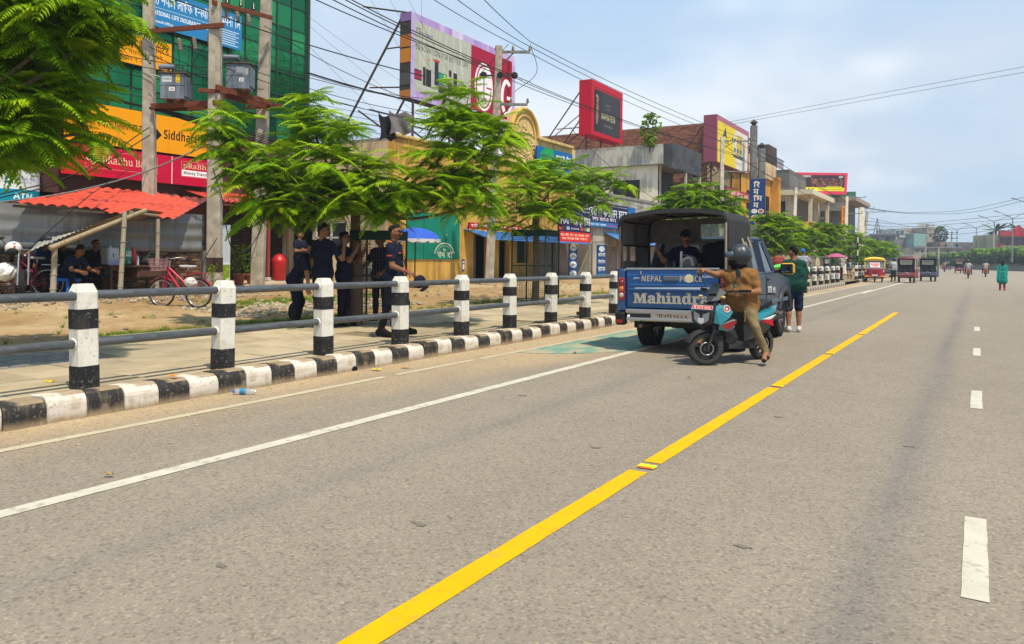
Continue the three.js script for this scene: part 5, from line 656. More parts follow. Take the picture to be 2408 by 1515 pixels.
// ---------------------------------------------------------------- utility poles, transformers, wires
const poleM=mat([.58,.515,.42],{map:T.concrete,roughness:.95,bumpMap:re(T.concrete,.5),bumpScale:.004});
function utilityPole(label,base,top,w,d,turn,group){
const t=thing('utility_pole',label,'utility pole',base,turn,group),up=top.clone().sub(base).applyAxisAngle(V(0,1,0),-turn),g=gridGeo(8,20,(u,v)=>{const k=Math.floor(u*8+.01)%8,a=[[1,.8],[.8,1],[-.8,1],[-1,.8],[-1,-.8],[-.8,-1],[.8,-1],[1,-.8]][k],s=mix(1,.72,v);return{p:V(up.x*v+a[0]*w / 2*s,up.y*v,up.z*v+a[1]*d / 2*s),uv:[u*1.2,up.y*v]};});
put('shaft',boxUV(clean(g)),poleM,t);return t;
}
const pinIns=(t,p,m)=>{const o=B();for(let i=0;i<4;i++)o.cyl(.062-i*.006,.05-i*.006,.028,0,i*.042+.04,0,0,0,0,10);o.cyl(.022,.022,.2,0,.08,0,0,0,0,8);const k=o.mesh('insulator',m||mat([.035,.02,.016],{roughness:.25}),t);k.position.copy(p);return k;};
const strainIns=(t,p,m)=>{const o=B();for(let i=0;i<7;i++)o.cyl(.055,.055,.016,0,-i*.045-.05,0,0,0,0,10);o.cyl(.02,.02,.36,0,-.17,0,0,0,0,8);const k=o.mesh('strain_insulator',m,t);k.position.copy(p);k.rotation.z=.25;return k;};
const gl=(p)=>gy(-p.x);
const P1=atD(352,640,20.9).setY(.45),P2=atD(504,640,20.3).setY(.42),P3=atD(605,640,22.4).setY(.36);
const p1=utilityPole('concrete utility pole rising behind the red stall roof',P1,atD(349,-160,20.9),.36,.24,.5),p2=utilityPole('concrete utility pole right of the stall, with a maroon painted patch',P2,atD(507,-160,20.3),.38,.25,.5),p3=utilityPole('concrete utility pole in front of the dark roller shutter',P3,atD(631,-160,22.4),.38,.26,.5);
B().box(.37,.42,.25,0,.75,.002,0,0,0,.02).mesh('maroon_patch',mat([.085,.05,.045],{map:T.grime}),p2);
const beamOf=(t,name,a,b,h,w=.1)=>{const A=a.clone().sub(t.position).applyAxisAngle(V(0,1,0),-t.rotation.y),Bq=b.clone().sub(t.position).applyAxisAngle(V(0,1,0),-t.rotation.y);return B().bar(A,Bq,w,h).mesh(name,rusty,t);};
{ 
const pf=thing('transformer_platform','rusty steel channel platform carrying the left transformer between two poles','platform',P2),L=(p)=>p.clone().sub(pf.position);
const pl2=thing('transformer_platform','rusty steel channel platform carrying the right transformer','platform',P3),L2=(p)=>p.clone().sub(pl2.position);
const bar=(t,f,u0,v0,d0,u1,v1,d1,h=.14,w=.07)=>B().bar(f(atD(u0,v0,d0)),f(atD(u1,v1,d1)),w,h).mesh('channel_beam',rusty,t);
bar(pf,L,335,75,20.7,526,59,20.1,.12);bar(pf,L,356,250,20.7,526,241,20.15);bar(pf,L,352,257,20.95,520,252,20.45);bar(pf,L,466,212,20.1,535,217,20.3,.1,.1);
bar(pl2,L2,508,205,20.1,640,243,22.1);bar(pl2,L2,500,218,20.4,632,252,22.4);bar(pl2,L2,580,253,22.2,660,248,22.0,.09,.1);bar(pl2,L2,500,5,20.1,640,42,22.0,.11);
for(const[u,v,d]of[[420,100,20.4],[455,97,20.35],[490,92,20.3]])strainIns(pf,L(atD(u,v-10,d)),mat([.30,.26,.22],{roughness:.3}));
for(const[u,v,d]of[[530,30,20.7],[556,38,21.1],[582,46,21.5]])strainIns(pl2,L2(atD(u,v-14,d)),mat([.42,.38,.35],{roughness:.25}));for(const[u,v,d]of[[534,9,20.6],[566,16,21.1],[596,24,21.6]])pinIns(pl2,L2(atD(u,v,d)));
for(const[u,v,d]of[[413,2,20.4],[440,0,20.4]])pinIns(pf,L(atD(u,v,d)));
}
function transformer(label,p,turn,plates){
const t=thing('pole_transformer',label,'transformer',p,turn,'transformers between the poles'),m=mat([.20,.245,.31],{map:T.grime,roughness:.5,metalness:.2});
B().box(.74,.80,.50,0,.45,0,0,0,0,.015).mesh('tank',m,t);B().box(.84,.04,.60,0,.87,0,0,0,0,.008).mesh('lid',mat([.12,.11,.11],{map:T.rust,roughness:.7}),t);B().box(.76,.035,.52,0,.50,0).mesh('band',m,t);
for(let i=0;i<4;i++)B().box(.02,.62,.16,.40,.46,-.2+i*.12).mesh('cooling_fin',m,t);for(let i=0;i<4;i++)B().box(.14,.62,.02,-.24+i*.14,.46,-.32).mesh('cooling_fin',m,t);
for(const x of[-.2,.02,.24]){const b=B();for(let k=0;k<4;k++)b.cyl(.055-k*.006,.045-k*.006,.035,0,k*.055,0,0,0,0,10);b.cyl(.02,.02,.26,0,.1,0,0,0,0,8).mesh('bushing',mat([.03,.022,.02],{roughness:.25}),t).position.set(x,.92,0);}
B().cyl(.085,.085,.48,-.28,1.12,-.05,0,0,Math.PI / 2,16).mesh('oil_conservator',m,t);B().rod(V(-.25,.9,-.05),V(-.25,1.05,-.05),.025).mesh('oil_pipe',m,t);for(const x of[-.2,.2])B().box(.1,.06,.5,x,.03,0).mesh('skid',rusty,t);
plates.forEach(([x,y,w,h,d],i)=>{const P=(a,b)=>V(x+a*w / 2,y+b*h / 2,.253);put('plate',quadGeo(P(-1,-1),P(1,-1),P(1,1),P(-1,1)),print(128,Math.round(128*h / w),d,{roughness:.6}),t);});t.scale.setScalar(.84);return t;
}
const num25=(g,w,h)=>{fill(g,w,h,'#e6e6e2');g.strokeStyle='#444';g.lineWidth=6;g.strokeRect(3,3,w-6,h-6);latin(g,'25',26,102,h*.8,h*.72,'#222');};
transformer('grey transformer with a yellow warning plate between the first two poles',atD(411,240,20.5).add(V(0,0,0)),.58,[[-.16,.68,.30,.20,(g,w,h)=>{fill(g,w,h,'#c4ccd2');latin(g,'TRANSWELD',8,120,h*.64,h*.36,'#3c4650');}],[.18,.70,.12,.26,(g,w,h)=>{fill(g,w,h,'#e8c71a');g.fillStyle='#3a3208';g.beginPath();g.moveTo(70,40);g.lineTo(40,120);g.lineTo(64,116);g.lineTo(54,180);g.lineTo(90,100);g.lineTo(66,104);g.closePath();g.fill();g.fillRect(20,210,88,14);g.fillRect(20,236,88,14);}],[0,.36,.2,.15,num25]]);
transformer('darker transformer higher up between the second and third poles',atD(563,216,20.9),.62,[[.12,.34,.16,.14,num25],[.08,.66,.24,.2,(g,w,h)=>fill(g,w,h,'#8f9aa6')],[.28,.58,.1,.24,(g,w,h)=>{fill(g,w,h,'#b7b2a4');g.fillStyle='#6a665c';for(let i=0;i<5;i++)g.fillRect(14,20+i*40,90,14);}]]);
function crossPole(label,base,top,w,arms,group){ 
const t=utilityPole(label,base,top,w,w*.8,.5,group),up=top.clone().sub(base),ax=V(Math.cos(.54),0,-Math.sin(.54)),loc=(p)=>p.clone().applyAxisAngle(V(0,1,0),-.5);
for(const[f,l,r,n,thick=.09]of arms){const c=up.clone().multiplyScalar(f),a=c.clone().addScaledVector(ax,l),b=c.clone().addScaledVector(ax,r);B().bar(loc(a),loc(b),thick,thick).mesh('cross_arm',mat([.30,.29,.26],{map:T.concrete}),t);B().bar(loc(c.clone().add(V(0,-.6,0))),loc(c.clone().addScaledVector(ax,r*.5)),.04).mesh('brace',steelDark,t);for(let i=0;i<n;i++)pinIns(t,loc(a.clone().lerp(b,n===1?1:i / (n-1)).add(V(0,.05,0))));}return t;
}
const P4=onX(1150,684,-15.6).setY(.44),P4t=atD(1174,108,P4.clone().sub(camera.position).dot(V(0,0,-1).applyQuaternion(camera.quaternion)));
const p4=crossPole('utility pole with two cross arms in front of the large lilac billboard',P4,P4t,.33,[[.975,-.1,1.15,3],[.755,-.1,1.15,3]]);
{const t=p4,up=P4t.clone().sub(P4),ax=V(Math.cos(.54),0,-Math.sin(.54)),loc=(p)=>p.clone().applyAxisAngle(V(0,1,0),-.5),c=up.clone().multiplyScalar(.875);B().bar(loc(c.clone().addScaledVector(ax,-.55)),loc(c.clone().addScaledVector(ax,.6)),.06).mesh('cross_arm',steelDark,t);for(const k of[-.55,.05,.6]){const o=B();for(let i=0;i<3;i++)o.cyl(.13-i*.02,.13-i*.02,.04,0,0,i*.05,Math.PI / 2,0,0,12);o.mesh('disc_insulator',mat([.02,.014,.012],{roughness:.2}),t).position.copy(loc(c.clone().addScaledVector(ax,k).add(V(.05,0,.05))));}
const q=rng(8),k=B();for(let i=0;i<14;i++){const y=.60+q()*.1,a=q()*6.28,cc=up.clone().multiplyScalar(y);k.tube([cc.clone().add(V(Math.cos(a)*.22,0,Math.sin(a)*.22)),cc.clone().add(V(Math.cos(a+2)*.28,-.25*q(),Math.sin(a+2)*.28)),cc.clone().add(V(Math.cos(a+4)*.22,-.3,Math.sin(a+4)*.22))].map(loc),.014,5,10);}k.mesh('cable_tangle',mat([.02,.02,.02],{roughness:.6}),t).userData.kind='stuff';}
const p5=crossPole('thin utility pole in front of the pink framed billboard',onX(1694,640,-15.2).setY(.3),atD(1699,322,57),.34,[[.97,-.5,2.0,3],[.74,-.3,1.9,3]]);
const p6=crossPole('utility pole wrapped in cables before the balcony building',onX(1862,640,-13.5).setY(.3),atD(1872,442,74),.36,[[.98,-.2,.4,1]]);
{const q=rng(6),k=B(),h=6.4;for(let i=0;i<22;i++){const a=q()*6.28,y=.6*h+q()*1.2;k.tube([V(Math.cos(a)*.3,y,Math.sin(a)*.3),V(Math.cos(a+2)*.5,y-.9,Math.sin(a+2)*.5),V(Math.cos(a+3)*.9,y-1.8,Math.sin(a+3)*.9)],.03,4,8);}k.mesh('cable_tangle',mat([.02,.02,.022]),p6).userData.kind='stuff';}
crossPole('utility pole with black insulators beside the orange lettered strip',onX(1986,640,-11.5).setY(.2),atD(1992,462,92),.4,[[.985,-.3,2.2,3],[.75,-.3,1.8,3]]);
crossPole('stout utility pole at the end of the concrete building',onX(2023,640,-10.5).setY(.2),atD(2026,488,100),.8,[[.98,-.4,1.6,3]]);
crossPole('leaning utility pole with two cross arms against the sky, past the last building',atD(2024,628,150).setY(.2),atD(2040,497,150),.6,[[.99,-.4,3.6,4,.14],[.68,-1.5,3.4,4,.14],[.3,-.3,2.4,2,.12]]);
const wireM=mat([.018,.018,.02],{roughness:.6}),wireGrey=mat([.16,.165,.17],{roughness:.6});
const ORD='first second third fourth fifth sixth seventh eighth ninth tenth eleventh twelfth'.split(' '),wireN={};
const byTop=(l)=>l.sort((p,q)=>p[0][1]+p[1][1]-q[0][1]-q[1][1]);
function wire(pts,r,label,group,m=wireM,name='overhead_wire'){
if(group){wireN[group]=(wireN[group]||0)+1;label+=`, ${ORD[wireN[group] - 1]} from the top`;}
const P=pts.map(([u,v,d])=>atD(u,v,d)),c=P.reduce((a,p)=>a.add(p),V(0,0,0)).divideScalar(P.length),o=put(name,new THREE.TubeGeometry(new THREE.CatmullRomCurve3(P.map((p)=>p.sub(c))),Math.max(14,pts.length*8),r,5),m);o.position.copy(c);return tag(o,label,'wire',group);
}
const sag=(a,b,s,n=5)=>Array.from({length:n+1},(_,i)=>{const t=i / n;return[mix(a[0],b[0],t),mix(a[1],b[1],t)+s*4*t*(1-t),1 / mix(1 / a[2],1 / b[2],t)];});
{
const main='high wires running from the top edge to the pole by the billboard';
for(const[a,b]of byTop([[[990,-20,22],[1206,103,30.2]],[[1050,-20,21],[1228,100,30]],[[1120,-20,20],[1247,98,29.8]]]))wire(sag(a,b,4),.013,'power wire crossing the sky to the billboard pole top arm',main);
for(const[a,b]of byTop([[[745,-20,20],[1205,188,30.2]],[[775,-20,20],[1228,190,30]],[[790,-20,20],[1248,194,29.8]],[[700,-20,20],[1166,165,30.3]]]))wire(sag(a,b,8),.016,'black power wire passing over the lilac billboard','wires across the lilac billboard');
const far='wires from the billboard pole to the far pole';
for(const[a,b]of byTop([[[1206,103,30.2],[1690,330,57]],[[1228,100,30],[1720,326,56.5]],[[1247,98,29.8],[1752,328,56]],[[1205,190,30.2],[1692,352,57]],[[1228,192,30],[1722,360,56.5]],[[1248,196,29.8],[1750,372,56]]]))wire(sag(a,b,10),.014,'wire running past the red poster box to the thin pole',far);
for(const[a,b]of byTop([[[1690,330,57],[1870,450,74]],[[1722,326,57],[1985,470,92]],[[1752,330,56],[2026,492,100]],[[1720,362,56.5],[1990,500,92]]]))wire(sag(a,b,6),.02,'wire sloping down from the thin pole across the orange house','wires over the orange house');
for(let i=0;i<7;i++)wire([[130,196+i*1.5,21.6],[285,236+i,21.2],[352,252+i*.6,20.8],[430,268+i*2.2,20.5],[505,286+i*3.4,20.3],[610,314+i*4,21.8],[760,345+i*6,24]],.010+(i%3)*.004,'black cable of the bundle before the amber sign','cable bundle before the bank');
for(const[a,b,s]of[[[360,60,20.6],[1000,240,27],20],[[355,80,20.6],[1060,300,28],24],[[350,110,20.7],[900,300,27],18],[[352,128,20.7],[960,330,28],20],[[500,130,20.2],[1160,290,30],26],[[505,150,20.2],[1160,300,30],26],[[620,60,22],[1165,285,30],34],[[180,96,21],[520,160,20.3],14],[[200,120,21],[520,176,20.3],14],[[190,150,21],[620,210,22],12],[[230,210,21],[610,240,22],12],[[726,176,27],[1000,232,29],8]])wire(sag(a,b,s),.011,'thin service wire looping across the green glass building','service wires before the glass');
wire(sag([415,0,20.2],[1000,180,24],10),.017,'thick black cable slanting over the transformers',null);wire(sag([720,170,26],[970,238,29],3),.03,'twisted thick cable from the glass corner to the billboard foot',null);
for(const[a,b]of byTop([[[726,40,27],[1110,300,33]],[[726,60,27],[1050,320,33]],[[728,110,27],[960,330,33]],[[860,-20,28],[1080,330,34]],[[905,-20,28],[1120,330,34]],[[950,-20,28],[1150,330,34]],[[990,-20,29],[1000,320,34]]]))wire(sag(a,b,5),.006,'thin grey telephone wire fanning down behind the billboard','telephone wire fan',wireGrey);
for(const[a,b]of byTop([[[728,240,27],[1060,300,33]],[[728,252,27],[1100,320,33]],[[728,262,27],[1030,318,33]]]))wire(sag(a,b,4),.008,'low dark wire from the glass corner to the roof frame','low wires at the glass corner');
wire([[-20,462,17],[180,408,18.5],[350,300,20.4]],.014,'cable dropping from the first pole to the left edge above the cash machine sign',null);wire([[-20,470,17],[175,420,18.5],[352,318,20.4]],.014,'lower cable dropping from the first pole to the left edge',null);
wire([[-20,478,16.5],[150,455,17.8],[330,408,19.2],[500,335,20]],.02,'long grey cable crossing over the red roof to the second pole',null,wireGrey);wire([[60,592,16.8],[130,530,17],[200,468,17.4],[300,400,20.5]],.01,'thin stay wire slanting across the stall wall',null);
wire([[500,395,20],[520,460,20.2],[545,585,20.8],[575,592,21.6],[603,560,22.2],[618,520,22.2]],.014,'slack cable hanging between the second and third poles',null);wire([[510,560,20],[478,620,18.6],[472,690,18]],.012,'drop cable running down beside the floral panel',null);
wire([[352,175,20.6],[385,185,20.5],[400,215,20.4]],.01,'pale jumper wire from the first pole to the left transformer',null,mat([.5,.5,.48]));for(const[u,u2]of[[418,415],[446,436],[486,448]])wire([[u,105,20.4],[u2+6,150,20.45],[u2,200,20.5]],.009,'jumper wire between strain insulator and transformer bushing','transformer jumpers');
for(const[a,c,b]of[[[1196,104,30.2],[1170,130,30.2],[1128,175,30.4]],[[1247,104,29.8],[1262,170,30],[1210,216,30]]])wire([a,c,b],.012,'looped jumper wire on the billboard pole','billboard pole jumpers');
wire([[1184,300,30],[1240,420,33],[1345,540,38]],.016,'black cable slanting down in front of the yellow gable',null);for(const[a,b]of byTop([[[1190,330,30],[1500,560,46]],[[1195,345,30],[1550,500,50]],[[1200,355,30],[1480,470,46]],[[1340,300,38],[1560,480,50]]]))wire(sag(a,b,14),.012,'slack service wire between the gable and the concrete house','gable service wires');
for(const[pts]of[[[[1700,290,60],[1980,236,70],[2420,155,60]]],[[[1700,296,60],[1980,246,70],[2420,168,60]]]])wire(pts,.02,'long wire pair crossing the sky to the upper right edge','upper right wire pair',wireGrey);
for(const pts of[[[2012,486,100],[2150,500,130],[2270,494,140],[2420,462,120]],[[2014,488,100],[2160,503,130],[2280,500,140],[2420,470,120]],[[2020,520,100],[2180,524,140],[2420,502,130]],[[2020,528,100],[2190,531,140],[2420,512,130]],[[2040,512,150],[2200,540,150],[2420,520,140]],[[2040,530,150],[2230,552,150],[2420,528,140]]])wire(pts,.034,'sagging far wire spanning the road at the right','far wires over the road');
}
// ---------------------------------------------------------------- wheels shared by the vehicles
function carWheel(parent,x,y,z,r,w,hub,name='wheel'){ 
const g=new THREE.Group();g.name=name;g.position.set(x,y,z);parent.add(g);const pts=[[r*.56,-w*.42],[r*.80,-w*.5],[r*.95,-w*.48],[r,-w*.36],[r,w*.36],[r*.95,w*.48],[r*.80,w*.5],[r*.56,w*.42]].map(([a,b])=>new THREE.Vector2(a,b));
const t=B().add(new THREE.LatheGeometry(pts,28),M4(0,0,0,0,0,Math.PI / 2));for(let i=0;i<36;i++){const a=i / 36*6.283;for(const k of[-.3,0,.3])t.add(new THREE.BoxGeometry(w*.24,.012,r*.11),new THREE.Matrix4().makeRotationX(a+k*.2).multiply(M4(k*w,r+.002,0)));}t.mesh('tyre',mat([.028,.027,.027],{roughness:.9}),g);
const h=B().cyl(r*.57,r*.57,w*.62,0,0,0,0,0,Math.PI / 2,24).cyl(r*.2,r*.16,w*.9,0,0,0,0,0,Math.PI / 2,14);for(let i=0;i<6;i++){const a=i / 6*6.283;h.add(cbox(w*.12,r*.34,.06),new THREE.Matrix4().makeRotationX(a).multiply(M4(w*.36,r*.36,0))).add(cbox(w*.12,r*.34,.06),new THREE.Matrix4().makeRotationX(a).multiply(M4(-w*.36,r*.36,0)));}h.mesh('rim',hub||mat([.22,.22,.23],{roughness:.4,metalness:.6}),g);return g;
}
// ---------------------------------------------------------------- police pickup: x right, z backwards, origin under the rear axle
const pickup=thing('pickup_truck','blue police double cab pickup with a black canvas canopy, seen from behind','pickup truck',[-3.99,0,-12.37],.012);
pickup.rotation.z=.016;pickup.position.y=.01;pickup.scale.setScalar(1.03);
{
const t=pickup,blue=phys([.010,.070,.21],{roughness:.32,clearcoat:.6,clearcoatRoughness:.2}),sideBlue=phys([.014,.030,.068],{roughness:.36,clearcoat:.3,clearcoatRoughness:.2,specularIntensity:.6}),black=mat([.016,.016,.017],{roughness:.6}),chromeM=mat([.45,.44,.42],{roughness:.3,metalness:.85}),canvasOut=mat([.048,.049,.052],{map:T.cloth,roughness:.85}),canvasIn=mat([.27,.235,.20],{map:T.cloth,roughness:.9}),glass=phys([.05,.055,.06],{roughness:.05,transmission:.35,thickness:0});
const W=.85,TZ=1.0;
B().box(1.62,.05,1.62,0,.70,.22).mesh('bed_floor',black,t);
const bedSide=(s)=>{const sh=new THREE.Shape();sh.moveTo(-TZ,.56);sh.lineTo(-.42,.56);sh.absarc(0,.42,.44,2.82,.32,true);sh.lineTo(.62,.56);sh.lineTo(.62,1.24);sh.lineTo(-TZ,1.24);sh.closePath();const g=new THREE.ExtrudeGeometry(sh,{depth:.07,bevelEnabled:true,bevelSize:.02,bevelThickness:.025,bevelSegments:3,curveSegments:16});return B().add(g,M4(s>0?W-.07:-W+.0,0,0,0,Math.PI / 2,0));};
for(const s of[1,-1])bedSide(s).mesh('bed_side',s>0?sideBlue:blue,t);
for(const s of[1,-1]){const f=B();f.add(new THREE.TorusGeometry(.45,.045,8,20,2.6),M4(s*(W+.035),.42,0,0,Math.PI / 2,.27));f.mesh('wheel_flare',black,t);}
B().box(1.40,.58,.05,0,.955,TZ+.03,0,0,0,.018).mesh('tailgate',blue,t);B().box(1.36,.03,.03,0,.945,TZ+.058,0,0,0,.01).mesh('swage_line',blue,t);B().box(1.43,.035,.085,0,1.255,TZ+.02,0,0,0,.01).mesh('tailgate_cap',mat([.36,.37,.38],{roughness:.35,metalness:.6}),t);
put('tailgate_print',quadGeo(V(-.69,.68,TZ+.0586),V(.69,.68,TZ+.0586),V(.69,1.235,TZ+.0586),V(-.69,1.235,TZ+.0586)),print(1380,555,(g,w,h)=>{
const gr=g.createLinearGradient(0,0,0,h);gr.addColorStop(0,'#124a8c');gr.addColorStop(1,'#17406e');g.fillStyle=gr;g.fillRect(0,0,w,h);weather(g,w,h,33,.07);g.fillStyle='#0b1a33';g.fillRect(0,252,w,4);g.fillStyle='#2f78c8';g.fillRect(0,60,w,10);g.fillRect(60,205,w-120,12);
const ink='#b3aa97';latin(g,'NEPAL',225,555,165,118,ink);latin(g,'POLICE',815,1160,165,118,ink);latin(g,'JOINT',100,215,130,36,'#c8cdd4');latin(g,'SCORPIO',1160,1330,105,40,'#d6dadf');g.fillStyle='#e6dfbf';g.beginPath();g.arc(965,118,62,0,7);g.fill();g.fillStyle='#cfc08a';for(let i=0;i<20;i++)g.fillRect(912+i*5.4,80+(i%3)*10,3,76);
g.fillStyle='#c9ccd0';g.beginPath();g.moveTo(92,296);g.lineTo(130,262);g.lineTo(w-60,242);g.lineTo(w-60,280);g.closePath();g.fill();
latin(g,'Mahindra',96,1265,492,205,ink,'serif','bold');g.strokeStyle=ink;g.lineWidth=9;g.save();g.font='bold 205px serif';const k=1169 / g.measureText('Mahindra').width;g.translate(96,492);g.scale(k,1);g.strokeText('Mahindra',0,0);g.restore();const q=rng(2);for(let i=0;i<50;i++){g.fillStyle='rgba(40,34,28,.55)';g.fillRect(100+q()*1160,340+q()*150,3+q()*9,2+q()*5);}g.fillStyle='rgba(150,140,120,.18)';for(let i=0;i<40;i++)g.fillRect(q()*w,h-q()*q()*120,60*q(),6);
},{roughness:.4}),t);
B().box(.24,.075,.03,.0,1.115,TZ+.062,0,0,0,.012).mesh('tailgate_handle',mat([.09,.12,.16],{roughness:.35}),t);for(const x of[-.46,.43])B().box(.025,.05,.03,x,1.2,TZ+.065).mesh('latch',chromeM,t);
for(const s of[-1,1]){B().box(.145,.66,.10,s*.785,.93,TZ+.0,0,0,0,.03).mesh('corner_panel',blue,t);const l=B().box(.105,.34,.03,s*.785,.95,TZ+.05,0,0,0,.012).mesh('tail_lamp',phys([.32,.012,.012],{roughness:.2,clearcoat:1}),t);for(const[y,c]of[[1.05,[.22,.01,.01]],[.955,[.62,.16,.01]],[.855,[.52,.42,.36]]])B().ball(.04,s*.785,y,TZ+.062,1,.95,.45).mesh('lens',phys(c,{roughness:.15,clearcoat:1}),l);B().box(.16,.20,.15,s*.80,.50,TZ+.03,0,0,0,.03).mesh('bumper_end',black,t);B().box(.10,.05,.02,s*.80,.46,TZ+.108).mesh('reflector',mat([.30,.01,.012],{roughness:.25}),t);}
B().box(1.42,.07,.10,0,.615,TZ+.05,0,0,0,.015).box(1.36,.05,.18,0,.50,TZ+.06,0,0,0,.015).mesh('step_bumper',chromeM,t);B().box(1.30,.13,.05,0,.56,TZ+.03).mesh('bumper_bar',mat([.06,.058,.055],{roughness:.6}),t);
put('number_plate',quadGeo(V(-.30,.515,TZ+.105),V(.36,.515,TZ+.105),V(.36,.60,TZ+.105),V(-.30,.60,TZ+.105)),print(512,80,(g,w,h)=>{fill(g,w,h,'#9c958a');weather(g,w,h,2,.2);nepFit(g,'ना१झ१२२३',70,440,18,46,'#4a2020',.14);}),t);
const hoop=(z)=>B().tube([V(-.80,1.24,z),V(-.80,1.9,z),V(-.74,2.04,z),V(-.3,2.10,z),V(.3,2.10,z),V(.74,2.04,z),V(.80,1.9,z),V(.80,1.24,z)],.02,6,40);for(const z of[.98,.38,-.22])hoop(z).mesh('canopy_hoop',mat([.03,.028,.027],{roughness:.5}),t);
for(const x of[-.78,-.3,.3,.78])B().rod(V(x,x<-.5||x>.5?1.98:2.09,.98),V(x,x<-.5||x>.5?1.98:2.09,-.22),.014).mesh('canopy_rail',black,t);
for(const y of[1.62])for(const s of[-1,1])B().rod(V(s*.80,y,.98),V(s*.80,y,-.22),.014).mesh('canopy_rail',black,t);
const roofP=[[-.84,1.86],[-.835,1.98],[-.77,2.075],[-.35,2.135],[0,2.15],[.35,2.14],[.77,2.085],[.835,1.98],[.84,1.86]],roof=(off,z0,z1)=>gridGeo(32,10,(u,v)=>{const k=u*8,i=Math.min(7,Math.floor(k)),f=k-i,x=mix(roofP[i][0],roofP[i+1][0],f),y=mix(roofP[i][1],roofP[i+1][1],f);return{p:V(x*(1-off),y-off-.012*Math.sin(v*9.4)**2+.008*fbm(u*8,v*5,2),mix(z0,z1,v)),uv:[u*2,v]};});
put('canopy_roof',roof(0,1.06,-.26),canvasOut,t);put('canopy_lining',roof(.022,1.03,-.25),canvasIn,t);
put('roof_valance',gridGeo(32,1,(u,v)=>{const k=u*8,i=Math.min(7,Math.floor(k)),f=k-i,x=mix(roofP[i][0],roofP[i+1][0],f),y=mix(roofP[i][1],roofP[i+1][1],f);return{p:V(x,y-v*.06,1.062+v*.006),uv:[u*2,v]};}),canvasOut,t);
for(const s of[-1,1]){const X=s*.838;const b=B();if(s>0)b.span(X-.006,1.26,1.02,X+.006,1.95,-.25);else{b.span(X-.006,1.64,1.0,X+.006,1.95,-.25).span(X-.006,1.26,1.0,X+.006,1.38,-.25).span(X-.006,1.38,1.0,X+.006,1.64,.94).span(X-.006,1.38,.72,X+.006,1.64,.58).span(X-.006,1.38,.3,X+.006,1.64,-.25);}b.mesh('canopy_side',s>0?canvasOut:canvasIn,t);}
B().span(-.83,1.72,-.24,.06,2.06,-.255).span(.55,1.72,-.24,.83,2.06,-.255).span(.06,1.97,-.24,.55,2.07,-.255).span(-.83,1.68,-.24,.83,1.73,-.26).mesh('canopy_front',canvasIn,t);B().span(.06,1.73,-.246,.55,1.97,-.252).mesh('canopy_window',phys([.75,.78,.74],{transmission:.9,roughness:.08,thickness:0}),t);
for(const[y,z]of[[1.55,.3],[1.5,.1],[1.58,-.05]])B().tube([V(.85,y+.16,z),V(.90,y,z+.03),V(.87,y-.12,z-.02)],.022,6,10).mesh('rolled_strap',mat([.34,.31,.26],{map:T.cloth}),t);B().rod(V(.81,1.24,1.05),V(.82,1.92,1.07),.018).mesh('tie_pole',mat([.42,.36,.26],{map:T.wood}),t);B().rod(V(-.82,1.24,1.04),V(-.81,1.9,1.05),.016).mesh('tie_pole',mat([.20,.12,.09],{map:T.wood}),t);
B().box(.30,1.0,.06,.45,1.2,-.12,-.1,0,0,.04).mesh('riot_shield',phys([.02,.03,.05],{roughness:.25,transmission:.2}),t);B().box(.62,.42,.2,.45,1.45,-.12,0,0,0,.06).mesh('kit_bag',mat([.018,.022,.032],{map:T.cloth}),t);B().ball(.13,.18,1.33,.72,1,1,.8).mesh('grey_pack',mat([.16,.155,.15],{map:T.cloth}),t);B().tube([V(.08,1.25,.8),V(.1,1.38,.8),V(.2,1.42,.78),V(.26,1.3,.8)],.022,6,14).mesh('pack_strap',mat([.42,.38,.32]),t);B().bar(V(.05,1.22,.74),V(.06,1.52,.74),.03).mesh('white_rod',mat([.5,.5,.5]),t);
for(const s of[-1,1])B().box(.36,.05,1.1,s*.58,1.02,.35,0,0,0,.01).mesh('bench',black,t);
const prof=(pts,w,z=0)=>{const sh=poly(pts);return B().add(new THREE.ExtrudeGeometry(sh,{depth:w*2-.08,bevelEnabled:true,bevelSize:.03,bevelThickness:.04,bevelSegments:3,curveSegments:6}),M4(w-.04,0,0,0,-Math.PI / 2,0));};
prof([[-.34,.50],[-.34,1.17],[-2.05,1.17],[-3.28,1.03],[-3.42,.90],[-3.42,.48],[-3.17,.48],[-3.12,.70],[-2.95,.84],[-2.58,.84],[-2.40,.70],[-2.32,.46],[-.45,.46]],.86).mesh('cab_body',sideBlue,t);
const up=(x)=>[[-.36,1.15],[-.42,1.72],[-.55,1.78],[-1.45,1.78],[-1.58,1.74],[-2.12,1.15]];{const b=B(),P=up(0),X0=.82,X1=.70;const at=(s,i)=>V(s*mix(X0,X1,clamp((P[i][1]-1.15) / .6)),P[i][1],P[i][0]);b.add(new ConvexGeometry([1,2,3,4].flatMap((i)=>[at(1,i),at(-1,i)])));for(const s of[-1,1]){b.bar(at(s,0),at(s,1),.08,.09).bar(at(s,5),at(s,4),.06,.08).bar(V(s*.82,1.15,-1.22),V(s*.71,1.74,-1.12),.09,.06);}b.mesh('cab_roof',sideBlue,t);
for(const s of[-1,1])for(const[a,bq,c,d]of[[[-.46,1.18],[-1.17,1.18],[-1.08,1.70],[-.50,1.70]],[[-1.29,1.18],[-2.0,1.18],[-1.55,1.70],[-1.17,1.70]]]){const q=[a,bq,c,d].map(([z,y])=>V(s*mix(.82,.705,(y-1.15) / .6),y,z));put('side_window',quadGeo(...q),glass,t);const fr=B();for(let i=0;i<4;i++)fr.bar(q[i],q[(i+1)%4],.03,.03);fr.mesh('window_frame',sideBlue,t);}
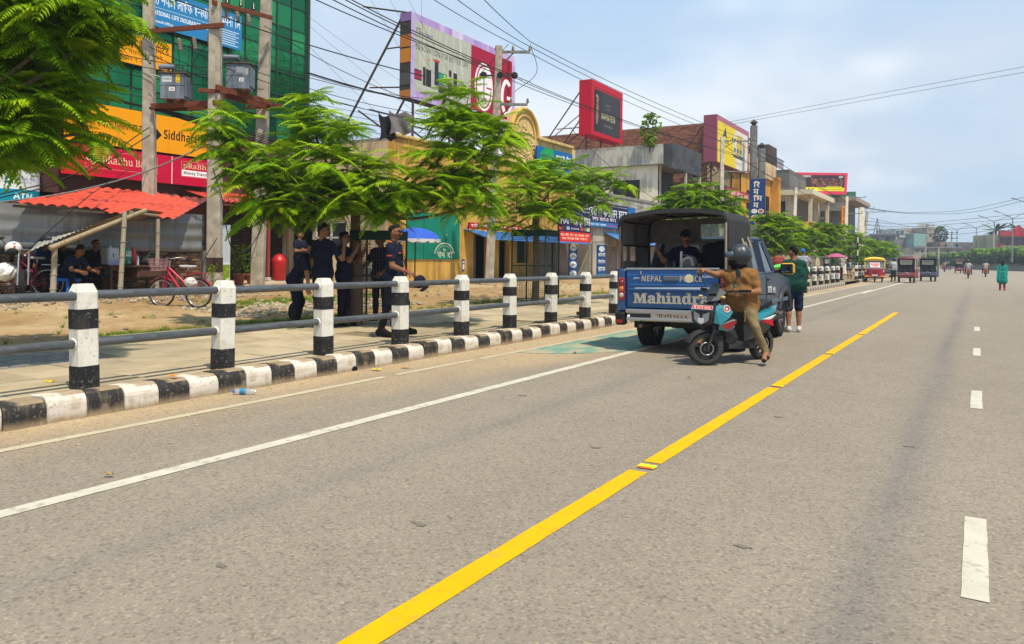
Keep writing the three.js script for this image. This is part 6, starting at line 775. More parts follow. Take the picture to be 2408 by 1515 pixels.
put('rear_window',quadGeo(V(-.66,1.2,-.37),V(.66,1.2,-.37),V(.6,1.68,-.42),V(-.6,1.68,-.42)),glass,t);put('windscreen',quadGeo(V(.76,1.18,-2.1),V(-.76,1.18,-2.1),V(-.66,1.72,-1.6),V(.66,1.72,-1.6)),glass,t);}
B().span(-.7,.5,-.5,.7,1.12,-2.0).mesh('cab_interior',black,t);
for(const[z0,z1]of[[-.44,-1.2],[-1.26,-2.15]])B().box(.02,.58,Math.abs(z1-z0),.868,.84,(z0+z1) / 2,0,0,0,.008).mesh('door',sideBlue,t);for(const z of[-.52,-1.36])B().box(.02,.035,.16,.885,1.06,z,0,0,0,.008).mesh('door_handle',black,t);B().box(.03,.07,2.9,.885,.68,-1.5,0,0,0,.01).mesh('side_moulding',mat([.055,.085,.13],{roughness:.4}),t);
put('door_lettering',quadGeo(V(.884,.80,-1.28),V(.884,.80,-1.98),V(.884,.98,-1.98),V(.884,.98,-1.28)),print(320,90,(g,w,h)=>{fill(g,w,h,'#2b3a50');nepFit(g,'दंगा १२',20,300,24,56,'#e8e4d8',.17);},{roughness:.35}),t);
B().box(.16,.07,1.6,.90,.40,-1.35,0,0,0,.02).mesh('side_step',black,t);B().box(.10,.10,.30,.93,.42,-.55,0,0,0,.02).mesh('step_end',chromeM,t);for(const s of[-1,1]){B().add(new THREE.TorusGeometry(.46,.055,8,20,2.7),M4(s*.86,.40,-2.77,0,Math.PI / 2,.22)).mesh('wheel_flare',mat([.02,.02,.022],{roughness:.5}),t);}
{const m=B().box(.24,.20,.10,1.06,1.24,-2.08,0,0,0,.035).mesh('wing_mirror',mat([.62,.34,.015],{roughness:.4}),t);B().box(.205,.165,.012,1.055,1.24,-2.026,0,0,0,.004).mesh('mirror_surround',black,m);B().box(.18,.14,.006,1.055,1.24,-2.019).mesh('mirror_glass',mat([.42,.44,.44],{roughness:.04,metalness:1}),m);B().bar(V(.84,1.18,-2.05),V(1.0,1.22,-2.08),.05).mesh('mirror_arm',black,m);}
for(const s of[-1,1]){carWheel(t,s*.70,.355,0,.365,.245);carWheel(t,s*.70,.355,-2.77,.365,.245);B().box(.26,.5,.03,s*.70,.56,.40).mesh('mud_flap',black,t);}
B().cyl(.055,.055,1.3,0,.36,0,0,0,Math.PI / 2).ball(.17,.0,.36,0,1,1,.8).mesh('rear_axle',mat([.06,.045,.035],{map:T.rust}),t);for(const s of[-1,1]){B().box(.07,.05,1.35,s*.48,.46,.1).mesh('leaf_spring',mat([.07,.06,.05],{map:T.rust}),t);B().box(.1,.13,3.9,s*.4,.60,-1.1).mesh('chassis_rail',black,t);}B().cyl(.16,.16,.5,.1,.5,.55,0,0,Math.PI / 2).mesh('spare_wheel_carrier',mat([.05,.045,.04]),t);B().cyl(.03,.03,.5,-.45,.40,.9,Math.PI / 2).mesh('exhaust',mat([.12,.09,.07],{map:T.rust}),t);
for(const s of[-1,1])B().ball(.13,s*.68,.82,-3.40,1,.8,.4).mesh('headlight',mat([.7,.7,.7],{roughness:.1}),t);B().box(1.7,.2,.2,0,.5,-3.45,0,0,0,.05).mesh('front_bumper',black,t);
}
// ---------------------------------------------------------------- scooter: z forwards, x to the rider's left, origin under the seat
const scA=V(-3.165,0,-10.46),scB=V(-2.726,0,-11.53),scTurn=Math.atan2(scA.x-scB.x,scA.z-scB.z);
const scooter=thing('scooter','black and turquoise scooter leaning under its rider behind the pickup','scooter',scA.clone().add(scB).multiplyScalar(.5),scTurn);
{
const t=scooter;t.scale.set(1.14,1.0,1.06);const teal=phys([.005,.19,.25],{roughness:.25,clearcoat:1,clearcoatRoughness:.1}),blk=phys([.020,.021,.023],{roughness:.42,clearcoat:.3}),matt=mat([.032,.033,.036],{roughness:.65}),alloy=mat([.05,.05,.052],{roughness:.4,metalness:.6}),F=.60,Rr=-.58,r=.232;
const wheel=(z,w,steer)=>{const g=new THREE.Group();g.name='wheel';g.position.set(0,r,z);g.rotation.y=steer;t.add(g);const pts=[[r*.66,-w*.4],[r*.84,-w*.5],[r*.96,-w*.34],[r,0],[r*.96,w*.34],[r*.84,w*.5],[r*.66,w*.4]].map(([a,b])=>new THREE.Vector2(a,b));const ty=B().add(new THREE.LatheGeometry(pts,32),M4(0,0,0,0,0,Math.PI / 2));for(let i=0;i<34;i++)for(const k of[-1,1])ty.add(new THREE.BoxGeometry(w*.34,.007,.022),new THREE.Matrix4().makeRotationX(i / 34*6.283+k*.05).multiply(M4(k*w*.24,r*.972,0,0,k*.5,-k*.3)));ty.mesh('tyre',mat([.05,.048,.046],{roughness:.9}),g);
B().add(new THREE.TorusGeometry(r*.68,.016,8,28),M4(0,0,0,0,Math.PI / 2,0)).mesh('rim',alloy,g);for(let i=0;i<5;i++){const a=i / 5*6.283;B().add(cbox(.028,r*.66,.022,.006),new THREE.Matrix4().makeRotationX(a).multiply(M4(.012,r*.34,0,0,0,.06))).mesh('spoke',alloy,g);}B().cyl(.045,.045,.11,0,0,0,0,0,Math.PI / 2).mesh('hub',alloy,g);const d=B().add(new THREE.TorusGeometry(.085,.014,4,24),M4(.05,0,0,0,Math.PI / 2,0));d.mesh('brake_disc',mat([.35,.35,.36],{roughness:.3,metalness:.9}),g);return g;};
wheel(F,.10,-.5);wheel(Rr,.11,0);
const sym=(pts,half,m,name,bev=.02)=>B().add(new THREE.ExtrudeGeometry(poly(pts),{depth:half*2,bevelEnabled:true,bevelSize:bev,bevelThickness:bev,bevelSegments:3,curveSegments:6}),M4(half,0,0,0,-Math.PI / 2,0)).mesh(name,m,t); 
{const g=gridGeo(14,6,(u,v)=>{const a=mix(.35,2.5,u),rad=r+.045-.035*Math.pow(Math.abs(v-.5)*2,2);return{p:V((v-.5)*.17*(1-.35*u),r+Math.sin(a)*rad,F+Math.cos(a)*rad)};});const mg=put('front_mudguard',g.translate(0,0,-F),matt,t);mg.position.z=F;mg.rotation.y=-.5;}
for(const s of[-1,1]){const fl=B().rod(V(s*.075,r,0),V(s*.07,.70,-.15),.02,.02,10).mesh('fork_leg',alloy,t);fl.position.z=F;fl.rotation.y=-.5;}
sym([[F-.10,.42],[F-.02,.60],[F-.03,.74],[F-.16,.83],[F-.24,.80],[F-.27,.30],[F-.2,.26]],.085,blk,'leg_shield');
{const hull=(pts,name,m)=>put(name,boxUV(clean(new ConvexGeometry(pts.map((p)=>V(...p))))),m,t);
hull([[.12,.58,F+.06],[-.12,.58,F+.06],[.17,.72,F+.07],[-.17,.72,F+.07],[.14,.80,F+.0],[-.14,.80,F+.0],[.06,.87,F-.12],[-.06,.87,F-.12],[.2,.62,F-.1],[-.2,.62,F-.1],[.05,.53,F+.03],[-.05,.53,F+.03]],'nose',blk);
for(const s of[-1,1]){hull([[s*.165,.60,F+.05],[s*.185,.76,F+.05],[s*.15,.83,F-.02],[s*.20,.84,F-.16],[s*.23,.74,F-.24],[s*.235,.66,F-.16],[s*.21,.57,F-.02],[s*.15,.70,F-.1]],'side_cheek',teal);hull([[s*.20,.56,F-.0],[s*.235,.64,F-.2],[s*.22,.53,F-.30],[s*.19,.47,F-.2],[s*.16,.5,F-.05]],'lower_cheek',teal);hull([[s*.205,.55,F-.04],[s*.244,.62,F-.22],[s*.24,.60,F-.32],[s*.20,.49,F-.2]],'stripe_red',mat([.48,.015,.03],{roughness:.3}));hull([[s*.21,.575,F-.04],[s*.2475,.645,F-.22],[s*.246,.63,F-.3],[s*.2,.56,F-.1]],'stripe_white',mat([.62,.62,.6],{roughness:.3}));hull([[s*.13,.28,F-.28],[s*.17,.5,F-.18],[s*.16,.62,F-.3],[s*.17,.36,F-.44],[s*.1,.26,F-.4]],'leg_shield_wing',matt);
hull([[s*.02,.60,F+.085],[s*.02,.70,F+.085],[s*.12,.74,F+.078],[s*.11,.63,F+.082],[s*.06,.59,F+.085]],'headlamp',phys([.30,.32,.34],{roughness:.1,clearcoat:1}));}
hull([[.04,.585,F+.09],[-.04,.585,F+.09],[.05,.655,F+.09],[-.05,.655,F+.09],[0,.57,F+.085]],'lamp_lens',phys([.8,.84,.88],{roughness:.05,clearcoat:1}));
hull([[.10,.90,F-.14],[-.10,.90,F-.14],[.13,1.0,F-.24],[-.13,1.0,F-.24],[.05,1.06,F-.22],[-.05,1.06,F-.22],[.04,.88,F-.06],[-.04,.88,F-.06],[.09,.95,F-.34],[-.09,.95,F-.34]],'handlebar_cowl',blk);hull([[.08,.98,F-.12],[-.08,.98,F-.12],[.06,1.12,F-.2],[-.06,1.12,F-.2],[.05,1.1,F-.23],[-.05,1.1,F-.23]],'visor',phys([.02,.03,.035],{roughness:.15}));
for(const s of[-1,1]){hull([[s*.14,.66,-.1],[s*.19,.60,-.3],[s*.18,.74,-.62],[s*.09,.80,-.80],[s*.08,.68,-.78],[s*.16,.52,-.55],[s*.15,.50,-.25]],'tail_panel',teal);hull([[s*.165,.56,-.12],[s*.197,.58,-.34],[s*.19,.62,-.62],[s*.17,.46,-.5],[s*.16,.40,-.2]],'under_panel',blk);hull([[s*.196,.61,-.3],[s*.199,.64,-.55],[s*.19,.67,-.64],[s*.198,.60,-.5]],'stripe_white',mat([.62,.62,.6]));hull([[s*.197,.585,-.28],[s*.2,.61,-.52],[s*.195,.50,-.58],[s*.199,.58,-.42]],'stripe_red',mat([.48,.015,.03]));}
hull([[.13,.30,.3],[-.13,.30,.3],[.16,.32,-.1],[-.16,.32,-.1],[.14,.22,.3],[-.14,.22,.3],[.15,.2,-.25],[-.15,.2,-.25]],'floorboard',matt);hull([[.13,.72,.02],[-.13,.72,.02],[.15,.3,0],[-.15,.3,0],[.14,.7,-.7],[-.14,.7,-.7],[.12,.4,-.5],[-.12,.4,-.5]],'body_core',blk);
hull([[.10,.78,.04],[-.10,.78,.04],[.14,.76,-.06],[-.14,.76,-.06],[.14,.80,-.4],[-.14,.80,-.4],[.10,.88,-.66],[-.10,.88,-.66],[.08,.8,-.72],[-.08,.8,-.72],[.13,.70,-.3],[-.13,.70,-.3]],'seat',mat([.022,.023,.026],{roughness:.55}));}
B().tube([V(.10,.83,-.56),V(.12,.93,-.68),V(.08,.95,-.82),V(-.08,.95,-.82),V(-.12,.93,-.68),V(-.10,.83,-.56)],.014,8,30).mesh('grab_rail',blk,t);
B().tube([V(.36,1.03,F-.40),V(.2,1.02,F-.3),V(0,1.0,F-.26),V(-.2,1.02,F-.3),V(-.36,1.03,F-.40)],.014,8,24).mesh('handlebar',matt,t);for(const s of[-1,1]){B().rod(V(s*.25,1.025,F-.33),V(s*.375,1.03,F-.405),.019,.019,10).mesh('grip',mat([.015,.015,.015],{roughness:.9}),t);B().tube([V(s*.24,1.01,F-.28),V(s*.30,1.0,F-.30),V(s*.37,1.0,F-.35)],.007,6,10).mesh('brake_lever',alloy,t);const mi=B().rod(V(s*.19,1.03,F-.28),V(s*.27,1.22,F-.26),.006).ball(.05,s*.285,1.27,F-.26,.8,1.25,.28,14).mesh('mirror',blk,t);B().ball(.03,s*.17,.94,F-.12,1.1,.7,.8).mesh('indicator',phys([.62,.42,.16],{roughness:.15}),t);}
put('number_plate',quadGeo(V(.0-.16,.775,F+.078),V(.16,.775,F+.078),V(.15,.825,F+.05),V(-.15,.825,F+.05)),print(256,48,(g,w,h)=>{fill(g,w,h,'#c8202c');g.strokeStyle='#f0e6e2';g.lineWidth=5;g.strokeRect(3,3,w-6,h-6);nepFit(g,'लु २१ प ९१२३',24,232,12,24,'#f6ece8',.18);},{side:THREE.DoubleSide}),t);
{const d=B().cyl(.05,.05,.006,0,0,0,Math.PI / 2,0,0,20).mesh('round_sticker',mat([.55,.02,.03],{roughness:.3}),t);d.position.set(.2165,.785,F-.13);d.rotation.y=1.25;B().ring(.044,.006,0,0,.004,0,0,0,20,6).mesh('sticker_rim',mat([.7,.7,.68]),d);B().cyl(.02,.02,.008,0,0,.0,Math.PI / 2,0,0,5).mesh('sticker_star',mat([.75,.72,.6]),d);}
B().cyl(.05,.06,.42,-.17,.33,-.62,1.25,0,0,14).mesh('silencer',alloy,t);B().box(.2,.16,.34,0,.28,-.42,0,0,0,.04).mesh('engine',alloy,t);B().rod(V(.1,.34,-.6),V(.11,.6,-.5),.025).mesh('rear_shock',mat([.05,.05,.05]),t);B().box(.12,.08,.02,0,.72,-.80).mesh('tail_lamp',mat([.4,.01,.01],{roughness:.2}),t);{const g=gridGeo(10,4,(u,v)=>{const a=mix(.9,2.9,u),rad=r+.04;return{p:V((v-.5)*.14,r+Math.sin(a)*rad,Rr-Math.cos(a)*-rad)};});put('rear_mudguard',g,matt,t);}
}
// ---------------------------------------------------------------- people: one continuous skin per body from joined tapered limbs
function sdfGeo(prims,cell){ 
const lo=V(1e9,1e9,1e9),hi=V(-1e9,-1e9,-1e9);for(const p of prims){const r=Math.max(p.ra,p.rb)+.02;lo.min(p.a.clone().min(p.b).subScalar(r));hi.max(p.a.clone().max(p.b).addScalar(r));}lo.subScalar(cell*2);
const nx=Math.ceil((hi.x-lo.x) / cell)+3,ny=Math.ceil((hi.y-lo.y) / cell)+3,nz=Math.ceil((hi.z-lo.z) / cell)+3,f=new Float32Array(nx*ny*nz).fill(1e3);
const dist=(p,x,y,z)=>{const ax=x-p.a.x,ay=y-p.a.y,az=z-p.a.z,bx=p.b.x-p.a.x,by=p.b.y-p.a.y,bz=p.b.z-p.a.z,l2=bx*bx+by*by+bz*bz,t=l2>1e-9?Math.min(1,Math.max(0,(ax*bx+ay*by+az*bz) / l2)):0;let dx=ax-bx*t,dy=ay-by*t,dz=az-bz*t;let d=Math.sqrt(dx*dx+dy*dy+dz*dz)-(p.ra+(p.rb-p.ra)*t);if(p.w)d-=p.w*(Math.sin(y*46+x*23+Math.sin(z*31)*1.5)*.5+Math.sin(y*27-z*41+Math.sin(x*35)*1.3)*.5);return d;};
for(const p of prims){const r=Math.max(p.ra,p.rb)+p.k+cell*2.5,i0=Math.max(0,Math.floor((Math.min(p.a.x,p.b.x)-r-lo.x) / cell)),i1=Math.min(nx-1,Math.ceil((Math.max(p.a.x,p.b.x)+r-lo.x) / cell)),j0=Math.max(0,Math.floor((Math.min(p.a.y,p.b.y)-r-lo.y) / cell)),j1=Math.min(ny-1,Math.ceil((Math.max(p.a.y,p.b.y)+r-lo.y) / cell)),k0=Math.max(0,Math.floor((Math.min(p.a.z,p.b.z)-r-lo.z) / cell)),k1=Math.min(nz-1,Math.ceil((Math.max(p.a.z,p.b.z)+r-lo.z) / cell));
for(let k=k0;k<=k1;k++)for(let j=j0;j<=j1;j++)for(let i=i0;i<=i1;i++){const o=(k*ny+j)*nx+i,d=dist(p,lo.x+i*cell,lo.y+j*cell,lo.z+k*cell),h=Math.max(p.k-Math.abs(f[o]-d),0) / p.k;f[o]=Math.min(f[o],d)-h*h*p.k*.25;}}
const id=new Int32Array(f.length).fill(-1),P=[],C=[],I=[],E=[[0,1],[2,3],[4,5],[6,7],[0,2],[1,3],[4,6],[5,7],[0,4],[1,5],[2,6],[3,7]],off=[0,1,nx,nx+1,nx*ny,nx*ny+1,nx*ny+nx,nx*ny+nx+1];
for(let k=0;k<nz-1;k++)for(let j=0;j<ny-1;j++)for(let i=0;i<nx-1;i++){
const o=(k*ny+j)*nx+i;let m=0;for(let c=0;c<8;c++)if(f[o+off[c]]<0)m|=1<<c;if(!m||m===255)continue;let x=0,y=0,z=0,n=0;
for(const[a,b]of E){if(((m>>a)&1)===((m>>b)&1))continue;const fa=f[o+off[a]],fb=f[o+off[b]],t=fa / (fa-fb);x+=(a&1)+((b&1)-(a&1))*t;y+=((a>>1)&1)+(((b>>1)&1)-((a>>1)&1))*t;z+=(a>>2)+((b>>2)-(a>>2))*t;n++;}
const wx=lo.x+(i+x / n)*cell,wy=lo.y+(j+y / n)*cell,wz=lo.z+(k+z / n)*cell;id[o]=P.length / 3;P.push(wx,wy,wz);let best=1e9,col=prims[0].c;for(const p of prims){const d=dist(p,wx,wy,wz)-(p.pri||0);if(d<best){best=d;col=p.c;}}C.push(...col);
}
for(let k=1;k<nz-1;k++)for(let j=1;j<ny-1;j++)for(let i=1;i<nx-1;i++){const o=(k*ny+j)*nx+i,s=f[o]<0;const q=(a,b,c,d,fl)=>{if(a<0||b<0||c<0||d<0)return;fl?I.push(a,b,c,a,c,d):I.push(a,c,b,a,d,c);};
if(s!==f[o+1]<0)q(id[o],id[o-nx],id[o-nx-nx*ny],id[o-nx*ny],!s);if(s!==f[o+nx]<0)q(id[o],id[o-nx*ny],id[o-nx*ny-1],id[o-1],!s);if(s!==f[o+nx*ny]<0)q(id[o],id[o-1],id[o-1-nx],id[o-nx],!s);}
const g=new THREE.BufferGeometry();g.setAttribute('position',new THREE.Float32BufferAttribute(P,3));g.setAttribute('color',new THREE.Float32BufferAttribute(C,3));g.setIndex(I);g.computeVertexNormals();return g;
}
const cap=(a,b,ra,rb,c,k=.03,w=0,pri=0)=>({a,b,ra,rb,c,k,w,pri});
const SKIN=[.36,.175,.095],SKIN2=[.28,.13,.07],HAIR=[.010,.008,.007];
const bodyMat=new THREE.MeshPhysicalMaterial({vertexColors:true,roughness:.82,specularIntensity:.25,side:THREE.DoubleSide,map:re(T.cloth,.25)}),hairMat=mat(HAIR,{roughness:.6});
const N3=(x,y,z)=>V(x,y,z).normalize();
function person(label,pos,turn,o){
const t=thing('person',label,'person',pos,turn,o.group),s=(o.H||1.68) / 1.7,cell=o.cell||.014,fine=cell<.02;
const skin=o.skin||SKIN,shirt=o.shirt||[.3,.3,.3],trs=o.trousers||[.03,.03,.04],shoe=o.shoe||[.012,.012,.012],fat=o.fat||1,W=.006;
const pel=o.pelvis?V(...o.pelvis):V(0,.93*s,0),up=o.spine?N3(...o.spine):V(0,1,0),tw=o.twist||0,hipT=o.hipTurn||0;
const side=V(Math.cos(tw),0,-Math.sin(tw));side.addScaledVector(up,-side.dot(up)).normalize();const hs=V(Math.cos(hipT),0,-Math.sin(hipT)),fwd=side.clone().cross(up); 
const at=(h,x,z=0)=>pel.clone().addScaledVector(up,h*s).addScaledVector(side,x*s*(o.broad||1)).addScaledVector(fwd,z*s),P=[];
P.push(cap(pel.clone().addScaledVector(hs,.075*s),pel.clone().addScaledVector(hs,-.075*s),.115*s*fat,.115*s*fat,trs,.05));if(o.hem!==0)P.push(cap(at(-.02,.075),at(-.02,-.075),.122*s*fat,.122*s*fat,shirt,.03,W));
P.push(cap(at(.15,.055,.012),at(.15,-.055,.012),.113*s*fat,.113*s*fat,shirt,.06,W),cap(at(.31,.085),at(.31,-.085),.112*s,.112*s,shirt,.06,W),cap(at(.435,.115,-.01),at(.435,-.115,-.01),.075*s,.075*s,shirt,.05,W));
const nb=at(.48,0,-.005),hp=o.head||{},hq=new THREE.Quaternion().setFromEuler(new THREE.Euler(hp.pitch||0,(hp.yaw||0),hp.roll||0,'YXZ')),hu=V(0,1,0).applyQuaternion(hq),hf=V(0,0,1).applyQuaternion(hq),hl=V(1,0,0).applyQuaternion(hq),nt=nb.clone().addScaledVector(up,.05*s).addScaledVector(hu,.04*s),hc=nt.clone().addScaledVector(hu,.075*s).addScaledVector(hf,.018*s);
P.push(cap(nb.clone().addScaledVector(up,-.04*s),nt,.058*s,.052*s,skin,.025));
if(fine)P.push(cap(nb.clone().addScaledVector(side,.045*s).addScaledVector(fwd,.0),nb.clone().addScaledVector(side,-.045*s),.052*s,.052*s,o.collar||shirt,.02));
const hands=[];
for(const k of[1,-1]){
const A=k>0?o.armL:o.armR,L=k>0?o.legL:o.legR,sh=at(.425,.165*k),ud=A?N3(...A[0]):N3(.12*k,-1,0),fd=A?N3(...A[1]):N3(.05*k,-1,.18),el=sh.clone().addScaledVector(ud,.285*s),wr=el.clone().addScaledVector(fd,.245*s),sl=o.long?1:.62;
P.push(cap(sh,sh.clone().lerp(el,sl),.066*s,.060*s,shirt,.035,W,.004));P.push(cap(sh.clone().lerp(el,.5),el,.047*s,.042*s,o.long?shirt:skin,.02));P.push(cap(el,wr,.043*s,.029*s,o.long?shirt:skin,.02));if(o.long)P.push(cap(el,wr.clone().lerp(el,.1),.050*s,.042*s,shirt,.02,W));
hands.push({k,wr,d:A&&A[2]?N3(...A[2]):fd.clone(),n:A&&A[3]?V(...A[3]):V(-k,0,0),curl:A&&A[4]!==undefined?A[4]:.5,point:A&&A[5]});
const hj=pel.clone().addScaledVector(hs,.088*k*s).addScaledVector(V(0,1,0),-.02*s),td=L?N3(...L[0]):N3(.03*k,-1,.02),sd=L?N3(...L[1]):N3(.01*k,-1,-.03),fo=L&&L[2]?N3(...L[2]):N3(.18*k,0,1),kn=hj.clone().addScaledVector(td,.415*s),an=kn.clone().addScaledVector(sd,.40*s),short=o.shorts;
P.push(cap(hj,kn,.092*s*fat,(short?.080:.066)*s,trs,.04,W*.8));P.push(cap(kn,short?kn.clone().lerp(an,.06):kn.clone().lerp(an,o.boot?.5:.92),(short?.078:.066)*s,(short?.076:.054)*s,trs,.03,W*.8));
if(short)P.push(cap(kn,kn.clone().lerp(an,.4),.052*s,.055*s,skin,.02),cap(kn.clone().lerp(an,.35),an,.056*s,.036*s,skin,.02));else if(o.boot)P.push(cap(kn.clone().lerp(an,.45),an,.062*s,.048*s,shoe,.015));else P.push(cap(kn.clone().lerp(an,.9),an,.04*s,.036*s,o.sandal?skin:shoe,.015));
const heel=an.clone().addScaledVector(fo,-.045*s);heel.y-=.045*s;const toe=an.clone().addScaledVector(fo,.17*s).addScaledVector(V(0,1,0),-.052*s+fo.y*.0);P.push(cap(an,heel,.044*s,.040*s,o.sandal?skin:shoe,.02),cap(heel,toe,.042*s,.034*s,o.sandal?skin:shoe,.02),cap(an.clone().addScaledVector(fo,.03*s),toe,.040*s,.03*s,o.sandal?skin:shoe,.02));
if(o.sandal||fine)P.push(cap(heel.clone().add(V(0,-.028*s,0)),toe.clone().addScaledVector(fo,.015*s).add(V(0,-.018*s,0)),.03*s,.032*s,o.sandal?[.02,.016,.014]:shoe,.006));if(o.sandal)P.push(cap(an.clone().addScaledVector(fo,.10*s).addScaledVector(hs,.04*s).add(V(0,-.04,0)),an.clone().addScaledVector(fo,.10*s).addScaledVector(hs,-.04*s).add(V(0,-.04,0)),.03*s,.03*s,[.02,.016,.014],.005,0,.006));
}
if(o.extra)P.push(...o.extra({at,pel,up,side,fwd,s,nb,hc,hf,hu,hl}));
const geos=[sdfGeo(P,cell)];
const hd=(x,y,z)=>hc.clone().addScaledVector(hl,x*s).addScaledVector(hu,y*s).addScaledVector(hf,z*s),H=[];
H.push(cap(hd(0,.028,-.018),hd(0,.03,.012),.077*s,.076*s,skin,.02),cap(hd(0,-.03,.028),hd(0,-.055,.04),.060*s,.040*s,skin,.03),cap(hd(.03,-.02,.03),hd(-.03,-.02,.03),.04*s,.04*s,skin,.03),cap(nt.clone().addScaledVector(hu,-.05*s),nt.clone().addScaledVector(hu,.02*s),.052*s,.052*s,skin,.02));
if(fine){H.push(cap(hd(0,.012,.088),hd(0,-.02,.103),.009*s,.014*s,skin,.012),cap(hd(.012,-.024,.092),hd(-.012,-.024,.092),.009*s,.009*s,skin,.008));for(const k of[1,-1])H.push(cap(hd(.078*k,.008,-.005),hd(.08*k,-.022,0),.017*s,.011*s,skin,.008),cap(hd(.022*k,.034,.086),hd(.045*k,.034,.074),.0065*s,.006*s,[.014,.01,.008],.003,0,.003),cap(hd(.028*k,.016,.080),hd(.036*k,.016,.077),.0085*s,.008*s,[.02,.013,.01],.003,0,.003),cap(hd(.035*k,-.005,.06),hd(.045*k,-.012,.05),.03*s,.025*s,skin,.02));H.push(cap(hd(.017,-.046,.088),hd(-.017,-.046,.088),.0075*s,.0075*s,[.14,.04,.03],.004,0,.003));if(o.beard)H.push(cap(hd(.022,-.034,.088),hd(-.022,-.034,.088),.008*s,.008*s,[.02,.014,.011],.004,0,.004));}
geos.push(sdfGeo(H,fine?.0055:cell*.8));
for(const h of hands){const d=h.d,n=h.n.clone().addScaledVector(d,-h.n.dot(d)).normalize(),w=d.clone().cross(n),Q=[],p=(a,b,c)=>h.wr.clone().addScaledVector(d,a*s).addScaledVector(w,b*s).addScaledVector(n,c*s);h.grip=p(.10,0,.035);
Q.push(cap(h.wr.clone().addScaledVector(d,-.03*s),p(.02,0,0),.027*s,.024*s,skin,.012));for(const b of[-.022,0,.022])Q.push(cap(p(.015,b*.6,0),p(.085,b,0),.018*s,.016*s,skin,.014));
if(fine){[[-.031,.066],[-.010,.080],[.011,.076],[.031,.058]].forEach(([b,l],i)=>{const c=h.point&&i===(h.k>0?3:0)*0+(h.point==='hi'?3:0)?.05:h.curl,c2=h.point&&c<.1?.08:h.curl*1.9,a=p(.088,b,0),m=a.clone().addScaledVector(d,Math.cos(c)*l*.55*s).addScaledVector(n,Math.sin(c)*l*.55*s).addScaledVector(w,b*.12),e=m.clone().addScaledVector(d,Math.cos(c2)*l*.5*s).addScaledVector(n,Math.sin(c2)*l*.5*s);Q.push(cap(a,m,.0092*s,.0086*s,skin,.004),cap(m,e,.0086*s,.007*s,skin,.004));});const th=h.point==='hi'?1:-1,ta=p(.03,.026*th,.006),tb=p(.065,.05*th,.022),tc=p(.09,.052*th,.036);Q.push(cap(ta,tb,.013*s,.0105*s,skin,.008),cap(tb,tc,.0105*s,.008*s,skin,.005));}else Q.push(cap(p(.08,0,0),p(.14,0,.03),.022*s,.014*s,skin,.01));
geos.push(sdfGeo(Q,fine?.0048:cell*.7));}
const body=mergeGeometries(geos.map((g)=>{const c=g.toNonIndexed();if(!c.attributes.uv)c.setAttribute('uv',new THREE.BufferAttribute(new Float32Array(c.attributes.position.count*2),2));return c;}));boxUV(body);put('body',body,bodyMat,t);
const shell=(name,Q,m,c=fine?.007:cell*.8)=>{const g=sdfGeo(Q,c);g.deleteAttribute('color');return put(name,boxUV(clean(g)),m,t);};
if(o.hair!==false&&!o.capM)shell('hair',[cap(hd(0,.045,-.028),hd(0,.055,.0),.081*s,.072*s,HAIR,.02),cap(hd(.02,.095,.02),hd(-.02,.095,.02),.034*s,.034*s,HAIR,.02),cap(hd(0,.0,-.06),hd(0,-.02,-.05),.045*s,.038*s,HAIR,.02),...(o.hair==='long'?[cap(hd(0,.0,-.06),hd(0,-.14,-.075),.06*s,.05*s,HAIR,.02)]:o.hair==='tall'?[cap(hd(.02,.10,-.02),hd(-.02,.105,.02),.06*s,.055*s,HAIR,.02)]:[])],hairMat);
if(o.capM){const c=shell('cap',[cap(hd(0,.055,-.02),hd(0,.058,.012),.084*s,.080*s,HAIR,.02),cap(hd(0,.085,-.02),hd(0,.085,.02),.07*s,.068*s,HAIR,.02)],o.capM);if(o.peak!==false){const g=gridGeo(10,4,(u,v)=>{const a=(u-.5)*2.2;return{p:hd(Math.sin(a)*(.072+v*.02),.052-v*.018-.02*Math.abs(u-.5),.03+Math.cos(a)*(.055+v*.06))};});put('cap_peak',g,o.capM,t);}shell('hair',[cap(hd(0,.0,-.05),hd(0,-.01,-.045),.048*s,.04*s,HAIR,.02)],hairMat);}
t.userData.k={hands,hd,at,hc,hf,hu,hl,s,nb,fwd,side,up,hj:pel};return t;
}
const KIT=(t)=>t.userData.k;
const uniform={shirt:[.012,.015,.036],trousers:[.009,.011,.026],boot:true,shoe:[.012,.012,.013],skin:SKIN2},navyCap=mat([.010,.012,.024],{map:T.cloth});
const orangeM=mat([.62,.14,.02],{roughness:.7});
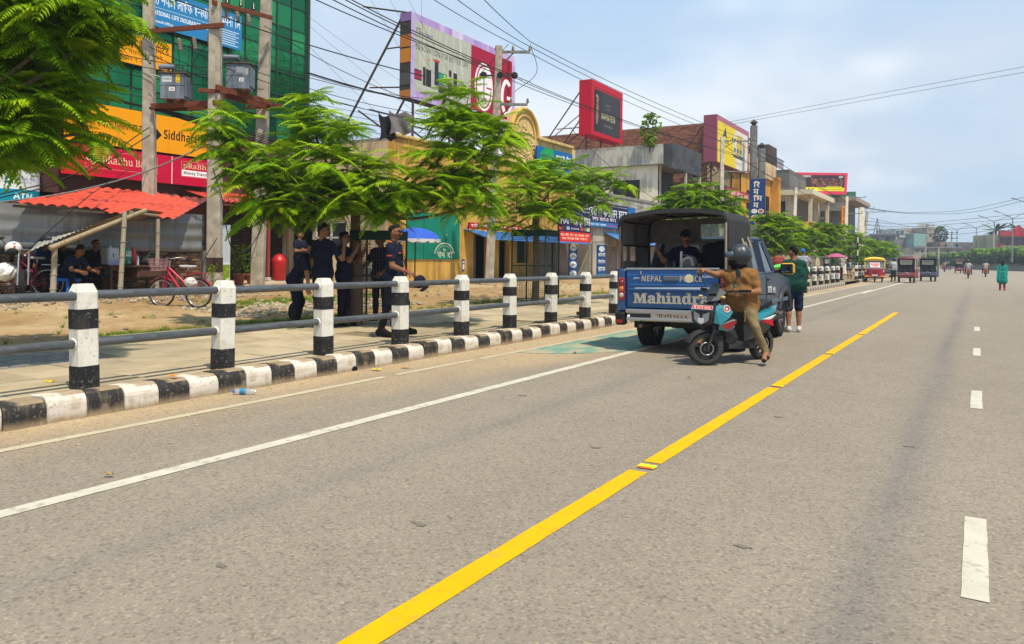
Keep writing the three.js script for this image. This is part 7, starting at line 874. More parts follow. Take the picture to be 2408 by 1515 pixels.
{ 
const p=onY(925,793,.2),t=person('person in navy uniform and glasses walking right with a cap in hand',V(p.x,.2,p.z),1.78,{...uniform,H:1.74,head:{yaw:.05},twist:.12,beard:true,armR:[[-.12,-1,.18],[.14,-.32,.9],[.2,-.28,.9],[.5,-.75,.1],.55],armL:[[.12,-1,-.12],[.05,-1,.28]],legL:[[.02,-.93,.36],[0,-1,-.05],[.1,.12,1]],legR:[[-.02,-1,-.12],[0,-1,-.30],[-.1,-.05,1]]}),k=KIT(t);
const gl=B();for(const s of[1,-1])gl.box(.05,.032,.006,s*.033,0,0,0,s*.25);gl.box(.02,.006,.006);for(const s of[1,-1])gl.bar(V(s*.058,.004,-.008),V(s*.08,.004,-.10),.006);const gm=gl.mesh('glasses',mat([.008,.008,.009],{roughness:.2}),t);gm.position.copy(k.hd(0,.018,.098));gm.rotation.y=.05;
for(const s of[1,-1]){const e=B().box(.06,.012,.13,0,0,0,0,0,0,.004).mesh('epaulette',orangeM,t);e.position.copy(k.at(.508,.125*s,-.01));e.rotation.set(0,.12+1.57,-s*.25);}for(const s of[1,-1]){const e=B().box(.07,.02,.012,0,0,0,0,0,0,.003).mesh('name_tape',orangeM,t);e.position.copy(k.at(.34,.075*s,.117));e.rotation.y=.12;}{const e=B().box(.012,.022,.075).mesh('sleeve_flash',mat([.55,.07,.03]),t);e.position.copy(k.at(.30,-.248,.02));}
B().tube([k.at(.42,-.05,.10),k.at(.22,-.04,.17),k.at(.14,.06,.16),k.at(.3,.1,.125)],.006,5,16).mesh('lanyard',mat([.01,.01,.01]),t);B().ring(.036,.008,0,0,0).mesh('wrist_thread',mat([.35,.02,.02]),t).position.copy(k.hands[1].wr);
const hp=t.localToWorld(k.hands[1].grip.clone().add(V(.0,-.09,.11))),c=thing('uniform_cap','dark navy cap held in the hand of the walking officer','cap',hp);B().ball(.105,0,0,0,1,.95,.62,18).mesh('crown',navyCap,c);put('cap_peak',gridGeo(10,3,(u,v)=>{const a=u*3.0+.1;return{p:V(Math.cos(a)*(.1+v*.01),-.05-Math.sin(a)*.06*v-.03,.03+.02*v+Math.sin(a)*.02)};}),navyCap,c);c.rotation.set(.3,1.2,.5);
}
{ 
const p=onY(757,772,.2);person('person in a dark navy shirt seen from behind, right hand raised to the tree guard',V(p.x,.2,p.z),3.2,{...uniform,H:1.80,hem:1,head:{yaw:-1.05},beard:true,armR:[[-.50,-.72,.35],[.10,.86,.28],[.1,.9,.2],[.6,0,.5],.6],armL:[[.14,-1,-.02],[.02,-1,.12]],skin:SKIN,legL:[[.05,-1,0],[0,-1,-.02]],legR:[[-.05,-1,.03],[0,-1,-.03]]});
const q=onY(716,770,.2),t=person('person in black uniform and cap stooping behind the man with the raised hand',V(q.x-.1,.2,q.z),2.2,{...uniform,H:1.62,spine:[0,.9,.5],pelvis:[0,.84,-.12],head:{pitch:.35,yaw:.2},capM:navyCap,armR:[[-.2,-1,.25],[.0,-1,.1]],armL:[[.2,-.9,.3],[0,-.8,.5]],legL:[[.05,-.96,.28],[0,-1,-.22]],legR:[[-.05,-.96,.16],[0,-1,-.12]],skin:SKIN});
const c=thing('uniform_cap','dark cap hanging low beside the stooping officer','cap',atD(690,733,13.4));B().ball(.13,0,0,0,.8,1.25,.6,16).mesh('crown',navyCap,c);B().rod(V(.02,.12,0),V(.06,.26,0),.008).mesh('strap',navyCap,c);
}
{const p=onY(806,768,.2);person('person in dark uniform holding a phone up behind the wire guard',V(p.x,.22,p.z),1.9,{...uniform,H:1.66,head:{yaw:.15,pitch:.05},armR:[[-.2,-.6,.7],[.1,.8,.5],[0,.9,.3],[0,0,1],.8],armL:[[.2,-.6,.7],[-.1,.8,.45],[0,.9,.2],[0,0,1],.8]});
const q=onY(868,760,.22);person('person in dark uniform standing on the far side of the middle tree trunk',V(q.x,.24,q.z-.3),.2,{...uniform,H:1.62,head:{yaw:-.6},armR:[[-.25,-.8,.4],[.3,-.1,.9]],armL:[[.2,-1,.1],[-.2,-.5,.8]]});
const r=atD(703,664,23.2);person('person in navy uniform with folded arms by the windows behind the officers',V(r.x,.48,r.z),1.5,{...uniform,H:1.70,head:{yaw:.35},armR:[[-.2,-.9,.35],[.85,.1,.5]],armL:[[.2,-.9,.35],[-.85,.15,.5]],skin:SKIN,cell:.018});}
{ 
const seat=(label,u,x,turn,o)=>{const p=onX(u,660,x);return person(label,V(p.x,standY,p.z),turn,{...uniform,H:1.66,pelvis:[0,.56,-.1],legL:[[.15,-.06,1],[0,-1,.05]],legR:[[-.15,-.06,1],[0,-1,.05]],cell:.018,...o});};
seat('person in navy uniform and dark cap sitting at the left under the canopy',108,-17.3,1.7,{shirt:[.012,.022,.060],capM:navyCap,peak:false,head:{yaw:.2}});
seat('person with dark hair sitting behind the leaning officer at the stall',146,-17.7,.9,{head:{pitch:.3},shirt:[.012,.012,.018]});
seat('person in blue uniform leaning forward on the blue stool',160,-16.8,1.75,{shirt:[.012,.024,.066],spine:[0,.72,.70],head:{pitch:.4,yaw:.3},hair:'tall',armL:[[.2,-.75,.6],[-.1,-.2,1]],armR:[[-.2,-.75,.6],[.1,-.2,1]]});
seat('person in black sitting in the shade of the stall holding a phone',222,-17.3,.95,{shirt:[.009,.009,.010],skin:SKIN2,head:{yaw:.75},armL:[[.2,-.9,.3],[-.6,-.3,.75]],armR:[[-.2,-.9,.3],[.6,-.3,.75]]});
for(const[u,x,lab]of[[108,-17.3,'low wooden bench under the capped officer at the left of the stall'],[146,-17.75,'low wooden bench behind the blue stool'],[222,-17.3,'low wooden bench under the man in black']]){const p=onX(u,660,x),b=thing('bench',lab,'bench',[p.x,standY,p.z],.9);B().box(.5,.05,.36,0,.42,-.05,0,0,0,.006).mesh('seat',mat([.10,.06,.04],{map:T.wood}),b);for(const a of[-.2,.2])B().box(.05,.4,.3,a,.2,-.05).mesh('leg',mat([.10,.06,.04],{map:T.wood}),b);}
}
{ 
const t=person('person in navy uniform and cap sitting in the pickup bed looking back',V(-4.10,1.06,-12.27).add(V(0,-.42,0)),.42,{...uniform,H:1.66,pelvis:[0,.53,-.04],legL:[[.3,-.2,.9],[0,-1,-.1]],legR:[[-.4,-.2,.85],[0,-1,-.1]],head:{yaw:.1},capM:navyCap,peak:false,skin:SKIN,armR:[[-.62,-.55,.3],[-.45,.75,.25],[0,1,0],[.6,0,.4],.9],armL:[[.25,-.9,.2],[-.3,-.2,.9]]}),k=KIT(t);
B().box(.10,.012,.01).mesh('chest_tape',mat([.35,.36,.38]),t).position.copy(k.at(.36,-.02,.122));
}
{ 
const sc=scooter,S=(x,y,z)=>V(x,y,z).applyAxisAngle(V(0,1,0),scTurn).add(sc.position),base=S(0,0,-.12);
const t=person('person in a brown shirt and dark helmet on the scooter, pointing left',base,scTurn,{H:1.64,fat:1.5,pelvis:[0.02,.84,.0],spine:[.0,1,.05],twist:.36,hipTurn:.2,broad:1.18,shirt:[.27,.135,.045],trousers:[.24,.18,.09],skin:SKIN,sandal:true,head:{yaw:-.72,pitch:.04},hair:false,armR:[[-.10,.0,1],[.04,.24,.97],[-.06,.1,.98],[0,-1,.1],1.35,'hi'],armL:[[.42,-.88,.20],[-.42,-.05,.88],[-.5,-.1,.8],[-.3,-.8,.2],1.0],legL:[[.55,-.72,.30],[.30,-.94,-.28],[.42,-.1,.9]],legR:[[-.72,-.50,.40],[-.38,-.98,.10],[-.3,-.1,.95]],
extra:({at})=>[cap(at(.46,.06,.02),at(.46,-.06,.02),.06,.06,[.20,.095,.03],.03),cap(at(.36,.09,.02),at(.36,-.09,.02),.13,.13,[.27,.135,.045],.06,.008),cap(at(.12,.06,.05),at(.12,-.06,.05),.15,.15,[.27,.135,.045],.06,.006)]}),k=KIT(t);
const sh=(name,Q,m)=>{const g=sdfGeo(Q,.0075);g.deleteAttribute('color');return put(name,boxUV(clean(g)),m,t);},hm=phys([.014,.018,.024],{roughness:.4,clearcoat:.4});
sh('helmet',[cap(k.hd(0,.05,-.035),k.hd(0,.055,.015),.150,.142,HAIR,.02),cap(k.hd(0,.11,-.03),k.hd(0,.10,.04),.115,.11,HAIR,.03),cap(k.hd(.075,-.03,-.02),k.hd(.07,-.05,.03),.055,.05,HAIR,.03),cap(k.hd(-.075,-.03,-.02),k.hd(-.07,-.05,.03),.055,.05,HAIR,.03)],hm);
sh('helmet_visor',[cap(k.hd(.06,.07,.12),k.hd(-.06,.07,.12),.058,.058,HAIR,.03),cap(k.hd(.05,.075,.19),k.hd(-.05,.075,.19),.022,.022,HAIR,.06)],phys([.05,.07,.09],{roughness:.2,clearcoat:1}));
sh('face_scarf',[cap(k.hd(.03,-.04,.06),k.hd(-.03,-.04,.06),.085,.085,HAIR,.03),cap(k.hd(0,-.075,.02),k.hd(0,-.10,-.01),.102,.1,HAIR,.03),cap(k.hd(0,-.09,.06),k.hd(.02,-.20,.085),.05,.03,HAIR,.03)],mat([.008,.008,.009],{map:T.cloth,roughness:.9}));
for(const[x,y,r,c]of[[.03,.27,.022,[.02,.42,.26]],[.08,.24,.014,[.30,.03,.03]],[-.02,.23,.014,[.05,.2,.12]],[.02,.2,.012,[.45,.42,.3]]]){const e=B().cyl(r,r,.006,0,0,0,Math.PI / 2,0,0,12).mesh('shirt_print',mat(c),t);e.position.copy(k.at(y,x-.06,.168));e.rotation.y=.3;}
B().box(.03,.17,.15,0,0,0,0,0,0,.012).mesh('cargo_pocket',mat([.20,.145,.07],{map:T.cloth}),t).position.copy(V(.195,.66,.09));
}
{ 
const p=onY(1866,781,0),t=person('person in a dark green shirt and denim shorts walking away past the pickup',V(p.x,0,p.z),3.45,{H:1.74,shirt:[.010,.062,.046],trousers:[.012,.025,.060],shorts:true,shoe:[.62,.62,.61],skin:SKIN,head:{yaw:.95,pitch:.04},hair:'tall',fat:1.1,armL:[[.35,-.9,.25],[.0,-.2,1]],armR:[[-.35,-.9,.2],[.15,-.3,.9]],legL:[[.03,-1,-.06],[0,-1,-.14]],legR:[[-.03,-1,.10],[0,-1,-.10]],extra:({at,s})=>[cap(at(.05,.12,0),at(.05,-.12,0),.13*s,.13*s,[.010,.062,.046],.05,.006),cap(at(.2,.13,0),at(.2,-.13,0),.12*s,.12*s,[.010,.062,.046],.05,.006)]});
const g=thing('green_tray','bright lime green tray carried by the man in the dark green shirt','tray',atD(1832,627,17.6));B().ball(.24,0,0,0,1.25,.22,.8,20).mesh('bowl',mat([.10,.58,.03],{roughness:.4}),g);g.rotation.set(0,.4,.22);
}
const far=(label,u,v,y,turn,o)=>{const p=onY(u,v,y);return person(label,V(p.x,y,p.z),turn,{cell:.026,...o});};
{
const q=(u,D)=>{const p=atD(u,640,D);return V(p.x,.2,p.z);};
person('person in a red checked shirt seen from behind beyond the pickup cab',q(1831,29),3.6,{cell:.022,H:1.66,shirt:[.33,.075,.06],armL:[[.3,-.9,.1],[-.2,-.4,.8]]});person('person in a white patterned shirt and blue cap behind the green shirted man',q(1888,29.5),3.3,{cell:.022,H:1.7,shirt:[.40,.42,.50],capM:mat([.03,.16,.50]),armR:[[-.4,-.6,.6],[.2,.9,.3]]});
person('person in a white shirt under the pink parasol',q(1976,50),2.8,{cell:.03,H:1.7,shirt:[.58,.58,.58],armR:[[-.2,-.5,.7],[.1,1,.2]]});person('person in teal standing left of the parasol',q(1958,50),2.2,{cell:.03,H:1.6,shirt:[.05,.22,.20]});
const pa=thing('parasol','pink parasol held over the person in a white shirt','parasol',atD(1966,604,49.5));put('canopy',gridGeo(24,4,(u,v)=>({p:V(Math.cos(u*6.283)*v*.62,.22-v*v*.24,Math.sin(u*6.283)*v*.62)})),mat([.42,.10,.20]),pa);B().rod(V(0,.2,0),V(.1,-.7,0),.012).mesh('shaft',steelDark,pa);
}
far('person in a dark blue jacket and khaki shorts reaching right beside the railing',1998,661,0,.4,{H:1.66,shirt:[.03,.085,.13],long:true,trousers:[.50,.42,.27],shorts:true,skin:SKIN2,sandal:true,armL:[[.85,-.25,.2],[.9,.12,.2]],extra:({at,s})=>[cap(at(.15,.03,.05),at(.38,.02,.06),.09*s,.08*s,[.42,.42,.40],.02)]});
far('person in a white shirt and dark trousers between the auto rickshaws',2101,662,0,3.4,{H:1.72,shirt:[.60,.61,.63],long:true,armL:[[.3,-.9,.3],[-.2,.1,1]]});
{const t=far('person in a turquoise patterned tunic and red trousers standing on the road',2357,683,0,3.05,{H:1.58,shirt:[.015,.30,.25],long:true,trousers:[.40,.015,.05],shoe:[.45,.1,.12],hair:'long',head:{yaw:.5},cell:.018,extra:({at,pel,s})=>[cap(at(.05,.07,0),at(-.38,.08,0),.15*s,.19*s,[.012,.27,.22],.05,.006),cap(at(.05,-.07,0),at(-.38,-.08,0),.15*s,.19*s,[.012,.27,.22],.05,.006)]});const k=KIT(t);put('shawl',gridGeo(10,12,(u,v)=>({p:k.at(.46-v*.82,.06+u*.17+v*.05,-.11-.07*v-.02*Math.sin(u*7))})),mat([.02,.36,.30],{map:T.cloth}),t);}
// ---------------------------------------------------------------- rickshaws and motorcycles on the road ahead (z backwards, towards the camera)
function eRickshaw(label,u,v,c,o={}){
const p=onY(u,v,0),t=thing('electric_rickshaw',label,'rickshaw',p,o.turn||-.06,o.group),body=mat(c.body,{roughness:.4}),chrome=mat([.55,.55,.55],{roughness:.25,metalness:.8}),dark=mat(c.curtain||[.035,.036,.042],{map:T.cloth,roughness:.8}),blk=mat([.02,.02,.02]);
for(const s of[-1,1])carWheel(t,s*.48,.22,-.2,.23,.1,null);carWheel(t,0,.22,-2.0,.23,.1,null);B().box(1.06,.10,2.3,0,.38,-.95,0,0,0,.02).mesh('floor',blk,t);B().box(1.04,.30,.10,0,.55,.0,0,0,0,.03).mesh('rear_panel',body,t);
put('rear_curtain',gridGeo(16,8,(a,b)=>({p:V((a-.5)*1.02,mix(.72,1.68,b),.02+.025*Math.sin(a*19+b*3)*(1-b)),uv:[a,b]})),dark,t);put('rear_window',quadGeo(V(-.32,1.3,.06),V(.32,1.3,.06),V(.36,1.55,.06),V(-.36,1.55,.06)),mat([.24,.25,.23],{roughness:.2}),t);{const f=B();for(const[a,b]of[[[-.34,1.28],[.34,1.28]],[[.34,1.28],[.38,1.57]],[[.38,1.57],[-.38,1.57]],[[-.38,1.57],[-.34,1.28]]])f.bar(V(a[0],a[1],.065),V(b[0],b[1],.065),.03);f.mesh('window_trim',mat([.42,.40,.34]),t);}
put('roof',gridGeo(10,10,(a,b)=>({p:V((a-.5)*1.14,1.72+.09*Math.sin(a*Math.PI)-.02*b,mix(.08,-1.9,b))})),mat(c.roof,{roughness:.5}),t);B().box(1.14,.06,.04,0,1.70,.07).mesh('roof_edge',mat(c.roof),t);for(const s of[-1,1])for(const z of[0,-1,-1.85])B().rod(V(s*.52,.4,z),V(s*.52,1.72,z),.018).mesh('roof_post',blk,t);
for(const y of[.42,.56,.68])B().rod(V(-.54,y,.13),V(.54,y,.13),.016).mesh('bumper_bar',chrome,t);B().add(new THREE.TorusGeometry(.2,.015,6,16,Math.PI),M4(0,.52,.15)).mesh('bumper_arch',chrome,t);for(const s of[-1,1])B().box(.14,.06,.03,s*.4,.50,.09).mesh('tail_lamp',mat([.5,.02,.02],{roughness:.2}),t);B().box(.96,.5,.4,0,.62,-.5).mesh('rear_bench',mat(c.body),t);B().box(.06,.5,1.4,.5,.65,-.9).box(.06,.5,1.4,-.5,.65,-.9).mesh('side_panel',body,t);
if(o.rack){for(const z of[.0,-.5])B().rod(V(-.5,1.9,z),V(.5,1.9,z),.016).mesh('rack_bar',chrome,t);for(const x of[-.48,.48])B().rod(V(x,1.78,0),V(x,1.92,0),.014).mesh('rack_post',chrome,t);}return t;
}
eRickshaw('maroon electric rickshaw with a roof rack and black rear curtain',2131,665,{body:[.30,.012,.03],roof:[.42,.06,.07]},{rack:true});
eRickshaw('electric rickshaw with a navy roof and black curtain, right of the maroon one',2182,662,{body:[.015,.035,.13],roof:[.015,.035,.10],curtain:[.04,.042,.05]});
eRickshaw('blue roofed electric rickshaw partly hidden behind the maroon one',2092,652,{body:[.02,.08,.28],roof:[.02,.10,.46],curtain:[.16,.15,.12]});
eRickshaw('maroon electric rickshaw far ahead beside the first motorcyclist',2256,643,{body:[.30,.015,.04],roof:[.38,.05,.06]},{rack:true});
eRickshaw('small blue electric rickshaw farthest ahead, left of the maroon one',2228,636,{body:[.02,.09,.34],roof:[.03,.12,.42]});
eRickshaw('grey hooded electric rickshaw waiting behind the second railing',1942,660,{body:[.05,.05,.05],roof:[.09,.095,.10]},{turn:1.35});
{ 
const p=onY(2057,664,0),t=thing('auto_rickshaw','yellow roofed maroon auto rickshaw facing the camera at the kerb','rickshaw',p,.12),red=mat([.27,.010,.025],{roughness:.35}),yel=mat([.78,.52,.01],{roughness:.45});
const b=B();b.add(new ConvexGeometry([[-.62,.42,.1],[.62,.42,.1],[-.66,.95,.05],[.66,.95,.05],[-.3,.42,.28],[.3,.42,.28],[-.34,.92,.24],[.34,.92,.24],[-.66,.42,-1.6],[.66,.42,-1.6],[-.66,.95,-1.6],[.66,.95,-1.6]].map((q)=>V(...q))));b.mesh('body',red,t);B().box(1.30,.09,.3,0,.42,.1,0,0,0,.03).mesh('orange_band',mat([.80,.25,.01],{roughness:.4}),t);
put('windscreen',quadGeo(V(-.62,.96,.06),V(.62,.96,.06),V(.60,1.50,-.10),V(-.60,1.50,-.10)),phys([.35,.38,.40],{transmission:.6,roughness:.06,thickness:0}),t);put('poster',quadGeo(V(-.30,1.04,.07),V(.34,1.04,.07),V(.30,1.46,-.06),V(-.32,1.46,-.06)),print(256,160,(g,w,h)=>{fill(g,w,h,'#e9e5e0');g.fillStyle='#d8332c';g.fillRect(20,40,216,60);nepFit(g,'लुम्बिनी पार्टी',30,226,56,34,'#fff',.16);nepFit(g,'भवानी',60,200,112,32,'#c02a26',.17);g.fillStyle='#2b5fa8';g.fillRect(0,0,w,26);}),t);
{const g=gridGeo(16,10,(u,v)=>{const x=(u-.5)*1.36;return{p:V(x,1.62+.16*Math.pow(Math.sin(u*Math.PI),.5)-.12*Math.pow(1-v,4),mix(.02,-1.7,v))};});put('roof',g,yel,t);B().box(1.30,.16,.1,0,1.58,-.06,-.2,0,0,.04).mesh('roof_visor',yel,t);}
for(const s of[-1,1]){B().cyl(.09,.08,.06,s*.52,.80,.1,Math.PI / 2,0,0,16).mesh('headlamp',mat([.72,.72,.68],{roughness:.1}),t);B().bar(V(s*.64,.95,.04),V(s*.62,1.58,-.1),.05).mesh('pillar',yel,t);carWheel(t,s*.5,.22,-1.2,.22,.1);B().rod(V(s*.62,1.1,.05),V(s*.82,1.14,.05),.012).ball(.06,s*.84,1.16,.05,1,1.2,.5).mesh('mirror',steelDark,t);}carWheel(t,0,.22,.12,.22,.1);for(let i=0;i<4;i++)B().box(.26,.016,.02,0,.58+i*.06,.26).mesh('grille_slat',mat([.16,.006,.016]),t);B().box(.36,.10,.02,0,.50,.28).mesh('number_plate',mat([.6,.58,.54]),t);B().box(1.2,.06,1.6,0,.3,-.8).mesh('chassis',steelDark,t);
}
function motorbike(label,u,v,c,turn=.0,pos){
const p=pos||onY(u,v,0),t=thing('motorcycle',label,'motorcycle',p,turn),blk=mat([.02,.02,.02],{roughness:.5}),m=mat(c,{roughness:.3}),ch=mat([.35,.35,.35],{roughness:.3,metalness:.8});
for(const z of[.0,-1.3])carWheel(t,0,.3,z,.3,.11,ch);B().box(.22,.14,.62,0,.80,-.12,.1,0,0,.04).mesh('seat',blk,t);B().ball(.2,0,.86,-.62,.8,.8,1.3).mesh('tank',m,t);B().box(.2,.2,.3,0,.68,.1,0,0,0,.05).mesh('tail_panel',m,t);B().box(.16,.09,.05,0,.76,.26,0,0,0,.02).mesh('tail_lamp',mat([.62,.012,.012],{roughness:.2,emissive:new THREE.Color(.25,.0,.0)}),t);B().box(.2,.15,.015,0,.58,.30).mesh('number_plate',mat([.52,.03,.03]),t);B().box(.3,.34,.4,0,.45,-.6,0,0,0,.05).mesh('engine',ch,t);
B().tube([V(-.36,1.08,-.8),V(0,1.02,-.95),V(.36,1.08,-.8)],.016,6,12).mesh('handlebar',blk,t);for(const s of[-1,1]){B().rod(V(s*.09,.3,-1.3),V(s*.09,.95,-1.05),.022).mesh('fork_leg',ch,t);B().rod(V(s*.3,1.06,-.84),V(s*.42,1.26,-.84),.008).ball(.06,s*.43,1.28,-.84,1.1,.8,.4).mesh('mirror',blk,t);B().ball(.035,s*.17,.74,.24).mesh('indicator',mat([.6,.25,.03]),t);B().rod(V(s*.16,.75,.1),V(s*.12,.32,0),.022).mesh('shock_absorber',ch,t);}B().rod(V(.16,.35,-.5),V(.18,.42,.2),.05).mesh('silencer',ch,t);put('mudguard',gridGeo(8,2,(a,b)=>{const th=mix(.2,2.2,a);return{p:V((b-.5)*.16,.3+Math.sin(th)*.35,Math.cos(th)*.35)};}),blk,t);return t;
}
const rider=(label,bike,o)=>person(label,bike.position.clone().add(V(0,0,-.15)),Math.PI+bike.rotation.y,{cell:.026,H:1.68,pelvis:[0,.93,0],spine:[0,1,.14],legL:[[.32,-.25,.9],[.1,-1,-.35]],legR:[[-.32,-.25,.9],[-.1,-1,-.35]],armL:[[.55,-.75,.4],[-.05,-.1,1]],armR:[[-.55,-.75,.4],[.05,-.1,1]],...o,hair:false});
const helmetOn=(t,c)=>{const k=KIT(t),g=sdfGeo([cap(k.hd(0,.04,-.03),k.hd(0,.045,.02),.125,.12,HAIR,.02),cap(k.hd(0,-.02,-.02),k.hd(0,-.04,0),.105,.1,HAIR,.03)],.02);g.deleteAttribute('color');put('helmet',boxUV(clean(g)),mat(c,{roughness:.25}),t);};
{let b=motorbike('motorcycle with a lit red tail lamp, left of the two ahead',2277,655,[.12,.01,.012]);helmetOn(rider('person in a pale shirt and black helmet riding the left motorcycle',b,{shirt:[.46,.48,.50],long:true}),[.02,.02,.022]);
b=motorbike('motorcycle ridden by the person in cream, right of the two ahead',2318,652,[.02,.02,.022]);helmetOn(rider('person in a cream shirt riding the right motorcycle',b,{shirt:[.50,.47,.38]}),[.018,.018,.02]);
b=motorbike('small far motorcycle beside the distant blue rickshaw',2221,640,[.03,.03,.05]);helmetOn(rider('person in tan riding the small far motorcycle',b,{shirt:[.36,.26,.19]}),[.02,.02,.02]);
b=motorbike('dark blue scooter parked beside the man in khaki shorts',1974,664,[.02,.06,.10],.5);
b=motorbike('black motorcycle parked behind the dark red bicycle at the stall',0,0,[.05,.012,.014],-2.1,V(onX(28,660,-18).x,.47,onX(30,660,-18).z-.3));const h=thing('motorcycle_helmet','white helmet with red marks hanging on the parked motorcycle mirror','helmet',onX(31,584,-17.3));B().ball(.145,0,0,0,1,1,1.1,22).mesh('shell',mat([.66,.65,.63],{roughness:.25}),h);B().ball(.12,.06,-.07,.05,1,.8,.9).mesh('lining',mat([.02,.02,.02]),h);for(const y of[.02,.08])B().box(.02,.05,.08,.135-y*.4,y,.02,0,.3).mesh('red_mark',mat([.55,.02,.03]),h);}
// ---------------------------------------------------------------- buildings further along the left side
const blockAt=(name,label,u0,u1,vTop,D,depth,turn,c,extra)=>{const a=atD(u0,vTop,D),b=atD(u1,vTop,D),w=a.distanceTo(b),mid=a.clone().add(b).multiplyScalar(.5),t=thing(name,label,'building',[mid.x,0,mid.z],turn??.545);B().box(w,mid.y,depth,0,mid.y / 2,-depth / 2).mesh('wall',mat(c,{map:re(T.grime,8),roughness:.95}),t);const k=PF / D,X=(u)=>(u-(u0+u1) / 2) / k,Y=(v)=>mid.y-(v-vTop) / k;extra&&extra(t,X,Y,w,mid.y);return t;};
const pane=(t,x0,x1,y0,y1,c=[.03,.035,.04],frame=[.35,.34,.32])=>{const f=B().box(x1-x0+.16,y1-y0+.16,.08,(x0+x1) / 2,(y0+y1) / 2,.02).mesh('window',mat(frame),t);B().box(x1-x0,y1-y0,.06,(x0+x1) / 2,(y0+y1) / 2,.05).mesh('glass',mat(c,{roughness:.15}),f);};
{ 
for(const[u0,u1,v0,lab]of[[1766,1780,296,'taller grey metal flue beside the pink framed billboard'],[1784,1799,350,'shorter grey metal flue left of the orange house']]){const a=onX((u0+u1) / 2,v0,-17),r=(u1-u0) / 2 / PF*66,t=thing('chimney_flue',lab,'chimney',[-17,0,a.z]);B().box(r*2,a.y,r*2,0,a.y / 2,0,0,.5).mesh('shaft',mat([.22,.225,.23],{map:T.grime,roughness:.6,metalness:.3}),t);for(const y of[.55,.75,.9])B().box(r*2.08,.05,r*2.08,0,a.y*y,0,0,.5).mesh('joint_band',steelDark,t);B().cyl(r*1.25,.06,.25,0,a.y+.42,0,0,0,0,14).cyl(r*1.35,r*1.25,.08,0,a.y+.28,0,0,0,0,14).cyl(r*.8,r*.8,.3,0,a.y+.12).mesh('cowl',mat([.05,.05,.055]),t);}
board('restaurant_sign','tall blue vertical sign with pale lettering and plates of food beside the flues',...(()=>{const a=onX(1762,528,-15.5),c=onX(1788,430,-15.5),w=V(1.15,0,-.35);return[a,a.clone().add(w),a.clone().add(w).setY(c.y),a.clone().setY(c.y)];})(),print(128,480,(g,w,h)=>{fill(g,w,h,'#1d3f77');['रि','म','झि','म'].forEach((k,i)=>nepali(g,k,34,40+i*72,48,'#e6dcc8',.17));for(const[x,y,c]of[[40,340,'#d8d3c8'],[92,340,'#b55a4a'],[40,405,'#c9584a'],[92,405,'#8f6a5a'],[64,455,'#6a4a3a']]){g.fillStyle='#e8e6e0';g.beginPath();g.arc(x,y,24,0,7);g.fill();g.fillStyle=c;g.beginPath();g.arc(x,y,17,0,7);g.fill();}}),.25,0x24508c,'signboard');
board('shop_banner','red and white lettered banner sagging beneath the pink framed billboard',...onWall(-16.6,1702,465,442,1762,474,452),print(400,110,(g,w,h)=>{fill(g,w,h,'#b52a34');nepFit(g,'लुम्बिनी होटल लज',40,380,34,48,'#f0d8d0',.16);g.fillStyle='#2c3566';g.fillRect(0,0,36,h);}),.08,0x501418,'banner');
const p=onX(1640,427,-17.8),t=thing('pink_parapet','pale pink terrace parapet in front of the brick house','parapet',[p.x,0,p.z]);const q=onX(1684,465,-17.8);B().span(-.1,q.y-.4,0,.1,p.y,q.z-p.z-.2).span(-2.6,q.y-.4,0,-.1,p.y,.2).mesh('parapet_wall',mat([.56,.30,.30],{map:T.grime}),t);B().span(-3,0,.1,-.2,q.y-.4,q.z-p.z).mesh('lower_wall',mat([.16,.13,.12],{map:T.grime}),t);
for(const[u,v,lab]of[[1528,310,'bushy sapling growing from the concrete house roof, before the brick wall'],[1640,452,'palm like potted plant on the terrace by the pink parapet']]){const c=onX(u,v+20,-19),b=thing('sapling',lab,'plant',c);const lf=B(),r=rng(u);for(let i=0;i<160;i++){const a=r()*6.28,h=r()*2.2-.4,w=(1-Math.abs(h-.8) / 2)*.9*r();lf.add(new THREE.ConeGeometry(.09,.34,3),M4(Math.cos(a)*w,h,Math.sin(a)*w,r()*3,a,r()*3));}lf.mesh('foliage',leafMats[1],b).userData.kind='stuff';const st=B();for(let i=0;i<5;i++)st.rod(V(0,-.9,0),V((r()-.5)*.9,1.2,(r()-.5)*.9),.025,.01,5);st.mesh('stem',barkM,b);}
}
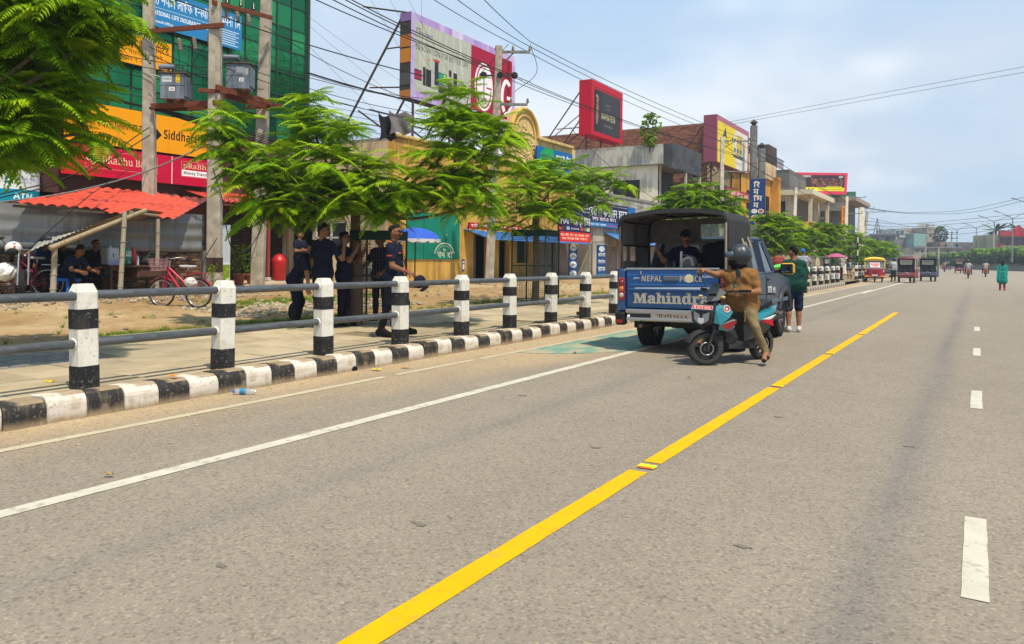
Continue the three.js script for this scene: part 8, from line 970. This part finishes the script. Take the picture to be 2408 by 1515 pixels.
{ 
const t=thing('orange_house','orange and cream house with a projecting upper storey beyond the flues','building',[-20.6,0,-84]),add=(n,b,m)=>b.mesh(n,m,t),or=mat([.66,.33,.05],{map:re(T.grime,6),roughness:.9});
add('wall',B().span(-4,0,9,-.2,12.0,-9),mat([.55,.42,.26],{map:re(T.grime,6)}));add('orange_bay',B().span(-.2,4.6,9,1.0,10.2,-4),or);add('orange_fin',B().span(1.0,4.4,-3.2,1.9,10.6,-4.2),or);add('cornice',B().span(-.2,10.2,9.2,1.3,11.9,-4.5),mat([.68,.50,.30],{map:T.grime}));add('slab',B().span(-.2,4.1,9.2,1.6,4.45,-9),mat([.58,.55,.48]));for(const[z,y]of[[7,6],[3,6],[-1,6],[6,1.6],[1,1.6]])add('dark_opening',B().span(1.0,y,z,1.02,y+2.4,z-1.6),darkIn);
const rl=B();for(let z=9;z>-9;z-=.45)rl.rod(V(1.2,11.9,z),V(1.2,13.0,z),.03,.03,4);rl.rod(V(1.2,13,9),V(1.2,13,-9),.05).rod(V(1.2,12.5,9),V(1.2,12.5,-9),.03);add('roof_railing',rl,steelDark).userData.kind='stuff';add('roof_shed',B().span(-3,12,-4,.6,14.4,-8),mat([.10,.06,.045],{map:T.grime}));
const g=thing('balcony_house','pale cream house with an orange balcony under the university billboard','building',[-18.4,0,-104]),ad=(n,b,m)=>b.mesh(n,m,g),cr=mat([.62,.56,.42],{map:re(T.grime,6)});
ad('wall',B().span(-6,0,8,-.4,9.6,-10),cr);ad('roof_slab',B().span(-6,9.3,8.6,1.8,9.9,-8),mat([.66,.60,.46]));ad('balcony',B().span(-.4,4.4,8.4,1.8,6.1,-5),mat([.72,.42,.13],{map:T.grime}));ad('pillar',B().span(1.2,6,8,1.6,9.3,7.6).span(1.2,6,-4,1.6,9.3,-4.4),cr);ad('balcony_recess',B().span(-.38,6.1,7,-.3,9,-4),mat([.12,.10,.07]));ad('upper_block',B().span(-9,9.9,8,-1,12.4,-6),mat([.17,.17,.17],{map:re(T.grime,6)}));ad('side_window',B().span(-3.4,6.4,8.02,-1.4,8.6,8.06),darkIn);
const h=thing('concrete_block_house','bare grey concrete house with a flat green edged roof at the row end','building',[-17.3,0,-122]),ah=(n,b,m)=>b.mesh(n,m,h);ah('wall',B().span(-7,0,8,1.2,9.7,-6),mat([.20,.195,.18],{map:re(T.grime,7)}));ah('roof_slab',B().span(-9,9.7,9.2,3.2,10.25,-7),mat([.42,.33,.29],{map:T.grime}));ah('white_fascia',B().span(-8.8,8.4,8.6,1.6,9.66,8.06),mat([.55,.57,.56]));ah('green_net',B().span(-8,10.25,9,3.1,10.9,8.6),mat([.06,.30,.18],{map:T.cloth}));ah('ledge',B().span(-6,7.2,8.3,-1,7.6,8.03),mat([.4,.38,.34]));ah('blue_shade',B().span(-6.9,5.4,8.4,-5.8,9.2,8.1),mat([.03,.30,.52]));ah('pale_banner',B().span(-9.4,4.4,8.3,-7.1,9,8.1),mat([.45,.55,.64]));
board('lettered_strip','upright orange strip sign with dark lettering at the end of the row',...(()=>{const a=atD(1979,545,95),b=atD(1992,545,95),c=atD(1992,485,95),d=atD(1980,485,95);return[a,b,c,d];})(),print(96,400,(g,w,h)=>{fill(g,w,h,'#e88a14');['ग','ली','चा','घ'].forEach((k,i)=>nepali(g,k,22,30+i*98,58,'#6a2a14',.18));}),.3,0xb86a10,'sign');
const P=[atD(1853,456,100),atD(1991,458,104),atD(1994,407,104),atD(1850,405,100)];board('billboard','wide pink framed university billboard with a yellow strip over the balcony house',...P,print(1280,480,(g,w,h)=>{fill(g,w,h,'#d8405c');g.fillStyle='#43303a';g.fillRect(60,54,1160,350);const q=rng(6);for(let i=0;i<160;i++){g.fillStyle=`rgba(${140 + q() * 90 | 0},${90 + q() * 60 | 0},${70 + q() * 40 | 0},${.25 + q() * .3})`;g.fillRect(480+q()*700,120+q()*220,10+q()*60,8+q()*26);}latin(g,'IXT UNIVERSITY',92,500,104,52,'#f4eef0');latin(g,'DEHRADUN',92,300,140,24,'#e0d6da');latin(g,'QIT',1080,1180,112,54,'#f4eef0');g.fillStyle='#cfc4c8';for(let i=0;i<6;i++)g.fillRect(92,200+i*26,150+(i*53)%110,8);g.fillStyle='#d8c030';g.fillRect(92,172,70,10);g.fillStyle='#e6e01e';g.fillRect(60,330,1160,74);g.fillRect(830,302,330,30);latin(g,'ADMISSIONS OPEN',860,1130,326,24,'#5a5a18');latin(g,'FOR UNDERGRADUATE AND POSTGRADUATE',640,1190,382,30,'#6a6a1a');g.fillStyle='#2a2410';for(let i=0;i<4;i++)g.fillRect(240+i*90,352,36,34);}),.6,0xb02a48,'billboard');
}
// ---------------------------------------------------------------- skyline across the far end of the road
blockAt('flat_house','low flat roofed grey house far off, below a lattice mast',2049,2106,553,230,14,.5,[.26,.25,.24],(t,X,Y)=>{B().box(8,.5,1,0,Y(553)+.1,.3).mesh('roof_slab',mat([.12,.12,.13]),t);pane(t,X(2082),X(2092),Y(566),Y(557));pane(t,X(2060),X(2068),Y(568),Y(560));});
{const b=atD(2063,553,232),m=thing('lattice_mast','thin lattice mast on the flat grey house','mast',b),k=PF / 232,h=40 / k;for(const[x,z]of[[-.9,0],[.9,0],[0,.9]])B().rod(V(x*1.2,0,z),V(0,h,0),.12,.06,5).mesh('mast_leg',steelDark,m);for(let i=1;i<5;i++)B().rod(V(-1.1*(1-i / 5),h*i / 5,0),V(1.1*(1-i / 5),h*i / 5,0),.05).mesh('cross_tie',steelDark,m);}
blockAt('teal_window_house','small pale house with two tall teal windows on the skyline',2106,2128,538,240,14,.5,[.50,.50,.48],(t,X,Y)=>{pane(t,X(2108),X(2115),Y(557),Y(543),[.015,.09,.10]);pane(t,X(2118),X(2125),Y(557),Y(543),[.015,.09,.10]);});
blockAt('grey_hall','dark grey hall with roof lettering left of the teal glass front',2104,2148,562,225,12,.5,[.19,.19,.19],(t,X,Y)=>{for(let i=0;i<7;i++)B().box(.5,.7,.2,X(2117+i*4),Y(560)+.5,.1).mesh('roof_letter',mat([.45,.44,.42]),t);pane(t,X(2132),X(2146),Y(585),Y(568),[.05,.05,.06]);});
blockAt('beige_block','long beige block with a water tank behind the teal glass front',2127,2182,537,255,16,.5,[.40,.36,.31],(t,X,Y)=>{for(let i=0;i<4;i++)B().box(1.1,1.4,.3,X(2162+i*6),Y(536)+.8,.1).mesh('roof_letter',mat([.5,.48,.44]),t);B().cyl(1.3,.5,3.5,X(2151),Y(549),.8).mesh('water_tank',mat([.45,.43,.40]),t);});
blockAt('glass_front_house','pale teal glass fronted house in the middle of the skyline',2149,2178,549,220,10,.5,[.22,.36,.33],(t,X,Y)=>{for(let i=0;i<5;i++)for(let j=0;j<4;j++)pane(t,X(2150.5+i*5.6),X(2154.8+i*5.6),Y(557+j*7.4),Y(551+j*7.4),[.20,.42,.38],[.30,.42,.40]);});
blockAt('beige_tower','stout beige tower house beside the big dark tree',2180,2206,535,245,14,.5,[.37,.32,.27],(t,X,Y)=>{B().box(2,1.2,2,X(2192),Y(534)+.5,-1).mesh('roof_tank',mat([.5,.5,.48]),t);pane(t,X(2186),X(2191),Y(556),Y(549));pane(t,X(2196),X(2201),Y(572),Y(565));});
blockAt('long_wall_house','long low beige building with small dark windows behind the rickshaws',2150,2268,583,205,8,.5,[.40,.35,.29],(t,X,Y)=>{for(const u of[2156,2168,2180,2205,2226,2250])pane(t,X(u),X(u+4),Y(594),Y(588));B().box(13,.35,.6,0,Y(583)+.05,.1).mesh('cornice',mat([.22,.20,.19]),t);});
blockAt('brick_hut','small reddish brick hut left of the white house',2212,2240,569,215,8,.5,[.28,.19,.15],(t,X,Y)=>pane(t,X(2222),X(2227),Y(580),Y(574)));
blockAt('white_house','white house with two dark windows right of the brick hut',2239,2295,572,212,8,.5,[.60,.63,.68],(t,X,Y)=>{pane(t,X(2266),X(2277),Y(589),Y(580));pane(t,X(2248),X(2254),Y(582),Y(575));B().box(6.8,.3,1,0,Y(572)+.1,.3).mesh('roof_slab',mat([.20,.20,.21]),t);B().box(3.4,1.2,.2,X(2279),Y(595),.2).mesh('red_wall',mat([.36,.05,.05]),t);});
blockAt('red_shop','low red fronted shop before the palm trees',2304,2352,578,190,8,.5,[.42,.33,.28],(t,X,Y)=>{B().box(4.6,1.0,.3,0,Y(583),.2).mesh('red_fascia',mat([.45,.03,.04]),t);B().box(4.4,.8,.2,0,Y(591),.2).mesh('red_counter',mat([.42,.06,.06]),t);});
blockAt('red_pavilion','red roofed two storey pavilion at the right edge of the photo',2349,2450,552,170,10,.5,[.42,.40,.28],(t,X,Y)=>{const red=mat([.36,.018,.02],{roughness:.5});B().box(9.6,1.1,.8,0,Y(552)+.2,.5).mesh('red_fascia',red,t);B().ext(poly([[-1.5,0],[1.5,0],[0,1.5]]),.8,M4(X(2392),Y(552)+.6,.1)).mesh('gable',red,t);for(let i=0;i<5;i++)pane(t,X(2353+i*12),X(2362+i*12),Y(576),Y(560),[.03,.03,.035],[.30,.02,.02]);B().box(.6,3,.6,X(2352),Y(590),.3).mesh('red_post',red,t);});
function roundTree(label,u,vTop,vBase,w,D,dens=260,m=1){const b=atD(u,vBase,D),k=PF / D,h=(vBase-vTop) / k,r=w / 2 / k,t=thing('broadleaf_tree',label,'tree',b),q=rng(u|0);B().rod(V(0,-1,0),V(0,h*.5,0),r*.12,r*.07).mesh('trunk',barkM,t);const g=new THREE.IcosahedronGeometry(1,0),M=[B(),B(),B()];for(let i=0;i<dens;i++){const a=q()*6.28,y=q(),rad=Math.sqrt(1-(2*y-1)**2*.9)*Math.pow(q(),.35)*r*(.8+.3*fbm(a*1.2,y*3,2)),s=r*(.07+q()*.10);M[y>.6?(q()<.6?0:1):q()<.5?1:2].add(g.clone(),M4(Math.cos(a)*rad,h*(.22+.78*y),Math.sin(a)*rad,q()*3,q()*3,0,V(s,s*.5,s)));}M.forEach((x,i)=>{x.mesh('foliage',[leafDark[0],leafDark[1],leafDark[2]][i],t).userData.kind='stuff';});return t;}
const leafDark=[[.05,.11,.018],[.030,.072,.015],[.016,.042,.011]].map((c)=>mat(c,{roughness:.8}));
roundTree('tall dark broadleaf tree standing behind the beige tower',2212,533,585,32,235,420);
for(const[u,vt,vb,w,D,lab]of[[2340,527,596,60,185,'tall palm tree left of the red pavilion'],[2387,527,580,46,200,'palm tree rising behind the red pavilion roof']]){const b=atD(u,vb,D),k=PF / D,h=(vb-vt) / k*.78,t=thing('palm_tree',lab,'palm tree',b),q=rng(u);B().rod(V(0,-1,0),V(.2,h,0),.28,.2).mesh('trunk',mat([.12,.10,.08]),t);for(let i=0;i<16;i++){const a=i / 16*6.28+q()*.3,el=mix(-.3,1.0,q()),L=w / 2 / k*1.1;put('frond',gridGeo(2,8,(x,v)=>{const r=L*v,y=h+Math.sin(el)*r-.12*r*r / L*4*.55,wd=(x-.5)*.9*Math.sin(Math.PI*clamp(v*.9+.08));return{p:V(.2+Math.cos(a)*r-Math.sin(a)*wd,y-Math.abs(wd)*.4,Math.sin(a)*r+Math.cos(a)*wd)};}),leafDark[i%3],t);}}
{const q=rng(17),bags=[B(),B(),B(),B()],g=new THREE.IcosahedronGeometry(1,0),line=[[2440,640,135],[2400,637,140],[2340,633,152],[2280,629,168],[2220,626,190],[2150,624,215]].map(([u,v,D])=>atD(u,v,D)),cv=new THREE.CatmullRomCurve3(line);
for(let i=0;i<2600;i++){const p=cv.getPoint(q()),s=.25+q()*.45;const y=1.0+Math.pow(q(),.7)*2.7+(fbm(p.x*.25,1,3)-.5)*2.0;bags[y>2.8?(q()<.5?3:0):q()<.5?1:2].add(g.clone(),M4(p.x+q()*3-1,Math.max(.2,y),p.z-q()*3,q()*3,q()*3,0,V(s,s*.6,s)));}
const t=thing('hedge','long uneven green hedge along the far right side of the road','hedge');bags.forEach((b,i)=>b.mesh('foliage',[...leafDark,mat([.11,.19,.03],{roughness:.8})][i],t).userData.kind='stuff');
const f=thing('roadside_fence','pale grey slatted fence in front of the far hedge','fence'),pm=mat([.36,.34,.30],{map:T.grime}),n=190,pk=boxUV(clean(cbox(.34,1.5,.12,.02)));for(let i=0;i<n;i++){const p=cv.getPoint(i / n*.72),m=put('picket',pk,pm,f);p.x+=.9;p.z+=1.2;m.position.set(p.x,.75+(hash2(i,3,1)-.5)*.1,p.z);m.rotation.y=.5;}const ra=B();for(let i=0;i<40;i++){const a=cv.getPoint(i / 40*.72),b=cv.getPoint((i+1) / 40*.72);for(const y of[.4,1.15])ra.bar(V(a.x+.9,y,a.z+1.1),V(b.x+.9,y,b.z+1.1),.1);}ra.mesh('rail',pm,f).userData.kind='stuff';}
for(const[u,vt,vb,D,lab]of[[2250,541,598,215,'farthest twin armed street lamp, left of the white house'],[2296,536,598,190,'twin armed street lamp before the white house'],[2338,521,596,165,'twin armed street lamp in front of the left palm'],[2381,512,592,140,'tallest twin armed street lamp by the red pavilion'],[2432,485,600,118,'twin armed street lamp at the very right edge, its arm entering the frame']]){const b=atD(u,vb,D),k=PF / D,h=(vb-vt) / k,t=thing('street_lamp',lab,'street lamp',b,.5,null);B().rod(V(0,-2,0),V(0,h,0),.16,.09,8).mesh('pole',mat([.26,.27,.28],{metalness:.4}),t);for(const s of[-1,1]){B().tube([V(0,h-.3,0),V(s*1.2,h+.5,0),V(s*2.6,h+1.0,0)],.07,6,10).mesh('arm',mat([.26,.27,.28]),t);B().box(.95,.12,.3,s*3.0,h+1.12,0,0,0,s*.25,.03).mesh('lamp_head',mat([.20,.21,.22]),t);}}
for(const[u,vt,vb,D,lab]of[[2238,545,600,205,'far utility pole with cross arms left of the lamps'],[2336,548,600,160,'pale far utility pole beside the palm'],[2177,560,600,200,'thin far pole behind the maroon rickshaw'],[2207,583,612,160,'low far post left of the distant rickshaws']]){const b=atD(u,vb,D),k=PF / D,h=(vb-vt) / k,t=thing('utility_pole',lab,'utility pole',b,.5,null);B().rod(V(0,-2,0),V(0,h,0),.22,.16,8).mesh('shaft',poleM,t);for(const f of h>5?[.95,.72]:[]){B().box(3.2,.14,.14,0,h*f,.2).mesh('cross_arm',steelDark,t);for(const x of[-1.4,0,1.4])B().cyl(.1,.08,.3,x,h*f+.2,.2).mesh('insulator',steelDark,t);}}
{const t=thing('flag','small red flag on a pole by the red pavilion','flag',atD(2314+68,548,150));put('cloth',gridGeo(8,4,(u,v)=>({p:V(u*1.6,v*.9-u*.9,.15*Math.sin(u*6))})),mat([.55,.02,.06]),t);B().rod(V(0,-4,0),V(0,1.2,0),.05).mesh('pole',steelDark,t);}
{const p=onY(2016,659,0),t=thing('striped_pole','thin black and white banded pole near the auto rickshaw','pole',p);B().rod(V(0,0,0),V(0,3.4,0),.06).mesh('shaft',mat([.02,.02,.02]),t);for(const y of[.9,1.9,2.9])B().rod(V(0,y,0),V(0,y+.45,0),.065).mesh('white_band',mat([.6,.6,.58]),t);}
// ---------------------------------------------------------------- litter
{const bt=thing('plastic_bottle','clear plastic bottle with a blue cap lying against the kerb','bottle',onY(578,921,.033),.55);B().add(new THREE.LatheGeometry([[0,0],[.028,.002],[.033,.012],[.031,.05],[.033,.055],[.033,.12],[.031,.125],[.033,.16],[.026,.19],[.013,.215],[.013,.23]].map(([a,b])=>new THREE.Vector2(a,b)),18),M4(-.115,0,0,0,0,-Math.PI / 2)).mesh('body',phys([.80,.84,.88],{roughness:.08,transmission:.75,thickness:0}),bt);B().cyl(.016,.016,.022,-.125,0,0,0,0,Math.PI / 2,14).mesh('cap',mat([.02,.12,.55],{roughness:.4}),bt);B().cyl(.0338,.0338,.055,-.03,0,0,0,0,Math.PI / 2,18).mesh('label',mat([.03,.22,.42],{roughness:.4}),bt);
const bit=(name,lab,u,v,y,c,sx,sz,r)=>{const g=gridGeo(5,4,(a,b)=>({p:V((a-.5)*sx,.012+.02*vnoise(a*4+u,b*4),(b-.5)*sz)})),o=put(name,g,mat(c,{roughness:.6}));o.position.copy(onY(u,v,y));o.rotation.y=r;tag(o,lab,'litter');};
bit('wrapper','orange peel coloured wrapper on the kerb top',408,888,.225,[.72,.20,.01],.07,.05,.4);bit('wrapper','yellow wrapper lying on the pavement left of the first post',116,901,.19,[.68,.46,.03],.12,.05,.2);bit('wrapper','yellow sachet on the road edge beyond the drain hole',886,872,.003,[.70,.52,.04],.12,.07,.1);bit('wrapper','pale orange crumpled wrapper by the kerb, right of the yellow sachet',953,866,.003,[.55,.28,.10],.1,.07,.8);bit('wrapper','small blue scrap on the road beside the green cycle lane',1352,832,.003,[.02,.08,.40],.06,.05,.3);bit('wrapper','small orange wrapper at the kerb foot near the pickup',1192,808,.003,[.65,.15,.02],.1,.06,.6);bit('wrapper','white scrap of paper lying beyond the second railing',1945,682,.003,[.7,.7,.68],.5,.3,.2);bit('dry_leaf','curled dry leaf lying on the road in front of the white line',256,1122,.003,[.35,.24,.10],.05,.03,.7);bit('dry_leaf','tiny pale leaf on the lane right of the yellow studs',1622,890,.003,[.42,.36,.22],.05,.03,.2);
const dh=thing('drain_pipe','round black drain hole at the foot of a white kerb block','drain',onX(834,869,-6.712));B().cyl(.04,.04,.02,0,0,0,0,0,Math.PI / 2,16).mesh('pipe',mat([.01,.01,.01]),dh);
const br=thing('brick','broken red brick lying on the kerb by the eighth post','brick',onY(1368,741,.23),.5);B().box(.23,.07,.1,0,.035,0,0,0,0,.008).mesh('fired_clay',mat([.24,.10,.06],{map:T.dust}),br);}
renderer.render(scene,camera);
